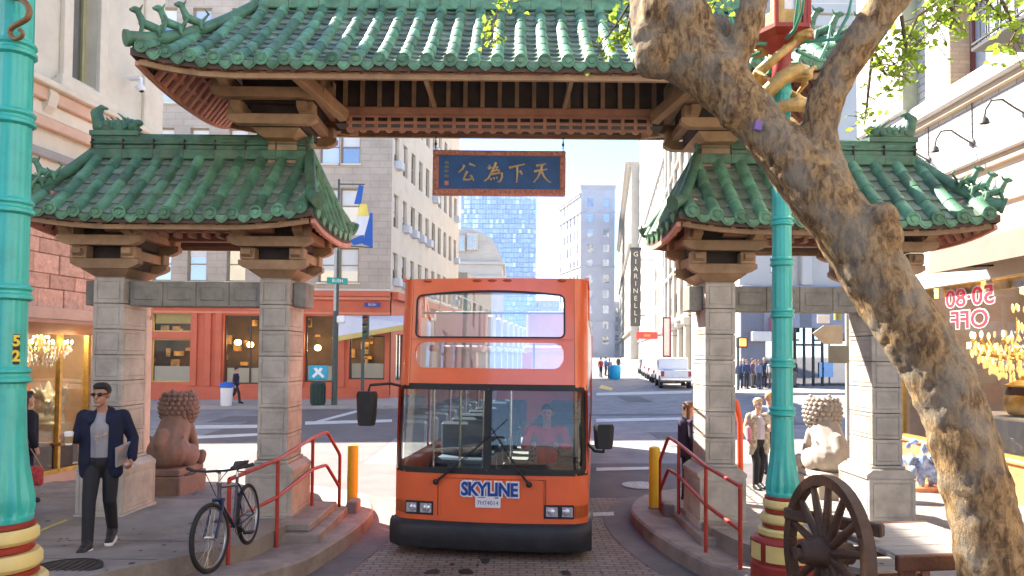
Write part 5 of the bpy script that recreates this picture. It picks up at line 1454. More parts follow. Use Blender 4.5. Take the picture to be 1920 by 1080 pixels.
q.build('deck_rail', MATS['steel pole'] if 'steel pole' in MATS else mat('steel pole', (.6, .6, .6), .25, .05, metal=.9), bus)
# wipers
for s, x0, x1, z1 in ((-1, -.68, .0, 1.6), (1, .53, .1, 1.6)):
    w = pivot('wiper', bus, (0, 0, 0)); q = MB()
    a = (x0, fy(x0, 1)-.05, 1.0); m_ = (lerp(x0, x1, .32), fy(x0, 1)-.07, 1.18); e = (x1, fy(x1, z1)-.03, z1)
    q.bar(a, m_, .035, .03, 0, .006); q.ell(a, (.04, .035, .04), 8, 6); q.build('pivot_arm', rubber, w)
    q = MB(); q.tube([m_, e], [.009, .005], 6); q.build('arm', rubber, w)
    q = MB(); d = .28; q.bar((x1-s*.0+(x1-x0)*.35, fy(x1, z1)-.005, z1+.22), (x1-(x1-x0)*.5, fy(x1, z1)-.012, z1-.34), .008, .012); q.build('blade', rubber, w)
# mirrors
for s in (-1, 1):
    m_ = pivot('wing_mirror', bus, (0, 0, 0)); q = MB()
    if s < 0: q.tube([(-1.22, .2, 2.22), (-1.3, -.02, 2.26), (-1.54, -.12, 2.24), (-1.56, -.12, 2.16)], .018, 8); c, hh, ww = (-1.58, -.12, 1.94), .44, .24
    else: q.tube([(1.26, .3, 1.5), (1.36, .15, 1.42), (1.47, .1, 1.42), (1.47, .1, 1.5)], .02, 8); c, hh, ww = (1.47, .1, 1.62), .31, .25
    q.build('arm', rubber, m_, 60)
    q = MB(); q.add([(c[0]+x*ww/2*k, c[1]+y, c[2]+z*hh/2) for z, k in ((-1, .8), (-.6, .95), (.8, 1.05), (1, .9)) for x, y in ((-1, -.05), (-.6, -.1), (.6, -.1), (1, -.05), (1, .05), (-1, .05))], [tuple(range(5, -1, -1)), tuple(range(18, 24))]+[(r*6+j, r*6+(j+1) % 6, (r+1)*6+(j+1) % 6, (r+1)*6+j) for r in range(3) for j in range(6)])
    q.build('housing', rubber, m_, 40); MB().quad((c[0]-ww*.42, c[1]+.052, c[2]-hh*.4), (c[0]-ww*.42, c[1]+.052, c[2]+hh*.42), (c[0]+ww*.42, c[1]+.052, c[2]+hh*.42), (c[0]+ww*.42, c[1]+.052, c[2]-hh*.4)).build('mirror_glass', chrome, m_)
# wheels
def tyre_mesh(r, w): 
    b = MB(); b.lathe([(r*.62, -w/2), (r*.94, -w/2), (r, -w*.36), (r, w*.36), (r*.94, w/2), (r*.62, w/2)], 28, M=Matrix.Rotation(math.pi/2, 4, 'Y')); return b.mesh('tyre', rubber, 40)
def rim_mesh(r, w, m): 
    b = MB(); b.lathe([(r*.64, -w*.4), (r*.5, -w*.3), (r*.2, -w*.2), (r*.14, -w*.42), (.001, -w*.44)], 20, M=Matrix.Rotation(math.pi/2, 4, 'Y')); b.lathe([(r*.64, w*.4), (r*.5, w*.3), (r*.2, w*.2), (r*.14, w*.42), (.001, w*.44)], 20, M=Matrix.Rotation(math.pi/2, 4, 'Y')); return b.mesh('rim', m, 40)
tm, rm_ = tyre_mesh(.5, .28), rim_mesh(.5, .28, mat('grey wheel', (.4, .4, .41), .4))
for y in (2.3, 8.0):
    for s in (-1, 1): w = pivot('wheel', bus, (s*1.1, y, .5)); inst('tyre', tm, w); inst('rim', rm_, w)
# side windows, posts, seats, wheel
for s in (-1, 1):
    for y0, y1 in sops_:
        MB().quad((s*1.26, y0, 1.2), (s*1.26, y1, 1.2), (s*1.245, y1, 2.2), (s*1.245, y0, 2.2)).build('side_window', bus_gl2, bus)
stm = MB(); stm.b2(-.42, .42, -.2, .22, .42, .52, 0, .03); stm.b2(-.42, .42, .16, .26, .5, 1.05, 0, .04); stm.b2(-.3, .3, -.1, .1, 0, .42); stm2 = stm.mesh('seat', mat('pale seat grey', (.55, .55, .56), .6, .1)); stm = stm.mesh('seat', seatm)
for i in range(8):
    for s in (-1, 1): inst('seat', stm, bus, (s*.72, 2.2+i*.85, .5)); inst('seat', stm2, bus, (s*.72, 1.6+i*.95, 2.27))
q = MB()
for x, y in ((-.55, .95), (-.25, 1.2), (.15, 1.2), (-.9, .8)): q.cyl((x, y, .5), (x, y, 2.2), .018, None, 8)
q.bar((-.9, .8, 1.3), (-.25, 1.2, 1.3), .03, .03); q.build('grab_pole', mat('steel pole', (.6, .6, .6), .25, .05, metal=.9), bus)
MB().lathe([(.2, -.012), (.222, 0), (.2, .012), (.185, 0), (.2, -.012)], 24, caps=False, M=Matrix.Translation((.68, .62, 1.28)) @ Matrix.Rotation(R(35), 4, 'X')).build('steering_wheel', rubber, bus, 60)
# ------------------------------------------------------------------ people
def cloth(name, col, var=.12, bump=.25): return mat('cloth '+name, col, .85, var, 9, bump, 130, dirt=.12, dcol=tuple(c*.6 for c in col), dscale=9)
skin = mat('skin light', (.50, .29, .20), .5, .08, 8, spec=.35); skin2 = mat('skin tan', (.38, .20, .13), .5, .08, 8, spec=.35); skin3 = mat('skin pale', (.60, .39, .30), .5, .08, 8)
hair_bk = mat('dark hair', (.018, .014, .012), .55, .3, 30, .5, 120); hair_bl = mat('blonde hair', (.55, .40, .2), .55, .3, 30, .5, 120); hair_br = mat('brown hair', (.12, .055, .025), .55, .3, 30, .5, 120); hair_gr = mat('grey hair', (.45, .43, .4), .6, .2, 30, .4, 120)
lensm = mat('dark lens', (.008, .008, .009), .08, 0); shoe_bk = mat('black shoe', (.02, .02, .022), .5, .1); sole_w = mat('white sole', (.8, .79, .77), .6, .05)
def person(label, loc, rz, H=1.72, sk=None, hair=None, top=None, legs=None, shoes=None, J=None, vox=.02, group=None, coat=None, skirt=False, hairlen=0, female=False, sleeve=True, sit=False, detail=False, cat='person', turn=0.):
    """facing -y at rz 0; joints in metres for a 1.75 m figure"""
    k = H/1.75; t = thing('person', label, cat, loc, rz, group)
    sw = .175 if female else .195; hw = .095 if female else .09
    D = dict(pel=(0, 0, .96), che=(0, -.005, 1.28), nek=(0, .01, 1.47), hed=(0, -.02, 1.625))
    for s, n in ((-1, 'l'), (1, 'r')):
        D['sh'+n] = (s*sw, .01, 1.405); D['el'+n] = (s*(sw+.055), .03, 1.14); D['wr'+n] = (s*(sw+.065), -.04, .90)
        D['hi'+n] = (s*hw, 0, .92); D['kn'+n] = (s*(hw+.0), -.01, .50); D['an'+n] = (s*(hw-.01), .03, .085); D['to'+n] = (s*(hw+.02), -.15, .03)
    if J: D.update(J)
    V = {a: Vector(p)*k for a, p in D.items() if isinstance(p, tuple)}
    r = lambda x: x*k
    hd = V['hed']; hr = Matrix.Rotation(turn, 3, 'Z')
    def hp(x, y, z): return hd+hr @ (Vector((x, y, z))*k)
    b = MB()
    b.ell(hp(0, .012, .03), (r(.076), r(.094), r(.098)), rot=hr); b.ell(hp(0, -.022, -.045), (r(.058), r(.068), r(.075)), rot=hr); b.ell(hp(0, -.095, -.012), (r(.016), r(.026), r(.026)), rot=hr); b.cap(hp(0, -.085, .03), hp(0, -.108, -.018), r(.010), r(.015)); b.ell(hp(0, -.085, -.062), (r(.026), r(.014), r(.010)), rot=hr); b.ell(hp(0, -.07, -.1), (r(.028), r(.026), r(.02)), rot=hr)
    for s in (-1, 1): b.ell(hp(s*.077, .012, -.005), (r(.013), r(.022), r(.032)), rot=hr)
    b.cap(V['nek']-Vector((0, 0, r(.06))), hd-Vector((0, 0, r(.05))), r(.056), r(.05))
    b.cap(V['pel'], V['che'], r(.12), r(.135)); b.cap(V['che'], V['nek']-Vector((0, 0, r(.06))), r(.13), r(.075))
    for n, s in (('l', -1), ('r', 1)):
        b.cap(V['sh'+n], V['el'+n], r(.05), r(.04)); b.cap(V['el'+n], V['wr'+n], r(.041), r(.029)); b.cap(V['che']+Vector((0, 0, r(.09))), V['sh'+n], r(.07), r(.04))
        b.cap(V['hi'+n], V['kn'+n], r(.082), r(.056)); b.cap(V['kn'+n], V['an'+n], r(.056), r(.036)); b.cap(V['an'+n], V['to'+n], r(.036), r(.028))
        d = (V['wr'+n]-V['el'+n]).normalized(); pd = D.get('hand'+n); d = Vector(pd).normalized() if pd else d
        x = Vector((0, 1, 0)) if abs(d.y) < .8 else Vector((0, 0, 1)); sd_ = (x-d*x.dot(d)).normalized(); nn = d.cross(sd_)
        w = V['wr'+n]; pc = w+d*r(.05)
        b.ell(pc, (r(.018), r(.04), r(.05)), rot=Matrix((nn, sd_, d)).transposed())
        if detail:
            cu = -s*1.0
            for f_ in range(4):
                o = w+d*r(.085)+sd_*r(-.03+.02*f_); L = (.06, .075, .072, .058)[f_]; curl = D.get('curl'+n, .35)
                m1 = o+(d*math.cos(curl)+nn*cu*math.sin(curl))*r(L*.55); m2 = m1+(d*math.cos(curl*2.4)+nn*cu*math.sin(curl*2.4))*r(L*.5)
                b.cap(o, m1, r(.0095), r(.0085), 8); b.cap(m1, m2, r(.0085), r(.0072), 8)
            o = w+d*r(.03)+sd_*r(-.036); m1 = o+(d*.65-sd_*.55+nn*cu*.5).normalized()*r(.035); b.cap(o, m1, r(.0115), r(.0095), 8); b.cap(m1, m1+(d*.85+nn*cu*.5).normalized()*r(.028), r(.0095), r(.008), 8)
        else: b.ell(pc+d*r(.06), (r(.022), r(.034), r(.045)), rot=Matrix((nn, sd_, d)).transposed())
    o = b.build('body', sk or skin, t); remesh(o, min(vox, .006 if detail else vox))
    for s in (-1, 1):
        if detail: MB().ell(hp(s*.031, -.083, .014), (r(.011), r(.008), r(.006)), 8, 6).build('eye', lensm, t, 60)
    # hair
    b = MB(); b.ell(hp(0, .03, .052), (r(.088), r(.095), r(.088)), rot=hr); b.ell(hp(0, -.02, .095), (r(.07), r(.07), r(.045)), rot=hr)
    if hairlen:
        for s in (-1, 0, 1): b.cap(hp(s*.06, .05-.0*abs(s), .05), hp(s*.07, .06, -.02-hairlen), r(.045), r(.035))
    o = b.build('hair', hair or hair_bk, t); remesh(o, max(.009, vox*.7))
    # trousers or skirt
    b = MB()
    b.cap(V['pel']+Vector((0, 0, r(.05))), V['pel']-Vector((0, 0, r(.02))), r(.137), r(.142))
    for n in 'lr':
        b.cap(V['hi'+n], V['kn'+n], r(.093), r(.068)); b.cap(V['kn'+n], V['an'+n]+Vector((0, 0, r(.015))), r(.067), r(.056))
    o = b.build('trousers', legs or cloth('jeans', (.03, .04, .07)), t); remesh(o, vox)
    for n in 'lr':
        b = MB(); b.cap(V['an'+n]-Vector((0, -r(.02), r(.03))), V['to'+n], r(.05), r(.043)); b.cap(V['an'+n]+Vector((0, -r(.02), r(.01))), V['an'+n]-Vector((0, 0, r(.03))), r(.052), r(.052)); b.cap(V['an'+n]+Vector((0, -r(.03), -r(.01))), lerp(V['an'+n], V['to'+n], .6), r(.05), r(.046))
        o = b.build('shoe', shoes or shoe_bk, t); remesh(o, max(.012, vox*.8))
    # top
    b = MB(); g = 0
    b.cap(V['pel']+Vector((0, 0, r(.02))), V['che'], r(.142), r(.152)); b.cap(V['che'], V['nek']-Vector((0, 0, r(.085))), r(.145), r(.088))
    for n in 'lr':
        b.cap(V['che']+Vector((0, 0, r(.08))), V['sh'+n]*1.0, r(.1 if not coat else .075), r(.066 if not coat else .04))
        if sleeve and not coat: b.cap(V['sh'+n], V['el'+n], r(.066), r(.054)); b.cap(V['el'+n], lerp(V['el'+n], V['wr'+n], .92), r(.054), r(.043))
    o = b.build('shirt', top or cloth('grey', (.3, .3, .32)), t); remesh(o, vox); 
    if coat:
        b = MB(); hem = D.get('hem', .80)
        for n, s in (('l', -1), ('r', 1)):
            b.cap(V['sh'+n], V['el'+n], r(.07), r(.06)); b.cap(V['el'+n], lerp(V['el'+n], V['wr'+n], .95), r(.06), r(.048))
            b.cap(V['che']+Vector((s*r(.10), r(.0), r(.09))), V['sh'+n], r(.085), r(.068))
            b.cap(V['che']+Vector((s*r(.115), -r(.035), r(.08))), Vector((s*r(.135), -r(.045), r(hem+.12))), r(.09), r(.085)); b.cap(Vector((s*r(.135), -r(.045), r(hem+.12))), Vector((s*r(.145), -r(.03), r(hem))), r(.085), r(.07))
            b.cap(V['nek']+Vector((s*r(.055), -r(.01), -r(.03))), V['che']+Vector((s*r(.085), -r(.115), r(.07))), r(.028), r(.03))
        b.cap(V['che']+Vector((0, r(.06), r(.1))), V['pel']+Vector((0, r(.06), -r(.08))), r(.13), r(.13)); b.cap(V['che']+Vector((0, r(.05), r(.1))), V['nek']+Vector((0, r(.03), -r(.02))), r(.1), r(.06))
        o = b.build('jacket', coat, t); remesh(o, vox)
    return t, V

navy_c = cloth('navy', (.009, .013, .036)); dark_j = cloth('charcoal denim', (.022, .022, .026)); grey_t = cloth('heather grey', (.30, .29, .31))
# the man with the cup
my = 7.85; mp = at(188, 1020, my); mz = zs(mp.x, my)
Jm = dict(hed=(-.015, -.05, 1.62), nek=(0, -.01, 1.47), shl=(-.19, .0, 1.40), ell=(-.245, -.02, 1.16), wrl=(-.25, -.23, 1.19), handl=(.05, -.9, .25), curll=.9,
          shr=(.19, .01, 1.40), elr=(.28, .06, 1.15), wrr=(.31, -.06, .94), handr=(-.1, -.6, -.8), curlr=.8,
          hil=(-.085, 0, .92), knl=(-.07, -.16, .52), anl=(-.045, -.26, .10), tol=(-.055, -.43, .055), hir=(.085, .01, .92), knr=(.08, .0, .50), anr=(.045, .25, .13), tor=(.06, .08, .035))
man, mV = person('man in open navy jacket and sunglasses walking with a white paper cup', (mp.x, my, mz), R(13), 1.77, skin2, hair_bk, grey_t, dark_j, shoe_bk, Jm, .011, None, navy_c, detail=True, turn=R(-8))
hr = Matrix.Rotation(R(-8), 3, 'Z'); kk = 1.77/1.75; hd = mV['hed']
b = MB()
for s in (-1, 1):
    c = hd+hr @ (Vector((s*.034, -.098, .014))*kk); b.ell(c, (.027, .01, .02), 12, 8, rot=hr); b.bar(hd+hr @ (Vector((s*.06, -.095, .018))*kk), hd+hr @ (Vector((s*.08, .0, .018))*kk), .006, .01)
b.bar(hd+hr @ (Vector((-.012, -.108, .018))*kk), hd+hr @ (Vector((.012, -.108, .018))*kk), .005, .005); b.build('sunglasses', lensm, man, 60)
b = MB()
for nm in ('l', 'r'):
    a, c = mV['an'+nm], mV['to'+nm]; d = Vector((c.x-a.x, c.y-a.y, 0)).normalized(); b.cap((a.x-d.x*.02, a.y-d.y*.02, min(a.z, c.z+.06)-.075), (c.x, c.y, c.z-.03), .05, .046, 12)
b.build('sole', sole_w, man, 60)
b = MB(); rnd = random.Random(1)
for i in range(16): b.ell((mV['che'].x+.02+rnd.uniform(-.05, .06), -.1535, 1.2+rnd.uniform(-.05, .05)), (rnd.uniform(.006, .016), .004, rnd.uniform(.006, .014)), 8, 6)
b.build('shirt_print', mat('faded orange print', (.5, .33, .22), .8, .3, 20), man)
MW = Matrix.Translation(man.location) @ Matrix.Rotation(R(13), 4, 'Z')
def held(n, v, off): return MW @ (v[n]+Vector(off))
cp = held('wrl', mV, (.03, -.1, .0))
cup = thing('paper_cup', 'white paper coffee cup with brown sleeve held by the man in navy', 'cup', cp)
MB().lathe([(.031, -.06), (.042, .055)], 18).build('body', mat('cup white', (.82, .8, .76), .5, .02), cup, 40); MB().lathe([(.044, .055), (.045, .066), (.04, .07), (.038, .078), (.001, .079)], 18).build('lid', wp, cup, 40); MB().lathe([(.0345, -.04), (.0425, .03)], 18).build('sleeve', mat('cup sleeve', (.35, .25, .12), .8), cup, 40)
lp_ = held('wrr', mV, (-.07, .02, .06))
lap = thing('laptop', 'closed silver laptop carried flat against the hip of the man in navy', 'laptop', lp_, R(13)); lap.rotation_euler = (R(8), R(-12), R(80))
MB().b2(-.16, .16, -.012, .012, -.11, .115, 0, .006).build('case', mat('silver case', (.42, .44, .45), .35, .05, metal=.5), lap)

# woman behind the left lamp, with a red bag
p = at(44, 930, 10.6); z = zs(p.x, 10.6)
lw, lV = person('dark haired person in black coat half hidden behind the left lamp post', (p.x, 10.6, z), R(150), 1.62, skin, hair_bk, cloth('black', (.012, .012, .02)), navy_c, shoe_bk, None, .014, None, cloth('black', (.012, .012, .02)), hairlen=.1, female=True)
bag = thing('shoulder_bag', 'red patterned shoulder bag on the person behind the left lamp post', 'bag', at(65, 892, 10.45))
redbag = mat('red bag', (.55, .07, .06), .6, .5, 22)
b = MB(); b.box((0, 0, 0), (.24, .1, .28), 0, .035); b.build('pouch', redbag, bag); MB().b2(-.1, .1, -.056, -.049, -.02, .08, 0, .01).build('flap', redbag, bag)
MB().tube([(-.1, 0, .13), (-.12, .02, .4), (-.16, .02, .62), (-.12, .06, .4), (.1, 0, .13)], .008, 6).build('strap', mat('tan strap', (.4, .26, .14), .6), bag)

# woman in the patterned cardigan, man in blue behind her
p = at(1421, 912, 12.9); z = zs(p.x, 12.9)
Jw = dict(elr=(.25, .02, 1.15), wrr=(.12, -.17, 1.2), ell=(-.25, .02, 1.14), wrl=(-.26, -.12, .98), knl=(-.08, -.08, .5), anl=(-.08, -.05, .085), tol=(-.09, -.22, .03), anr=(.08, .1, .09), tor=(.09, -.08, .03), hem=.72)
ww, wV = person('blonde woman in patterned cardigan and dark trousers walking beside the right lamp post', (p.x, 12.9, z), R(12), 1.62, skin3, hair_bl, cloth('pale lilac', (.52, .48, .52)), cloth('black trousers', (.02, .02, .024)), shoe_bk, Jw, .013, None, mat('patterned knit', (.42, .36, .27), .9, .6, 22, .3, 90), female=True, detail=True)
b = MB(); b.cap(wV['wrl']+Vector((0, -.02, .0)), wV['ell']+Vector((0, -.09, .02)), .05, .06); b.build('sleeve_scarf', cloth('pink', (.62, .25, .3)), ww, 60)
p = at(1442, 838, 15.2); z = zr(p.x, 15.2)
person('man in a pale blue shirt and tan hat behind the right lamp post', (p.x, 15.2, z), R(170), 1.72, skin, mat('tan hat', (.55, .35, .16), .8), cloth('pale blue', (.32, .42, .6)), cloth('dark blue', (.03, .04, .08)), None, None, .016)
p = at(1290, 870, 11.6); z = zs(p.x, 11.6)
person('person in a dark coat with long auburn hair behind the right gate pillar', (p.x, 11.6, z-.05), R(100), 1.6, skin, hair_br, cloth('dark plum', (.03, .022, .05)), cloth('black trousers', (.02, .02, .024)), None, None, .016, None, cloth('dark plum', (.03, .022, .05)), hairlen=.16, female=True)
p = at(442, 752, 33); z = zr(p.x, 33)+.13
person('pedestrian in dark clothes striding past the restaurant window', (p.x, 33, z), R(90), 1.65, skin, hair_bk, cloth('dark plum', (.03, .022, .05)), cloth('black trousers', (.02, .02, .024)), None, dict(knl=(-.09, -.18, .52), anl=(-.09, -.22, .1), tol=(-.09, -.38, .05), knr=(.09, .1, .5), anr=(.09, .34, .16), tor=(.09, .2, .05)), .022)
# driver
Jd = dict(pel=(0, 0, .55), che=(0, -.04, .9), nek=(0, -.04, 1.12), hed=(0, -.07, 1.28), shl=(-.22, -.03, 1.06), shr=(.22, -.03, 1.06), ell=(-.3, -.16, .84), wrl=(-.17, -.38, .88), elr=(.3, -.16, .84), wrr=(.17, -.38, .88),
          hil=(-.1, -.02, .52), knl=(-.13, -.42, .54), anl=(-.13, -.5, .12), tol=(-.13, -.64, .06), hir=(.1, -.02, .52), knr=(.13, -.42, .54), anr=(.13, -.5, .12), tor=(.13, -.64, .06))
BM = Matrix.Translation((BX, BY, BZ)) @ Matrix.Rotation(R(-6.6), 4, 'Z')
dp = BM @ Vector((.68, 1.12, .5))
person('bus driver in a red shirt seated behind the windscreen with hands on the wheel', dp, R(-6.6), 1.8, skin2, hair_bk, cloth('driver red', (.50, .02, .018)), dark_j, None, Jd, .014, detail=True)
# crowd on the far corner
tops = [(.05, .08, .2), (.03, .05, .12), (.2, .1, .12), (.12, .16, .25), (.02, .03, .07), (.3, .3, .32), (.05, .12, .3), (.1, .04, .08), (.02, .02, .03)]
desc = ['navy anorak', 'dark blue coat', 'maroon jumper', 'slate blue jacket', 'black jacket', 'pale grey top', 'bright blue jacket', 'plum coat', 'black suit']
spots = [(1388, 42.0, 1.62), (1400, 41.4, 1.7), (1411, 42.4, 1.74), (1423, 41.6, 1.66), (1433, 42.5, 1.78), (1446, 41.8, 1.7), (1394, 43.4, 1.7), (1417, 43.5, 1.64), (1490, 42.5, 1.72)]
for i, (px, Y, H) in enumerate(spots):
    x = (px-960)/FPX*Y; z = zr(x, Y)+.13; c = tops[i]
    lab = 'pedestrian in a %s, %s' % (desc[i], ['leftmost in the crowd at the far right corner', 'second from the left in the waiting crowd', 'third from the left in the waiting crowd', 'in the middle of the waiting crowd', 'tall at the right of the waiting crowd', 'beside the right lamp post in the crowd', 'at the back left of the crowd', 'at the back of the crowd centre', 'alone before the dark doorway across the street'][i])
    person(lab, (x, Y, z), random.uniform(-1, 1), H, random.choice((skin, skin2, skin3)), random.choice((hair_bk, hair_br, hair_bl)), cloth('crowd%d' % i, c), cloth('crowd trousers%d' % (i % 3), [(.03, .04, .08), (.02, .02, .025), (.12, .11, .1)][i % 3]), None, None, .03, 'people waiting at the far corner')
for i, (px, Y, H, c, d) in enumerate(((1127, 62, 1.7, (.35, .05, .06), 'red'), (1136, 66, 1.75, (.1, .15, .35), 'blue'), (1143, 60, 1.65, (.25, .2, .3), 'lilac'), (1160, 74, 1.72, (.04, .04, .05), 'black'))):
    x = (px-960)/FPX*Y; z = zr(x, Y)+.05
    person('distant pedestrian in %s clothes beyond the bus near the blue bin' % d, (x, Y, z), random.uniform(-2, 2), H, None, None, cloth('far%d' % i, c), None, None, None, .035, 'distant pedestrians beyond the bus')
# ------------------------------------------------------------------ railings and bollards
rail_red = mat('red railing paint', (.40, .045, .03), .4, .15, 6, .05, 40, dirt=.25, dcol=(.2, .03, .02), dscale=8)
yellow = mat('yellow bollard paint', (.85, .55, .03), .45, .08, 3, dirt=.25, dcol=(.4, .22, .03), dscale=6)
def railing(label, posts, top, mid, r=.024):
    """posts: (x, y, z base, z top)"""
    t = thing('railing', label, 'railing', (posts[0][0], posts[0][1], posts[0][2])); O = Vector(t.location)
    for x, y, z0, z1 in posts: MB().cyl(Vector((x, y, z0-.05))-O, Vector((x, y, z1))-O, r, None, 10).build('post', rail_red, t, 60)
    for nm, P in (('handrail', top), ('mid_rail', mid)):
        Q = [Vector(p)-O for p in P]; S = [Q[0]]
        for a, b_, c in zip(Q, Q[1:], Q[2:]):
            S += [b_+(a-b_).normalized()*.05, b_+((a-b_).normalized()+(c-b_).normalized())*.012, b_+(c-b_).normalized()*.05]
        S.append(Q[-1]); MB().tube(S, r*1.02, 10).build(nm, rail_red, t, 60)
    return t
railing('red pipe railing with the bicycle leaning on it by the left kerb',
        [(-3.10, 7.98, -.14, .80), (-2.88, 8.95, -.16, .86), (-2.85, 10.4, .0, .97), (-2.60, 11.0, -.1, .64)],
        [(-3.10, 7.98, .80), (-2.88, 8.95, .88), (-2.85, 10.4, .985), (-2.74, 10.75, 1.03), (-2.60, 11.0, .66), (-2.60, 11.0, -.05)],
        [(-3.10, 7.98, .34), (-2.88, 8.95, .42), (-2.85, 10.4, .53), (-2.74, 10.75, .54), (-2.60, 11.0, .17)])
railing('red pipe railing sloping up beside the right kerb and the striped lamp base',
        [(2.52, 7.95, -.16, .76), (2.40, 8.9, -.16, .83), (2.40, 10.35, .0, .93), (2.27, 11.0, -.1, .62)],
        [(2.52, 7.95, .78), (2.40, 8.9, .85), (2.40, 10.35, .95), (2.34, 10.75, 1.0), (2.27, 11.0, .62), (2.27, 11.0, -.05)],
        [(2.52, 7.95, .30), (2.40, 8.9, .38), (2.40, 10.35, .49), (2.34, 10.75, .52), (2.27, 11.0, .16)])
def bollard(px, Y, label):
    p = at(px, 900, Y); z = zp(p.x, Y)
    t = thing('bollard', label, 'bollard', (p.x, Y, z), 0, 'yellow bollards at the road edge')
    MB().lathe([(.085, -.02), (.085, .93), (.08, .955), (.05, .97), (.001, .975)], 18).build('post', yellow, t, 40); MB().lathe([(.1, -.02), (.1, .02), (.086, .03)], 18).build('collar', concrete, t, 40)
bollard(661, 11.4, 'yellow steel bollard beside the bicycle railing left of the bus')
bollard(1227, 11.4, 'yellow steel bollard by the red railing right of the bus')

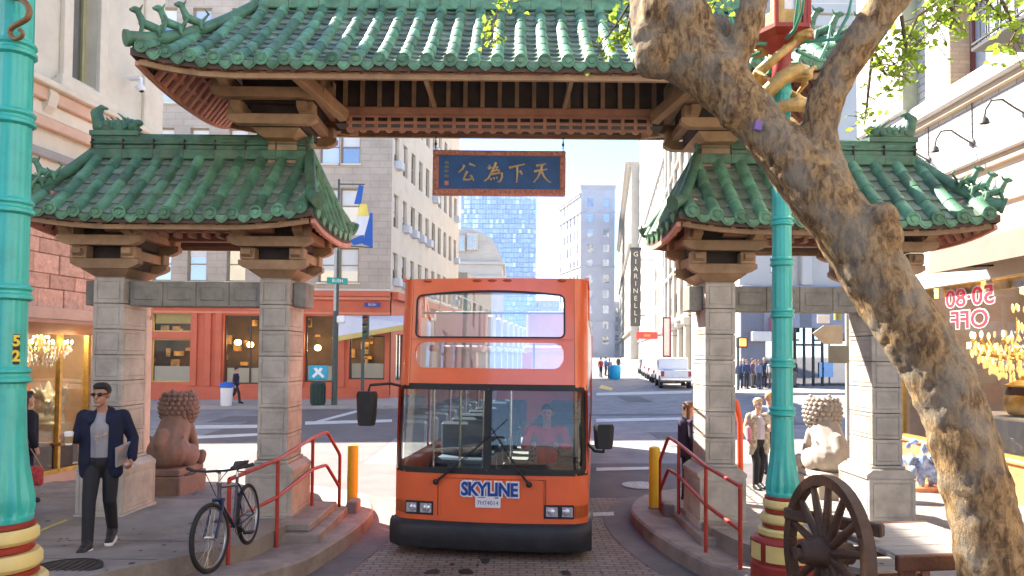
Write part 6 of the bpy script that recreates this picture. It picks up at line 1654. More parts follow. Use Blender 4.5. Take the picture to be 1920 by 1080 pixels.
# ------------------------------------------------------------------ street lamps
teal = mat('turquoise lamp paint', (.04, .43, .37), .36, .2, 5, .12, 45, coat=.25, dirt=.4, dcol=(.02, .26, .22), dscale=5)
maroon = mat('maroon lamp paint', (.28, .03, .02), .4, .15, 5, dirt=.2, dcol=(.12, .02, .015))
pale_y = mat('cream yellow lamp paint', (.66, .52, .20), .45, .12, 5, dirt=.3, dcol=(.35, .26, .1), dscale=5)
goldp = mat('gold dragon paint', (.44, .28, .09), .45, .3, 12, .3, 40, metal=.2)
frost = mat('frosted lantern glass', (.72, .72, .72), .4, .05)
def lamp(loc, label, full=True):
    t = thing('street_lamp', label, 'street lamp', loc)
    def band(nm, prof, m, n=32, fl=None): MB().lathe(prof, n, fl=fl).build(nm, m, t, 35)
    oct_ = lambda a, z: 1-.05*abs(math.sin(4*a))
    band('base', [(.30, -.1), (.30, .10), (.285, .12)], maroon)
    band('base_panel_band', [(.285, .12), (.292, .14), (.292, .33), (.27, .36), (.25, .37)], maroon)
    pm = MB(); A = frange(-.3, .3, 5)
    pm.sheet(lambda a, z: (.299*math.sin(a), -.299*math.cos(a), z), A, frange(.155, .315, 2)); pm = pm.mesh('cream_panel', pale_y, 60)
    for i in range(8): inst('cream_panel', pm, t, M=Matrix.Rotation(math.pi*2*i/8+.2, 4, 'Z'))
    for (z0, z1, r0, m) in ((.37, .45, .235, pale_y), (.45, .49, .19, maroon), (.49, .585, .205, pale_y), (.585, .635, .165, maroon), (.635, .72, .185, pale_y), (.72, .755, .168, maroon)):
        band('base_band', [(r0*.9, z0), (r0, z0+(z1-z0)*.25), (r0, z0+(z1-z0)*.75), (r0*.92, z1)], m)
    flute = lambda a, z: 1+(.075*math.cos(12*a) if .78 < z < 1.3 else 0)*(1-sm((z-.92)/.36))
    band('flared_foot', [(.152, .755), (.156, .78), (.143, .795), (.15, .83), (.147, .88), (.134, .97), (.121, 1.07), (.112, 1.2), (.106, 1.36), (.103, 1.5)], teal, 72, flute)
    reed = lambda a, z: 1-.035*max(0, math.cos(14*a))
    band('shaft', [(.102, 1.5), (.096, 2.6), (.086, 4.3), (.082, 4.7)], teal, 84, reed)
    for z in (1.53, 2.0, 2.49, 3.0, 3.40):
        rr = .107-.008*(z-1.5)
        band('ring', [(rr, z), (rr*1.2, z+.012), (rr*1.2, z+.03), (rr*1.06, z+.042), (rr*1.06, z+.055), (rr*1.18, z+.067), (rr*1.18, z+.08), (rr, z+.095)], teal)
    if not full: return t
    band('neck', [(.082, 4.7), (.1, 4.74), (.09, 4.8), (.085, 4.82)], teal)
    band('lantern_stem', [(.085, 4.82), (.105, 4.86), (.085, 5.0), (.1, 5.14), (.16, 5.22), (.2, 5.25)], maroon, 24)
    # lantern
    ln = pivot('lantern', t, (0, 0, 5.28)); n = 6
    b = MB(); b.lathe([(.24, -.03), (.33, 0), (.33, .04), (.26, .06)], 6); b.lathe([(.26, .96), (.36, 1.0), (.2, 1.15), (.05, 1.3), (.001, 1.32)], 6); b.build('frame', maroon, ln)
    pst = MB()
    for i in range(n): a = 2*math.pi*i/n; pst.bar((.27*math.cos(a), .27*math.sin(a), .05), (.29*math.cos(a), .29*math.sin(a), .97), .035, .035)
    pst.build('corner_post', maroon, ln)
    MB().lathe([(.235, .06), (.25, .96)], 6).build('glass', frost, ln)
    b = MB()
    for i in range(n):
        a0, a1 = 2*math.pi*i/n, 2*math.pi*(i+1)/n
        A_ = Vector((.255*math.cos(a0), .255*math.sin(a0), 0)); B_ = Vector((.255*math.cos(a1), .255*math.sin(a1), 0))
        for (u0, u1, z0, z1) in ((.08, .92, .07, .2), (.08, .3, .2, .3), (.7, .92, .2, .3)):
            p, q = A_.lerp(B_, u0), A_.lerp(B_, u1); b.quad((p.x, p.y, z0), (q.x, q.y, z0), (q.x, q.y, z1), (p.x, p.y, z1))
    b.build('fretwork', goldp, ln)
    # two dragons winding up the post
    for s in (0, 1):
        a0 = math.pi*s; P = []; rad = []
        for i in range(30):
            u = i/29; a = a0+u*2.7*math.pi; rr = .13+.17*math.sin(u*math.pi)**.7*(.7+.3*math.sin(u*9)); z = 4.36+u*.80+.05*math.sin(u*14)
            P.append((rr*math.cos(a), rr*math.sin(a), z)); rad.append(.026+.05*math.sin(math.pi*min(1, u*.86+.12)))
        b = MB(); b.tube(P, rad, 10)
        for i in range(2, 28, 2): p = Vector(P[i]); b.cap(p, p+Vector((p.x, p.y, 0)).normalized()*.02+Vector((0, 0, rad[i]+.035)), .018, .005, 6)
        for i in (7, 12, 18, 23):                    # legs with claws
            p = Vector(P[i]); o_ = Vector((p.x, p.y, 0)).normalized(); sd_ = Vector((-o_.y, o_.x, 0)); k1 = p+o_*.09+Vector((0, 0, -.05)); k2 = k1+sd_*.1+Vector((0, 0, -.07 if i % 2 else .08))
            b.cap(p, k1, .038, .03, 8); b.cap(k1, k2, .028, .02, 8)
            for c in (-1, 0, 1): b.cap(k2, k2+sd_*.05+o_*.03*c+Vector((0, 0, -.03)), .012, .004, 6)
        h = Vector(P[-1]); o_ = Vector((h.x, h.y, 0)).normalized(); h2 = h+o_*.08+Vector((0, 0, .03))
        b.ell(h2, (.075, .075, .06)); b.ell(h2+o_*.08+Vector((0, 0, .015)), (.06, .05, .025)); b.ell(h2+o_*.07-Vector((0, 0, .035)), (.05, .04, .016))
        for c in (-1, 1): sd_ = Vector((-o_.y, o_.x, 0))*c; b.cap(h2+sd_*.04+Vector((0, 0, .04)), h2+sd_*.07-o_*.1+Vector((0, 0, .1)), .014, .005, 6); b.ell(h2+sd_*.045+o_*.03+Vector((0, 0, .035)), .014, 6, 5)
        o = b.build('dragon', goldp, t); remesh(o, .013)
    gl_ = pivot('leaf_ornament', t, (0, 0, 0)); b = MB()
    for i in range(6):
        a = i*math.pi/3+.4; u = Vector((math.cos(a), math.sin(a), 0)); b.tube([u*.2+Vector((0, 0, 5.2)), u*.5+Vector((0, 0, 5.15)), u*.62+Vector((0, 0, 5.35)), u*.66+Vector((0, 0, 5.55))], [.018, .017, .018, .008], 8); b.tube([u*.5+Vector((0, 0, 5.15)), u*.75+Vector((0, 0, 5.2)), u*.85+Vector((0, 0, 5.37))], [.016, .014, .006], 8)
    b.build('scrolls', mat('green ornament', (.06, .26, .17), .45, .2), gl_, 60)
    return t
rl = at(1467, 900, 7.1); lamp((rl.x, 7.1, zs(0, 7.1)-.09), 'turquoise dragon lamp post with striped base beside the cart wheel')
ll = at(5, 900, 4.1)
lampL = lamp((ll.x, 4.1, zs(0, 4.1)-.09), 'turquoise lamp post cut by the left edge of the view')
P = [at(x, y, 4.1-.13+dy)-lampL.location for x, y, dy in ((-20, -40, .02), (18, -8, 0), (40, -2, -.02), (54, 15, -.03), (52, 33, -.03), (36, 44, -.02), (22, 52, 0), (19, 64, .01), (28, 73, 0), (40, 69, -.01), (42, 60, -.02), (34, 55, -.02))]
S = []
for i in range(len(P)-1):
    p0, p1, p2, p3 = P[max(i-1, 0)], P[i], P[i+1], P[min(i+2, len(P)-1)]
    for j in range(4): t = j/4; S.append(.5*((2*p1)+(p2-p0)*t+(2*p0-5*p1+4*p2-p3)*t*t+(3*p1-p0-3*p2+p3)*t**3))
MB().tube(S, [lerp(.019, .010, i/len(S)) for i in range(len(S))], 10).build('dragon_tail', mat('bronze scroll', (.22, .12, .05), .45, .3, 14, metal=.3), lampL, 60)
# number tag on the left post
tg_ = pivot('number_tag', lampL, (0, 0, 0)); zt_ = at(38, 655, 4.1).z-lampL.location.z
b = MB(); A = frange(.55, .9, 4); b.sheet(lambda a, z: (.1035*math.cos(-math.pi/2+a*1.0+.35), .1035*math.sin(-math.pi/2+a+.35), z), A, [zt_-.085, zt_, zt_+.085]); b.build('plate', mat('tag black', (.02, .02, .02), .5), tg_, 60)
for ch, dz in (('5', .045), ('2', -.04)):
    a = -math.pi/2+1.05; letter(ch, .085, mat('tag yellow', (.75, .55, .05), .5), tg_, (.1055*math.cos(a), .1055*math.sin(a), zt_+dz), a+math.pi/2, .001, bold=.003)
# ------------------------------------------------------------------ tree
bark = bpy.data.materials.new('mottled bark'); bark.use_nodes = True
n_ = bark.node_tree.nodes; l_ = bark.node_tree.links; p_ = n_['Principled BSDF']; p_.inputs['Roughness'].default_value = .85; p_.inputs['Specular IOR Level'].default_value = .2
g_ = n_.new('ShaderNodeNewGeometry'); mp_ = n_.new('ShaderNodeMapping'); mp_.inputs['Scale'].default_value = (1, 1, .45); l_.new(g_.outputs['Position'], mp_.inputs[0])
a_ = n_.new('ShaderNodeTexNoise'); a_.inputs['Scale'].default_value = 24; a_.inputs['Detail'].default_value = 8; a_.inputs['Roughness'].default_value = .7; a_.inputs['Distortion'].default_value = .6; l_.new(mp_.outputs[0], a_.inputs['Vector'])
r_ = n_.new('ShaderNodeValToRGB'); E_ = r_.color_ramp.elements; E_[0].position = .33; E_[0].color = (.055, .034, .02, 1); E_[1].position = .70; E_[1].color = (.43, .295, .145, 1)
e_ = E_.new(.45); e_.color = (.155, .095, .048, 1); e_ = E_.new(.55); e_.color = (.31, .195, .088, 1)
l_.new(a_.outputs[0], r_.inputs[0])
b_ = n_.new('ShaderNodeTexNoise'); b_.inputs['Scale'].default_value = 4.5; b_.inputs['Detail'].default_value = 5; l_.new(g_.outputs['Position'], b_.inputs['Vector'])
mr_ = n_.new('ShaderNodeMapRange'); mr_.inputs[1].default_value = .45; mr_.inputs[2].default_value = .62; mr_.inputs[4].default_value = .55; l_.new(b_.outputs[0], mr_.inputs[0])
mx_ = n_.new('ShaderNodeMix'); mx_.data_type = 'RGBA'; mx_.inputs[7].default_value = (.25, .235, .19, 1); l_.new(mr_.outputs[0], mx_.inputs[0]); l_.new(r_.outputs[0], mx_.inputs[6]); l_.new(mx_.outputs[2], p_.inputs['Base Color'])
c_ = n_.new('ShaderNodeTexNoise'); c_.inputs['Scale'].default_value = 45; c_.inputs['Detail'].default_value = 8; c_.inputs['Roughness'].default_value = .7; l_.new(mp_.outputs[0], c_.inputs['Vector'])
bp_ = n_.new('ShaderNodeBump'); bp_.inputs['Strength'].default_value = .7; bp_.inputs['Distance'].default_value = .022; l_.new(c_.outputs[0], bp_.inputs['Height']); l_.new(bp_.outputs[0], p_.inputs['Normal'])
tb_ = at(1905, 1150, 3.9)
tree = thing('street_tree', 'old leaning street tree with thick mottled trunk in front of the right gate roof', 'tree', (tb_.x, tb_.y, zs(0, 3.9)))
TO = Vector(tree.location)
def limb(mb, L, n=18, wob=.05, seed=0):
    rnd = random.Random(seed); P = [at(*q[:3])-TO for q in L]; rr = [q[3] for q in L]; S = []; RR = []
    for i in range(len(P)-1):
        p0, p1, p2, p3 = P[max(i-1, 0)], P[i], P[i+1], P[min(i+2, len(P)-1)]
        for j in range(5):
            t = j/5; S.append(.5*((2*p1)+(p2-p0)*t+(2*p0-5*p1+4*p2-p3)*t*t+(3*p1-p0-3*p2+p3)*t**3)); RR.append(lerp(rr[i], rr[i+1], t)*(1+rnd.uniform(-wob, wob)))
    S.append(P[-1]); RR.append(rr[-1]); mb.tube(S, RR, n); return S
b = MB()
limb(b, [(1915, 1260, 3.85, .23), (1878, 1120, 3.9, .19), (1832, 920, 3.95, .172), (1768, 720, 4.05, .172), (1668, 560, 4.2, .185), (1596, 440, 4.3, .19), (1510, 335, 4.42, .175), (1430, 240, 4.55, .15), (1365, 170, 4.65, .17), (1300, 105, 4.8, .215), (1255, 55, 4.95, .26), (1240, -30, 5.0, .22), (1225, -160, 5.1, .2)], 24, .03, 1)
limb(b, [(1600, 440, 4.32, .13), (1552, 330, 4.42, .125), (1537, 250, 4.45, .112), (1556, 170, 4.42, .108), (1608, 85, 4.35, .11), (1668, 0, 4.28, .108), (1735, -100, 4.2, .1)], 20, .03, 2)
limb(b, [(1330, 170, 4.7, .13), (1383, 100, 4.65, .095), (1406, 30, 4.65, .088), (1432, -70, 4.7, .085)], 16, .04, 3)
rnd = random.Random(12)
for px, py, Y, r in ((1232, 105, 4.78, .16), (1215, 70, 4.8, .12), (1290, 40, 4.75, .17), (1330, 130, 4.7, .14), (1650, 410, 4.16, .10), (1668, 440, 4.14, .085), (1340, 60, 4.85, .12), (1245, 20, 4.8, .17), (1480, 300, 4.4, .12), (1552, 360, 4.38, .12), (1375, 215, 4.55, .1)):
    b.ell(at(px, py, Y)-TO, (r, r*.9, r), 12, 8)
trunk = b.build('trunk', bark, tree); remesh(trunk, .022, smooth_it=3)
tx = bpy.data.textures.new('bark_relief', 'CLOUDS'); tx.noise_scale = .09; tx.noise_depth = 4
dm = trunk.modifiers.new('relief', 'DISPLACE'); dm.texture = tx; dm.strength = .028; dm.mid_level = .5; dm.texture_coords = 'LOCAL'
tx2 = bpy.data.textures.new('bark_grain', 'CLOUDS'); tx2.noise_scale = .04; tx2.noise_depth = 3
dm = trunk.modifiers.new('grain', 'DISPLACE'); dm.texture = tx2; dm.strength = .016; dm.texture_coords = 'LOCAL'
q = at(1421, 235, 4.37)-TO
leafm = mat('young leaf', (.22, .34, .045), .5, .3, 9); leafm.node_tree.nodes['Principled BSDF'].inputs['Subsurface Weight'].default_value = 0
ln_ = leafm.node_tree.nodes; tr_ = ln_.new('ShaderNodeBsdfTranslucent'); tr_.inputs[0].default_value = (.36, .5, .06, 1); ms_ = ln_.new('ShaderNodeMixShader'); ms_.inputs[0].default_value = .5
leafm.node_tree.links.new(ln_['Principled BSDF'].outputs[0], ms_.inputs[1]); leafm.node_tree.links.new(tr_.outputs[0], ms_.inputs[2]); leafm.node_tree.links.new(ms_.outputs[0], ln_['Material Output'].inputs[0])
tw = MB(); lf = MB(); rnd = random.Random(21)
def leaf(p, s):
    M = Matrix.Translation(p) @ Euler((rnd.uniform(-1, 1), rnd.uniform(-1, 1), rnd.uniform(0, 6.3))).to_matrix().to_4x4() @ Matrix.Scale(s, 4)
    lf.add([(0, 0, 0), (.28, .15, .05), (.5, .05, .02), (.42, .32, .08), (.3, .6, .05), (.05, .75, -.04), (0, 1, -.1), (-.05, .75, -.04), (-.3, .6, .05), (-.42, .32, .08), (-.5, .05, .02), (-.28, .15, .05), (0, .4, -.03)], [(i, (i+1) % 12, 12) for i in range(12)], 0, M)
def twig(P, nl, spread, s=(.035, .06)):
    P = [at(*p)-TO for p in P]; tw.tube(P, [lerp(.012, .003, i/(len(P)-1)) for i in range(len(P))], 6)
    for i in range(nl):
        t = rnd.random()**.6*(len(P)-1); k = min(int(t), len(P)-2); q = P[k].lerp(P[k+1], t-k); e = q+Vector((rnd.gauss(0, spread), rnd.gauss(0, spread), rnd.gauss(-.02, spread)))
        if rnd.random() < .5: tw.tube([q, q.lerp(e, .5)+Vector((0, 0, .01)), e], .0022, 4)
        leaf(e, rnd.uniform(*s))
for P, nl, sp in (
    ([(1735, -60, 4.2), (1800, -10, 4.3), (1765, 30, 4.3), (1715, 90, 4.35)], 42, .06), ([(1800, -20, 4.3), (1720, 30, 4.3), (1690, 110, 4.35), (1665, 130, 4.4)], 46, .06),
    ([(1690, 30, 4.3), (1700, 95, 4.3), (1685, 140, 4.3)], 30, .05), ([(1800, -50, 4.3), (1850, 0, 4.3), (1880, 40, 4.35)], 34, .06), ([(1860, -40, 4.3), (1905, 60, 4.3), (1890, 85, 4.3)], 24, .06), ([(1640, 100, 4.5), (1660, 140, 4.5), (1700, 145, 4.5)], 16, .04),
    ([(1760, -30, 4.3), (1790, 25, 4.3), (1788, 40, 4.3)], 20, .05), ([(1640, 60, 4.5), (1625, 200, 4.6), (1620, 235, 4.6)], 26, .05), ([(1220, -60, 5.1), (1160, 40, 5.2), (1120, 95, 5.3)], 30, .045), ([(1200, -60, 5.1), (1175, 60, 5.2), (1150, 75, 5.25)], 22, .04),
    ([(1100, -120, 5.6), (950, -30, 5.9), (925, 45, 6.0), (915, 70, 6.0)], 40, .05), ([(1120, -130, 5.6), (960, -40, 5.9), (955, 10, 5.9)], 26, .05), ([(1100, -140, 5.6), (500, -60, 6.5), (455, -5, 6.5)], 12, .05), ([(1432, -60, 4.7), (1350, -10, 5.2), (1330, 25, 5.3)], 28, .06), ([(1240, -80, 5), (1270, 0, 5.2), (1310, 40, 5.3)], 16, .05)):
    twig(P, int(nl*1.9), sp*1.15)
tag(tw.build('twigs', mat('twig', (.12, .08, .05), .8), tree), kind='stuff'); tag(lf.build('leaves', leafm, tree), kind='stuff')
st = thing('tree_sticker', 'small purple sticker on the left limb of the tree', 'sticker', at(1421, 236, 4.385))
MB().box((0, 0, 0), (.045, .03, .06), 0, .004, Matrix.Rotation(R(12), 3, 'Y')).build('label', mat('purple', (.17, .10, .30), .6), st)

# ------------------------------------------------------------------ wooden cart
wood = mat('dark cart wood', (.075, .038, .022), .55, .35, 6, .35, 50, stretch=(1, 1, 1), dirt=.3, dcol=(.04, .022, .015), dscale=5)
wood_red = mat('red brown cart wood', (.13, .05, .03), .5, .3, 6, .3, 50, dirt=.3, dcol=(.05, .025, .018), dscale=5)
wood_top = mat('weathered plank', (.36, .33, .30), .7, .25, 5, .3, 60, stretch=(.5, 4, 4), dirt=.35, dcol=(.18, .13, .1))
wc = at(1548, 1035, 4.5); gz = zs(0, 4.5)
cart = thing('wooden_cart', 'dark wooden cart with a spoked wheel and grey plank top beside the tree trunk', 'cart', (wc.x, 4.5, gz), R(8)); WR = wc.z-gz-.005
wh = pivot('wheel', cart, (0, 0, WR)); wh.rotation_euler = (0, R(3), R(-2))
nf = 7
for i in range(nf):
    a0, a1 = 2*math.pi*i/nf+.006, 2*math.pi*(i+1)/nf-.006; b = MB(); A = frange(a0, a1, 7)
    V = []
    for a in A:
        for (x, r) in ((-.035, WR), (.035, WR), (.032, WR*.94), (.028, WR*.872), (-.028, WR*.872), (-.032, WR*.94)): V.append((x, r*math.cos(a), r*math.sin(a)))
    F = [(k*6+j, k*6+(j+1) % 6, (k+1)*6+(j+1) % 6, (k+1)*6+j) for k in range(7) for j in range(6)]+[tuple(range(5, -1, -1)), tuple(range(42, 48))]
    b.add(V, F); b.build('rim', wood, wh, 30)
MB().lathe([(WR*1.0, -.034), (WR*1.012, -.034), (WR*1.012, .034), (WR*1.0, .034)], 48, caps=False, M=Matrix.Rotation(math.pi/2, 4, 'Y')).build('tyre', mat('rusty iron band', (.08, .045, .03), .6, .3, 12, .2), wh, 30)
sm_ = MB(); sm_.tube([(0, .06, 0), (0, .2, 0), (0, WR*.88, 0)], [.026, .028, .021], 8); sm_ = sm_.mesh('spoke', wood, 60)
for i in range(14): inst('spoke', sm_, wh, M=Matrix.Rotation(2*math.pi*(i+.5)/14, 4, 'X'))
MB().lathe([(.05, -.17), (.065, -.165), (.07, -.1), (.095, -.06), (.1, 0), (.095, .06), (.075, .12), (.07, .16), (.045, .17), (.04, .12), (.001, .12)], 20, M=Matrix.Rotation(-math.pi/2, 4, 'Y')).build('hub', wood, wh, 40)
MB().cyl((-.2, 0, WR), (1.15, 0, WR), .035, None, 10).build('axle', mat('rusty iron band', (0, 0, 0)), cart, 60)
for i, y in enumerate((-.27, -.085, .1, .285)): MB().b2(.22, .98, y-.09, y+.088, .515, .55, 0, .006).build('plank', wood_top, cart)
b = MB(); b.b2(.2, 1.0, -.40, -.362, .46, .552, 0, .008); b.build('side_board', wood_red, cart)
b = MB(); b.b2(.2, 1.0, .375, .41, .46, .552, 0, .008); b.build('side_board', wood_red, cart)
for x, y in ((.30, -.33), (.92, -.33), (.30, .33), (.92, .33)): MB().bar((x, y, .50), (x+(.03 if x < .5 else -.02), y, -.02), .075, .075, 0, .008).build('leg', wood_red, cart)
MB().bar((.3, -.33, .2), (.92, -.33, .2), .05, .06, 0, .006).build('stretcher', wood, cart); MB().bar((.3, .33, .2), (.92, .33, .2), .05, .06, 0, .006).build('stretcher', wood, cart)
MB().bar((-.02, .45, .62), (.32, -.1, .62), .06, .08, 0, .01).build('shaft', wood, cart); MB().bar((.1, .3, .5), (1.0, .3, .5), .05, .07, 0, .01).build('frame_bar', wood, cart)

# ------------------------------------------------------------------ bicycle
blue_f = mat('blue bicycle frame', (.008, .014, .05), .3, .1, 5, coat=.4); tyre_b = mat('bicycle tyre', (.018, .018, .018), .75, .2, 12, .2, 120); alum = mat('brushed metal', (.5, .5, .5), .3, .1, 8, metal=.9); blk_p = mat('black plastic', (.02, .02, .02), .5)
fw_ = at(397, 1074, 6.32); gz = zs(0, 6.32)
bk = thing('bicycle', 'blue bicycle with black tyres leaning on the left red railing', 'bicycle', (fw_.x, 6.32, gz+.0)); bk.rotation_euler = (0, R(5), 0)
yaw = R(91); bk.rotation_euler = Euler((R(-4), 0, yaw-0.0), 'XYZ')
bk.scale = (.91, .91, .91)
# local x runs from the front wheel back to the rear wheel
rw = .33
def cwheel(x, steer=0.):
    w = pivot('wheel', bk, (x, 0, rw), steer)
    MB().tube([((rw-.022)*math.cos(2*math.pi*i/40), 0, (rw-.022)*math.sin(2*math.pi*i/40)) for i in range(41)], .023, 8, caps=False).build('tyre', tyre_b, w, 60)
    MB().tube([((rw-.05)*math.cos(2*math.pi*i/40), 0, (rw-.05)*math.sin(2*math.pi*i/40)) for i in range(41)], .011, 6, caps=False).build('rim', alum, w, 60)
    b = MB()
    for i in range(28): a = 2*math.pi*i/28; b.tube([(.02*math.cos(a+1.2), .028*(-1)**i, .02*math.sin(a+1.2)), ((rw-.055)*math.cos(a), 0, (rw-.055)*math.sin(a))], .0016, 4)
    b.build('spokes', alum, w); MB().cyl((0, -.05, 0), (0, .05, 0), .02, None, 10).build('hub', alum, w, 40)
cwheel(0, R(-9)); cwheel(1.04)
b = MB(); HT, HB, BB, ST, RA = (.30, 0, .80), (.26, 0, .64), (.62, 0, .29), (.78, 0, .78), (1.04, 0, .33)
for p, q, r in ((HT, HB, .02), (HB, BB, .019), ((.29, 0, .76), (.76, 0, .70), .016), (BB, ST, .016)): b.cyl(p, q, r, None, 10)
for s in (-1, 1): b.cyl((BB[0], s*.03, BB[2]), (RA[0], s*.06, RA[2]), .01, None, 8); b.cyl((.765, s*.015, .71), (RA[0], s*.06, RA[2]), .009, None, 8)
b.build('frame', blue_f, bk, 60)
b = MB()
for s in (-1, 1): b.tube([(.25, s*.045, .64), (.2, s*.055, .58), (.0, s*.055, rw)], .014, 8)
b.cyl((.25, -.06, .64), (.25, .06, .64), .018, None, 8); b.build('fork', blue_f, bk, 60)
b = MB(); b.cyl(HT, (.31, 0, .90), .014, None, 8); b.cyl((.31, 0, .90), (.24, 0, .93), .016, None, 8); b.build('stem', alum, bk, 60)
b = MB(); b.tube([(.34, -.33, .96), (.26, -.25, .945), (.235, -.1, .93), (.235, .1, .93), (.26, .25, .945), (.34, .33, .96)], .013, 8); b.build('handlebar', blk_p, bk, 60)
for s in (-1, 1):
    b = MB(); b.tube([(.34, s*.33, .96), (.275, s*.26, .948)], .019, 8); b.tube([(.25, s*.2, .935), (.2, s*.22, .92), (.19, s*.3, .91)], .006, 6); b.build('grip', blk_p, bk, 60)
b = MB(); b.add([(.66, -.03, .90), (.66, .03, .90), (.78, -.04, .91), (.78, .04, .91), (.94, -.08, .93), (.94, .08, .93), (.66, -.02, .87), (.66, .02, .87), (.94, -.06, .88), (.94, .06, .88)], [(0, 1, 3, 2), (2, 3, 5, 4), (0, 6, 7, 1), (4, 5, 9, 8), (6, 8, 9, 7), (0, 2, 4, 8, 6), (1, 7, 9, 5, 3)]); b.build('saddle', blk_p, bk, 40)
b = MB(); b.cyl(ST, (.805, 0, .89), .013, None, 8); b.build('seat_post', alum, bk, 60)
b = MB(); b.lathe([(.09, -.004), (.095, 0), (.09, .004)], 24, caps=False, M=Matrix.Translation((.62, -.045, .29)) @ Matrix.Rotation(math.pi/2, 4, 'X')); b.bar((.62, -.06, .29), (.74, -.06, .20), .02, .015); b.bar((.62, .06, .29), (.50, .06, .38), .02, .015); b.box((.76, -.1, .19), (.09, .09, .02)); b.box((.48, .1, .39), (.09, .09, .02)); b.build('crank', blk_p, bk, 40)
b = MB(); b.tube([(.62, -.045, .385), (1.04, -.045, .37)], .005, 4); b.tube([(.62, -.045, .195), (1.04, -.045, .29)], .005, 4); b.build('chain', blk_p, bk)
b = MB(); b.tube([(.2, .1, .93), (.1, .02, .85), (.2, 0, .68)], .004, 6); b.tube([(.22, -.12, .93), (.12, -.04, .82), (.3, 0, .72)], .004, 6); b.build('cable', blk_p, bk)

# ------------------------------------------------------------------ lions
lion_l = mat('red brown lion stone', (.25, .17, .135), .75, .2, 4, .3, 60, dirt=.3, dcol=(.15, .09, .07), dscale=3); lion_r = mat('pale lion stone', (.40, .35, .30), .8, .15, 4, .3, 60, dirt=.3, dcol=(.2, .17, .14), dscale=3)
def lion(px, Y, m, label, mirror):
    p = at(px, 900, Y); t = thing('guardian_lion', label, 'statue', (p.x, Y, zs(p.x, Y)-.02)); s = mirror
    MB().b2(-.36, .36, -.5, .5, -.1, .34, 0, .02).build('pedestal', m, t); MB().b2(-.33, .33, -.46, .46, .342, .46, 0, .02).build('plinth', m, t)
    b = MB()                                         # seated, facing the cross street, head turned
    b.ell((0, -.12, .70), (.34, .35, .30)); b.cap((0, -.16, .75), (0, .10, 1.15), .29, .24); b.ell((0, .2, 1.05), (.22, .2, .28))
    for k in (-1, 1):
        b.ell((k*.26, .06, .62), (.13, .27, .19)); [b.cap((k*(.1+.05*i), -.38+.06*i, .62+.1*i), (k*(.2+.04*i), -.33+.07*i, .72+.12*i), .03, .015) for i in range(3)]; b.cap((k*.24, .2, .54), (k*.22, .34, .50), .08, .07); b.cap((k*.17, .22, 1.05), (k*.21, .34, .75), .1, .075); b.cap((k*.21, .34, .75), (k*.21, .36, .52), .075, .07); b.ell((k*.21, .40, .50), (.08, .11, .06))
        b.ell((k*.16, .30, 1.62), (.05, .04, .08))
    b.ell((0, .22, 1.40), (.27, .26, .25)); b.ell((s*.02, .44, 1.36), (.16, .14, .13)); b.ell((s*.02, .5, 1.30), (.13, .1, .06)); b.ell((0, .38, 1.50), (.2, .12, .08))
    b.tube([(0, -.38, .6), (0, -.45, .85), (0, -.36, 1.02), (0, -.28, 1.08)], [.05, .09, .1, .04], 10)
    o = b.build('body', m, t); remesh(o, .02, smooth_it=2)
    cm_ = MB().ell((0, 0, 0), (.046, .03, .046), 10, 6); cm_.ell((0, -.022, 0), (.022, .016, .022), 8, 5); cm_ = cm_.mesh('mane_curl', m, 60)
    for j in range(7):
        z = 1.18+j*.072; rr = .285*math.sqrt(max(.05, 1-((z-1.40)/.34)**2))+.012; nn = max(6, int(rr*2*math.pi/.085))
        for i in range(nn):
            a = 2*math.pi*(i+.5*(j % 2))/nn
            if math.sin(a) > .55 and j < 5: continue
            inst('mane_curl', cm_, t, M=Matrix.Translation((rr*math.cos(a), .2+rr*.97*math.sin(a), z)) @ Matrix.Rotation(a+math.pi/2, 4, 'Z'))
    b = MB(); b.cap((s*.32, .32, .52), (s*.34, .34, .6), .09, .08); b.build('ball', m, t, 60)
lion(322, 11.95, lion_l, 'red brown stone guardian lion with curled mane seen from behind by the left pillar', 1)
lion(1552, 12.1, lion_r, 'pale stone guardian lion with curled mane seen from behind by the right pillar', -1)

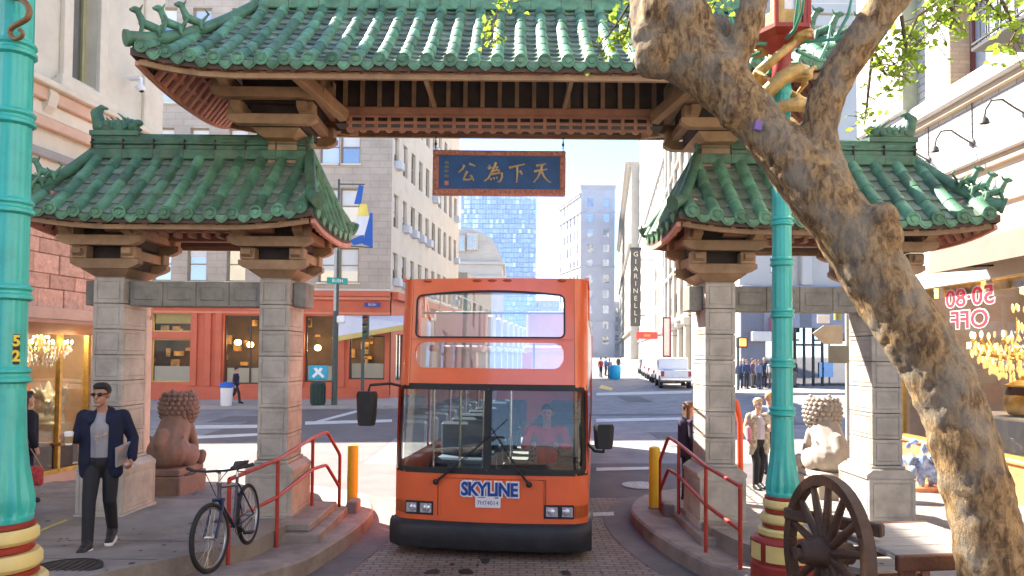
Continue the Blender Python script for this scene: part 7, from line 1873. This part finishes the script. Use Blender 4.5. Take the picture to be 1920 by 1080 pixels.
# ------------------------------------------------------------------ cars
def car(label, px, Y, col, kind, gap=0):
    t = thing('parked_car' if kind != 'pickup' else 'pickup_truck', label, 'car' if kind != 'pickup' else 'pickup truck', (0, 0, 0), -math.atan(.13), 'vehicles parked along the right kerb')
    x = gr(Y)-3.95; t.location = (x, Y, zr(x, Y)+.01)
    m = mat('car paint '+label[:14], col, .25, .04, 1, coat=.6, metal=.15); gm = MATS['window pane']
    W2 = .93
    if kind == 'pickup': prof = [(0, .55), (0, 1.12), (.05, 1.14), (1.9, 1.16), (2.0, 1.85), (2.15, 1.9), (3.5, 1.9), (4.2, 1.2), (5.4, 1.1), (5.55, .9), (5.55, .5), (5.2, .42), (.3, .42)]
    else: prof = [(0, .5), (.03, .95), (.25, 1.02), (.75, 1.42), (1.2, 1.48), (2.3, 1.45), (3.1, .98), (4.2, .88), (4.45, .65), (4.4, .35), (.2, .35)]
    b = MB(); b.prism(prof, -W2, W2, 'x'); o = b.build('body', m, t); bv = o.modifiers.new('bevel', 'BEVEL'); bv.width = .07; bv.segments = 2; bv.limit_method = 'ANGLE'
    if kind == 'pickup':
        MB().quad((-.75, 1.93, 1.25), (.75, 1.93, 1.25), (.68, 1.985, 1.74), (-.68, 1.985, 1.74)).build('rear_window', gm, t); MB().b2(-.72, .72, .12, 1.8, .6, 1.155).build('load_bed', mat('bed black', (.03, .03, .03), .8), t)
        for s in (-1, 1): MB().quad((s*(W2+.004), 2.1, 1.25), (s*(W2+.004), 4.0, 1.25), (s*(W2+.004), 3.45, 1.78), (s*(W2+.004), 2.2, 1.78)).build('side_window', gm, t)
        MB().b2(-.95, .95, -.12, 0, .5, .68, 0, .03).build('rear_bumper', chrome, t); MB().b2(-.16, .16, -.012, -.004, .72, .86).build('number_plate', wlet, t)
    else:
        MB().quad((-.66, .27, 1.05), (.66, .27, 1.05), (.58, .72, 1.38), (-.58, .72, 1.38)).build('rear_window', gm, t)
        for s in (-1, 1): MB().quad((s*(W2+.004), .6, 1.03), (s*(W2+.004), 2.9, 1.03), (s*(W2+.004), 2.25, 1.38), (s*(W2+.004), .95, 1.38)).build('side_window', gm, t)
        MB().b2(-.9, .9, -.06, .02, .38, .58, 0, .03).build('rear_bumper', m, t); MB().b2(-.16, .16, -.012, -.004, .7, .82).build('number_plate', wlet, t)
    for s in (-1, 1): MB().b2(s*.72, s*.92, -.02, .06, .75, 1.08 if kind == 'pickup' else .92, 0, .015).build('taillight', mat('tail lamp', (.4, .02, .02), .3, coat=.5), t)
    r = .4 if kind == 'pickup' else .33; a, c = tyre_mesh(r, .22), rim_mesh(r, .22, alum)
    for y in ((1.1, 4.5) if kind == 'pickup' else (.9, 3.5)):
        for s in (-1, 1): w = pivot('wheel', t, (s*.86, y, r)); inst('tyre', a, w); inst('rim', c, w)
    return t
car('white pickup truck parked nearest along the right kerb, its tailgate towards us', 1268, 44.0, (.72, .72, .74), 'pickup')
car('silver car parked directly ahead of the white pickup', 0, 51.5, (.55, .57, .6), 'car'); car('pale grey car parked second ahead of the white pickup', 0, 57.8, (.42, .43, .46), 'car'); car('white car parked third ahead of the white pickup', 0, 64, (.7, .7, .7), 'car'); car('dark car parked farthest from the pickup along the kerb', 0, 71, (.08, .09, .12), 'car')

# ------------------------------------------------------------------ street furniture
pole_g = mat('galvanised pole', (.42, .42, .38), .5, .15, 5); pole_d = mat('dark green pole', (.05, .07, .06), .5, .2, 5)
def ground(px, Y, up=.13): x = (px-960)/FPX*Y; return (x, Y, zr(x, Y)+up)
g0 = ground(628, 31.9); t = thing('street_sign_pole', 'grey pole with a green street name sign at the far left corner', 'street sign', g0)
Htop = at(628, 440, 31.9).z-g0[2]; MB().cyl((0, 0, 0), (0, 0, Htop*.55), .11, .1, 10).build('lower_pole', pole_d, t, 60); MB().cyl((0, 0, Htop*.55), (0, 0, Htop), .09, .08, 10).build('pole', pole_g, t, 60)
zz = at(630, 527, 31.9).z-g0[2]; s_ = pivot('name_plate', t, (.05, -.1, zz), R(28)); MB().b2(-.42, .5, -.02, .02, -.14, .14, 0, .006).build('plate', mat('sign green', (.02, .30, .24), .5), s_); letter('BUSH', .2, wlet, s_, (.04, -.026, 0))
zz = at(640, 598, 31.9).z-g0[2]; MB().b2(.05, .45, -.1, .1, zz-.2, zz+.15, 0, .06).build('signal_head', wp, t)
g0 = ground(681, 32.0); t = thing('traffic_signal', 'dark traffic signal on a pole before the orange corner front', 'traffic light', g0)
zz = at(684, 612, 32).z-g0[2]; MB().cyl((0, 0, 0), (0, 0, zz-.5), .075, .07, 10).build('pole', pole_d, t, 60)
h = pivot('signal_head', t, (.12, -.05, zz)); MB().b2(-.14, .14, -.1, .1, -.5, .5, 0, .03).build('housing', pole_d, h)
for k, c in enumerate(((.05, .18, .08), (.22, .15, .03), (.25, .03, .02))):
    q = -.33+.33*k; MB().ell((0, -.11, q), (.09, .03, .09), 10, 6).build('lens', mat('signal lens %d' % k, c, .3), h, 60); b = MB(); b.sheet(lambda a, y: (.11*math.cos(a), y, q+.11*math.sin(a)), frange(.2, math.pi-.2, 8), [-.3, -.1]); b.build('visor', pole_d, h)
g0 = ground(598, 31.8); t = thing('litter_bin', 'dark green litter bin with a bright blue sign on top by the far kerb', 'litter bin', g0)
MB().lathe([(.28, 0), (.3, .05), (.31, .85), (.33, .9), (.33, .98), (.2, 1.05), (.001, 1.07)], 18).build('body', mat('bin green', (.015, .045, .035), .5), t, 40)
for i in range(12): a = 2*math.pi*i/12; MB().bar((.315*math.cos(a), .315*math.sin(a), .08), (.325*math.cos(a), .325*math.sin(a), .84), .05, .02).build('slat', MATS['bin green'], t)
MB().b2(-.42, .42, -.03, .03, 1.12, 1.75, 0, .03).build('sign_panel', mat('sign cyan', (.02, .36, .52), .5), t)
b = MB(); b.prism([(-.2, 1.2), (0, 1.38), (.2, 1.2), (.28, 1.28), (.1, 1.45), (.2, 1.62), (.08, 1.66), (0, 1.55), (-.08, 1.66), (-.2, 1.62), (-.1, 1.45), (-.28, 1.28)], -.04, -.031, 'y'); b.build('emblem', wlet, t)
g0 = ground(427, 31.8); t = thing('waste_drum', 'white waste drum with a blue lid on the far pavement behind the lion', 'waste bin', g0)
MB().lathe([(.22, 0), (.24, .03), (.26, .8)], 18).build('drum', wp, t, 40); MB().lathe([(.27, .8), (.31, .83), (.31, .92), (.22, 1.02), (.001, 1.06)], 18).build('lid', mat('bin blue', (.02, .12, .5), .4), t, 40)
g0 = ground(1153, 58, .05); t = thing('blue_bin', 'bright blue bin standing at the kerb beyond the bus', 'bin', g0)
MB().lathe([(.4, 0), (.46, .1), (.5, .9), (.46, 1.0)], 16).build('body', mat('bin cyan', (.01, .35, .7), .4), t, 40); MB().lathe([(.5, 1.0), (.44, 1.12), (.001, 1.18)], 16).build('lid', MATS['bin cyan'], t, 40)
# banner on the tan building corner
p = at(668, 420, 31.9); t = thing('street_banner', 'blue and yellow street banner hung near the left gate roof corner', 'banner', p)
bl_ = mat('banner blue', (.02, .10, .40), .7, .1); yl_ = mat('banner yellow', (.75, .6, .12), .7); wh_ = mat('banner white', (.68, .7, .74), .7, .1)
b = MB(); pts = [(-.35, 1.9), (.1, 1.75), (.35, 1.0), (.55, .5), (.8, -.9), (.55, -1.0), (-.1, -.5), (-.5, -.45)]
b.prism([(-.1, .9), (.1, 1.75), (.3, 1.7), (.2, .9)], -.03, .03, 'y'); b.prism([(.3, -.9), (.62, .5), (.72, .5), (.75, -1.05)], -.03, .03, 'y', 0); b.prism([(-.3, -.75), (.35, -.45), (.35, -.85), (-.1, -.95)], -.02, .02, 'y', 0)
b.prism([(.05, .35), (.15, .9), (.45, .9), (.55, .35)], -.028, .028, 'y', 1); b.prism([(-.1, -.5), (.0, .35), (.62, .35), (.35, -.5)], -.025, .025, 'y', 2); b.build('cloth', [bl_, yl_, wh_], t)
b = MB(); b.bar((-.8, 0, 1.78), (.35, 0, 1.78), .05, .05); b.bar((-.8, 0, -.95), (.75, 0, -1.05), .05, .05); b.cyl((-.8, 0, -1.2), (-.8, 0, 2.0), .05, None, 8); b.build('bracket', pole_d, t)
zg = zr(p.x-.8, 31.9)+.13-p.z; MB().cyl((-.8, 0, zg), (-.8, 0, -1.2), .08, None, 10).build('pole', pole_d, t, 60)
# sign cluster seen from behind, right
g0 = ground(1590, 14.2, .12); t = thing('road_sign_post', 'post with road signs seen from behind between the right lion and pillar', 'road sign', (at(1590, 700, 14.2).x, 14.2, zr(6.6, 14.2)+.1)); O = t.location
zt_ = at(1590, 560, 14.2).z-O.z; MB().cyl((0, 0, 0), (0, 0, zt_), .05, None, 10).build('post', pole_g, t, 60)
def back(px0, px1, py0, py1, m, nm, pts=None):
    a, c = at(px0, py0, 14.1)-O, at(px1, py1, 14.1)-O
    if pts: MB().prism([((at(x, y, 14.1)-O).x, (at(x, y, 14.1)-O).z) for x, y in pts], -.1, -.07, 'y').build(nm, m, t)
    else: MB().b2(a.x, c.x, -.1, -.07, c.z, a.z, 0, .005).build(nm, m, t)
back(0, 0, 0, 0, mat('bare sign back', (.45, .38, .27), .5, .15, 4, metal=.2), 'arrow_sign', [(1524, 625), (1545, 610), (1580, 609), (1580, 645), (1545, 645)])
back(1553, 1592, 648, 681, mat('grey sign back', (.2, .2, .16), .6, .15, 4), 'plate_sign'); back(1533, 1556, 590, 606, wp, 'signal_box'); MB().cyl((at(1572, 575, 14.1)-O).to_tuple()[:1]+(-.06, (at(1572, 600, 14.1)-O).z), (at(1572, 575, 14.1)-O).to_tuple()[:1]+(-.06, (at(1572, 545, 14.1)-O).z), .07, None, 10).build('signal_can', mat('olive can', (.3, .3, .1), .5), t, 40)
# orange loop behind the right pillar
p = at(1384, 810, 11.4); zb = zs(p.x, 11.4); t = thing('bike_stand', 'orange red curved steel stand behind the right gate pillar', 'bike stand', (p.x, 11.4, zb)); zt_ = at(1384, 740, 11.4).z-zb
MB().tube([(-.35, 0, 0), (-.35, 0, zt_*.6), (-.3, 0, zt_*.9), (-.18, 0, zt_), (-.03, 0, zt_*.93), (.03, 0, zt_*.75), (.04, 0, 0)], .045, 10).build('tube', mat('orange red steel', (.72, .10, .03), .4), t, 60)
# crossing signal on the far right corner
g0 = ground(1384, 40.5); t = thing('crossing_signal', 'dark pedestrian signal showing orange beside the waiting crowd', 'traffic light', g0); zz = at(1384, 642, 40.5).z-g0[2]
MB().cyl((0, 0, 0), (0, 0, zz+.3), .07, None, 8).build('pole', pole_d, t, 60); MB().b2(-.1, .5, -.2, .1, zz-.3, zz+.3, 0, .04).build('housing', pole_d, t); MB().b2(.02, .38, -.22, -.201, zz-.2, zz+.2).build('lit_hand', mat('lit orange signal', (1, .25, .03), .5, emit=1.5), t)

# ------------------------------------------------------------------ the air
hz = bpy.data.materials.new('pale air'); hz.use_nodes = True
n_ = hz.node_tree.nodes; n_.remove(n_['Principled BSDF'])
pv = n_.new('ShaderNodeVolumePrincipled'); pv.inputs['Color'].default_value = (.9, .95, 1, 1); pv.inputs['Density'].default_value = .00026; pv.inputs['Anisotropy'].default_value = .2
hz.node_tree.links.new(pv.outputs[0], n_['Material Output'].inputs['Volume'])
haze = MB().b2(-1550, 1550, -340, 2060, -3.5, 82).build('haze', hz); tag(haze, kind='stuff'); haze.display_type = 'WIRE'
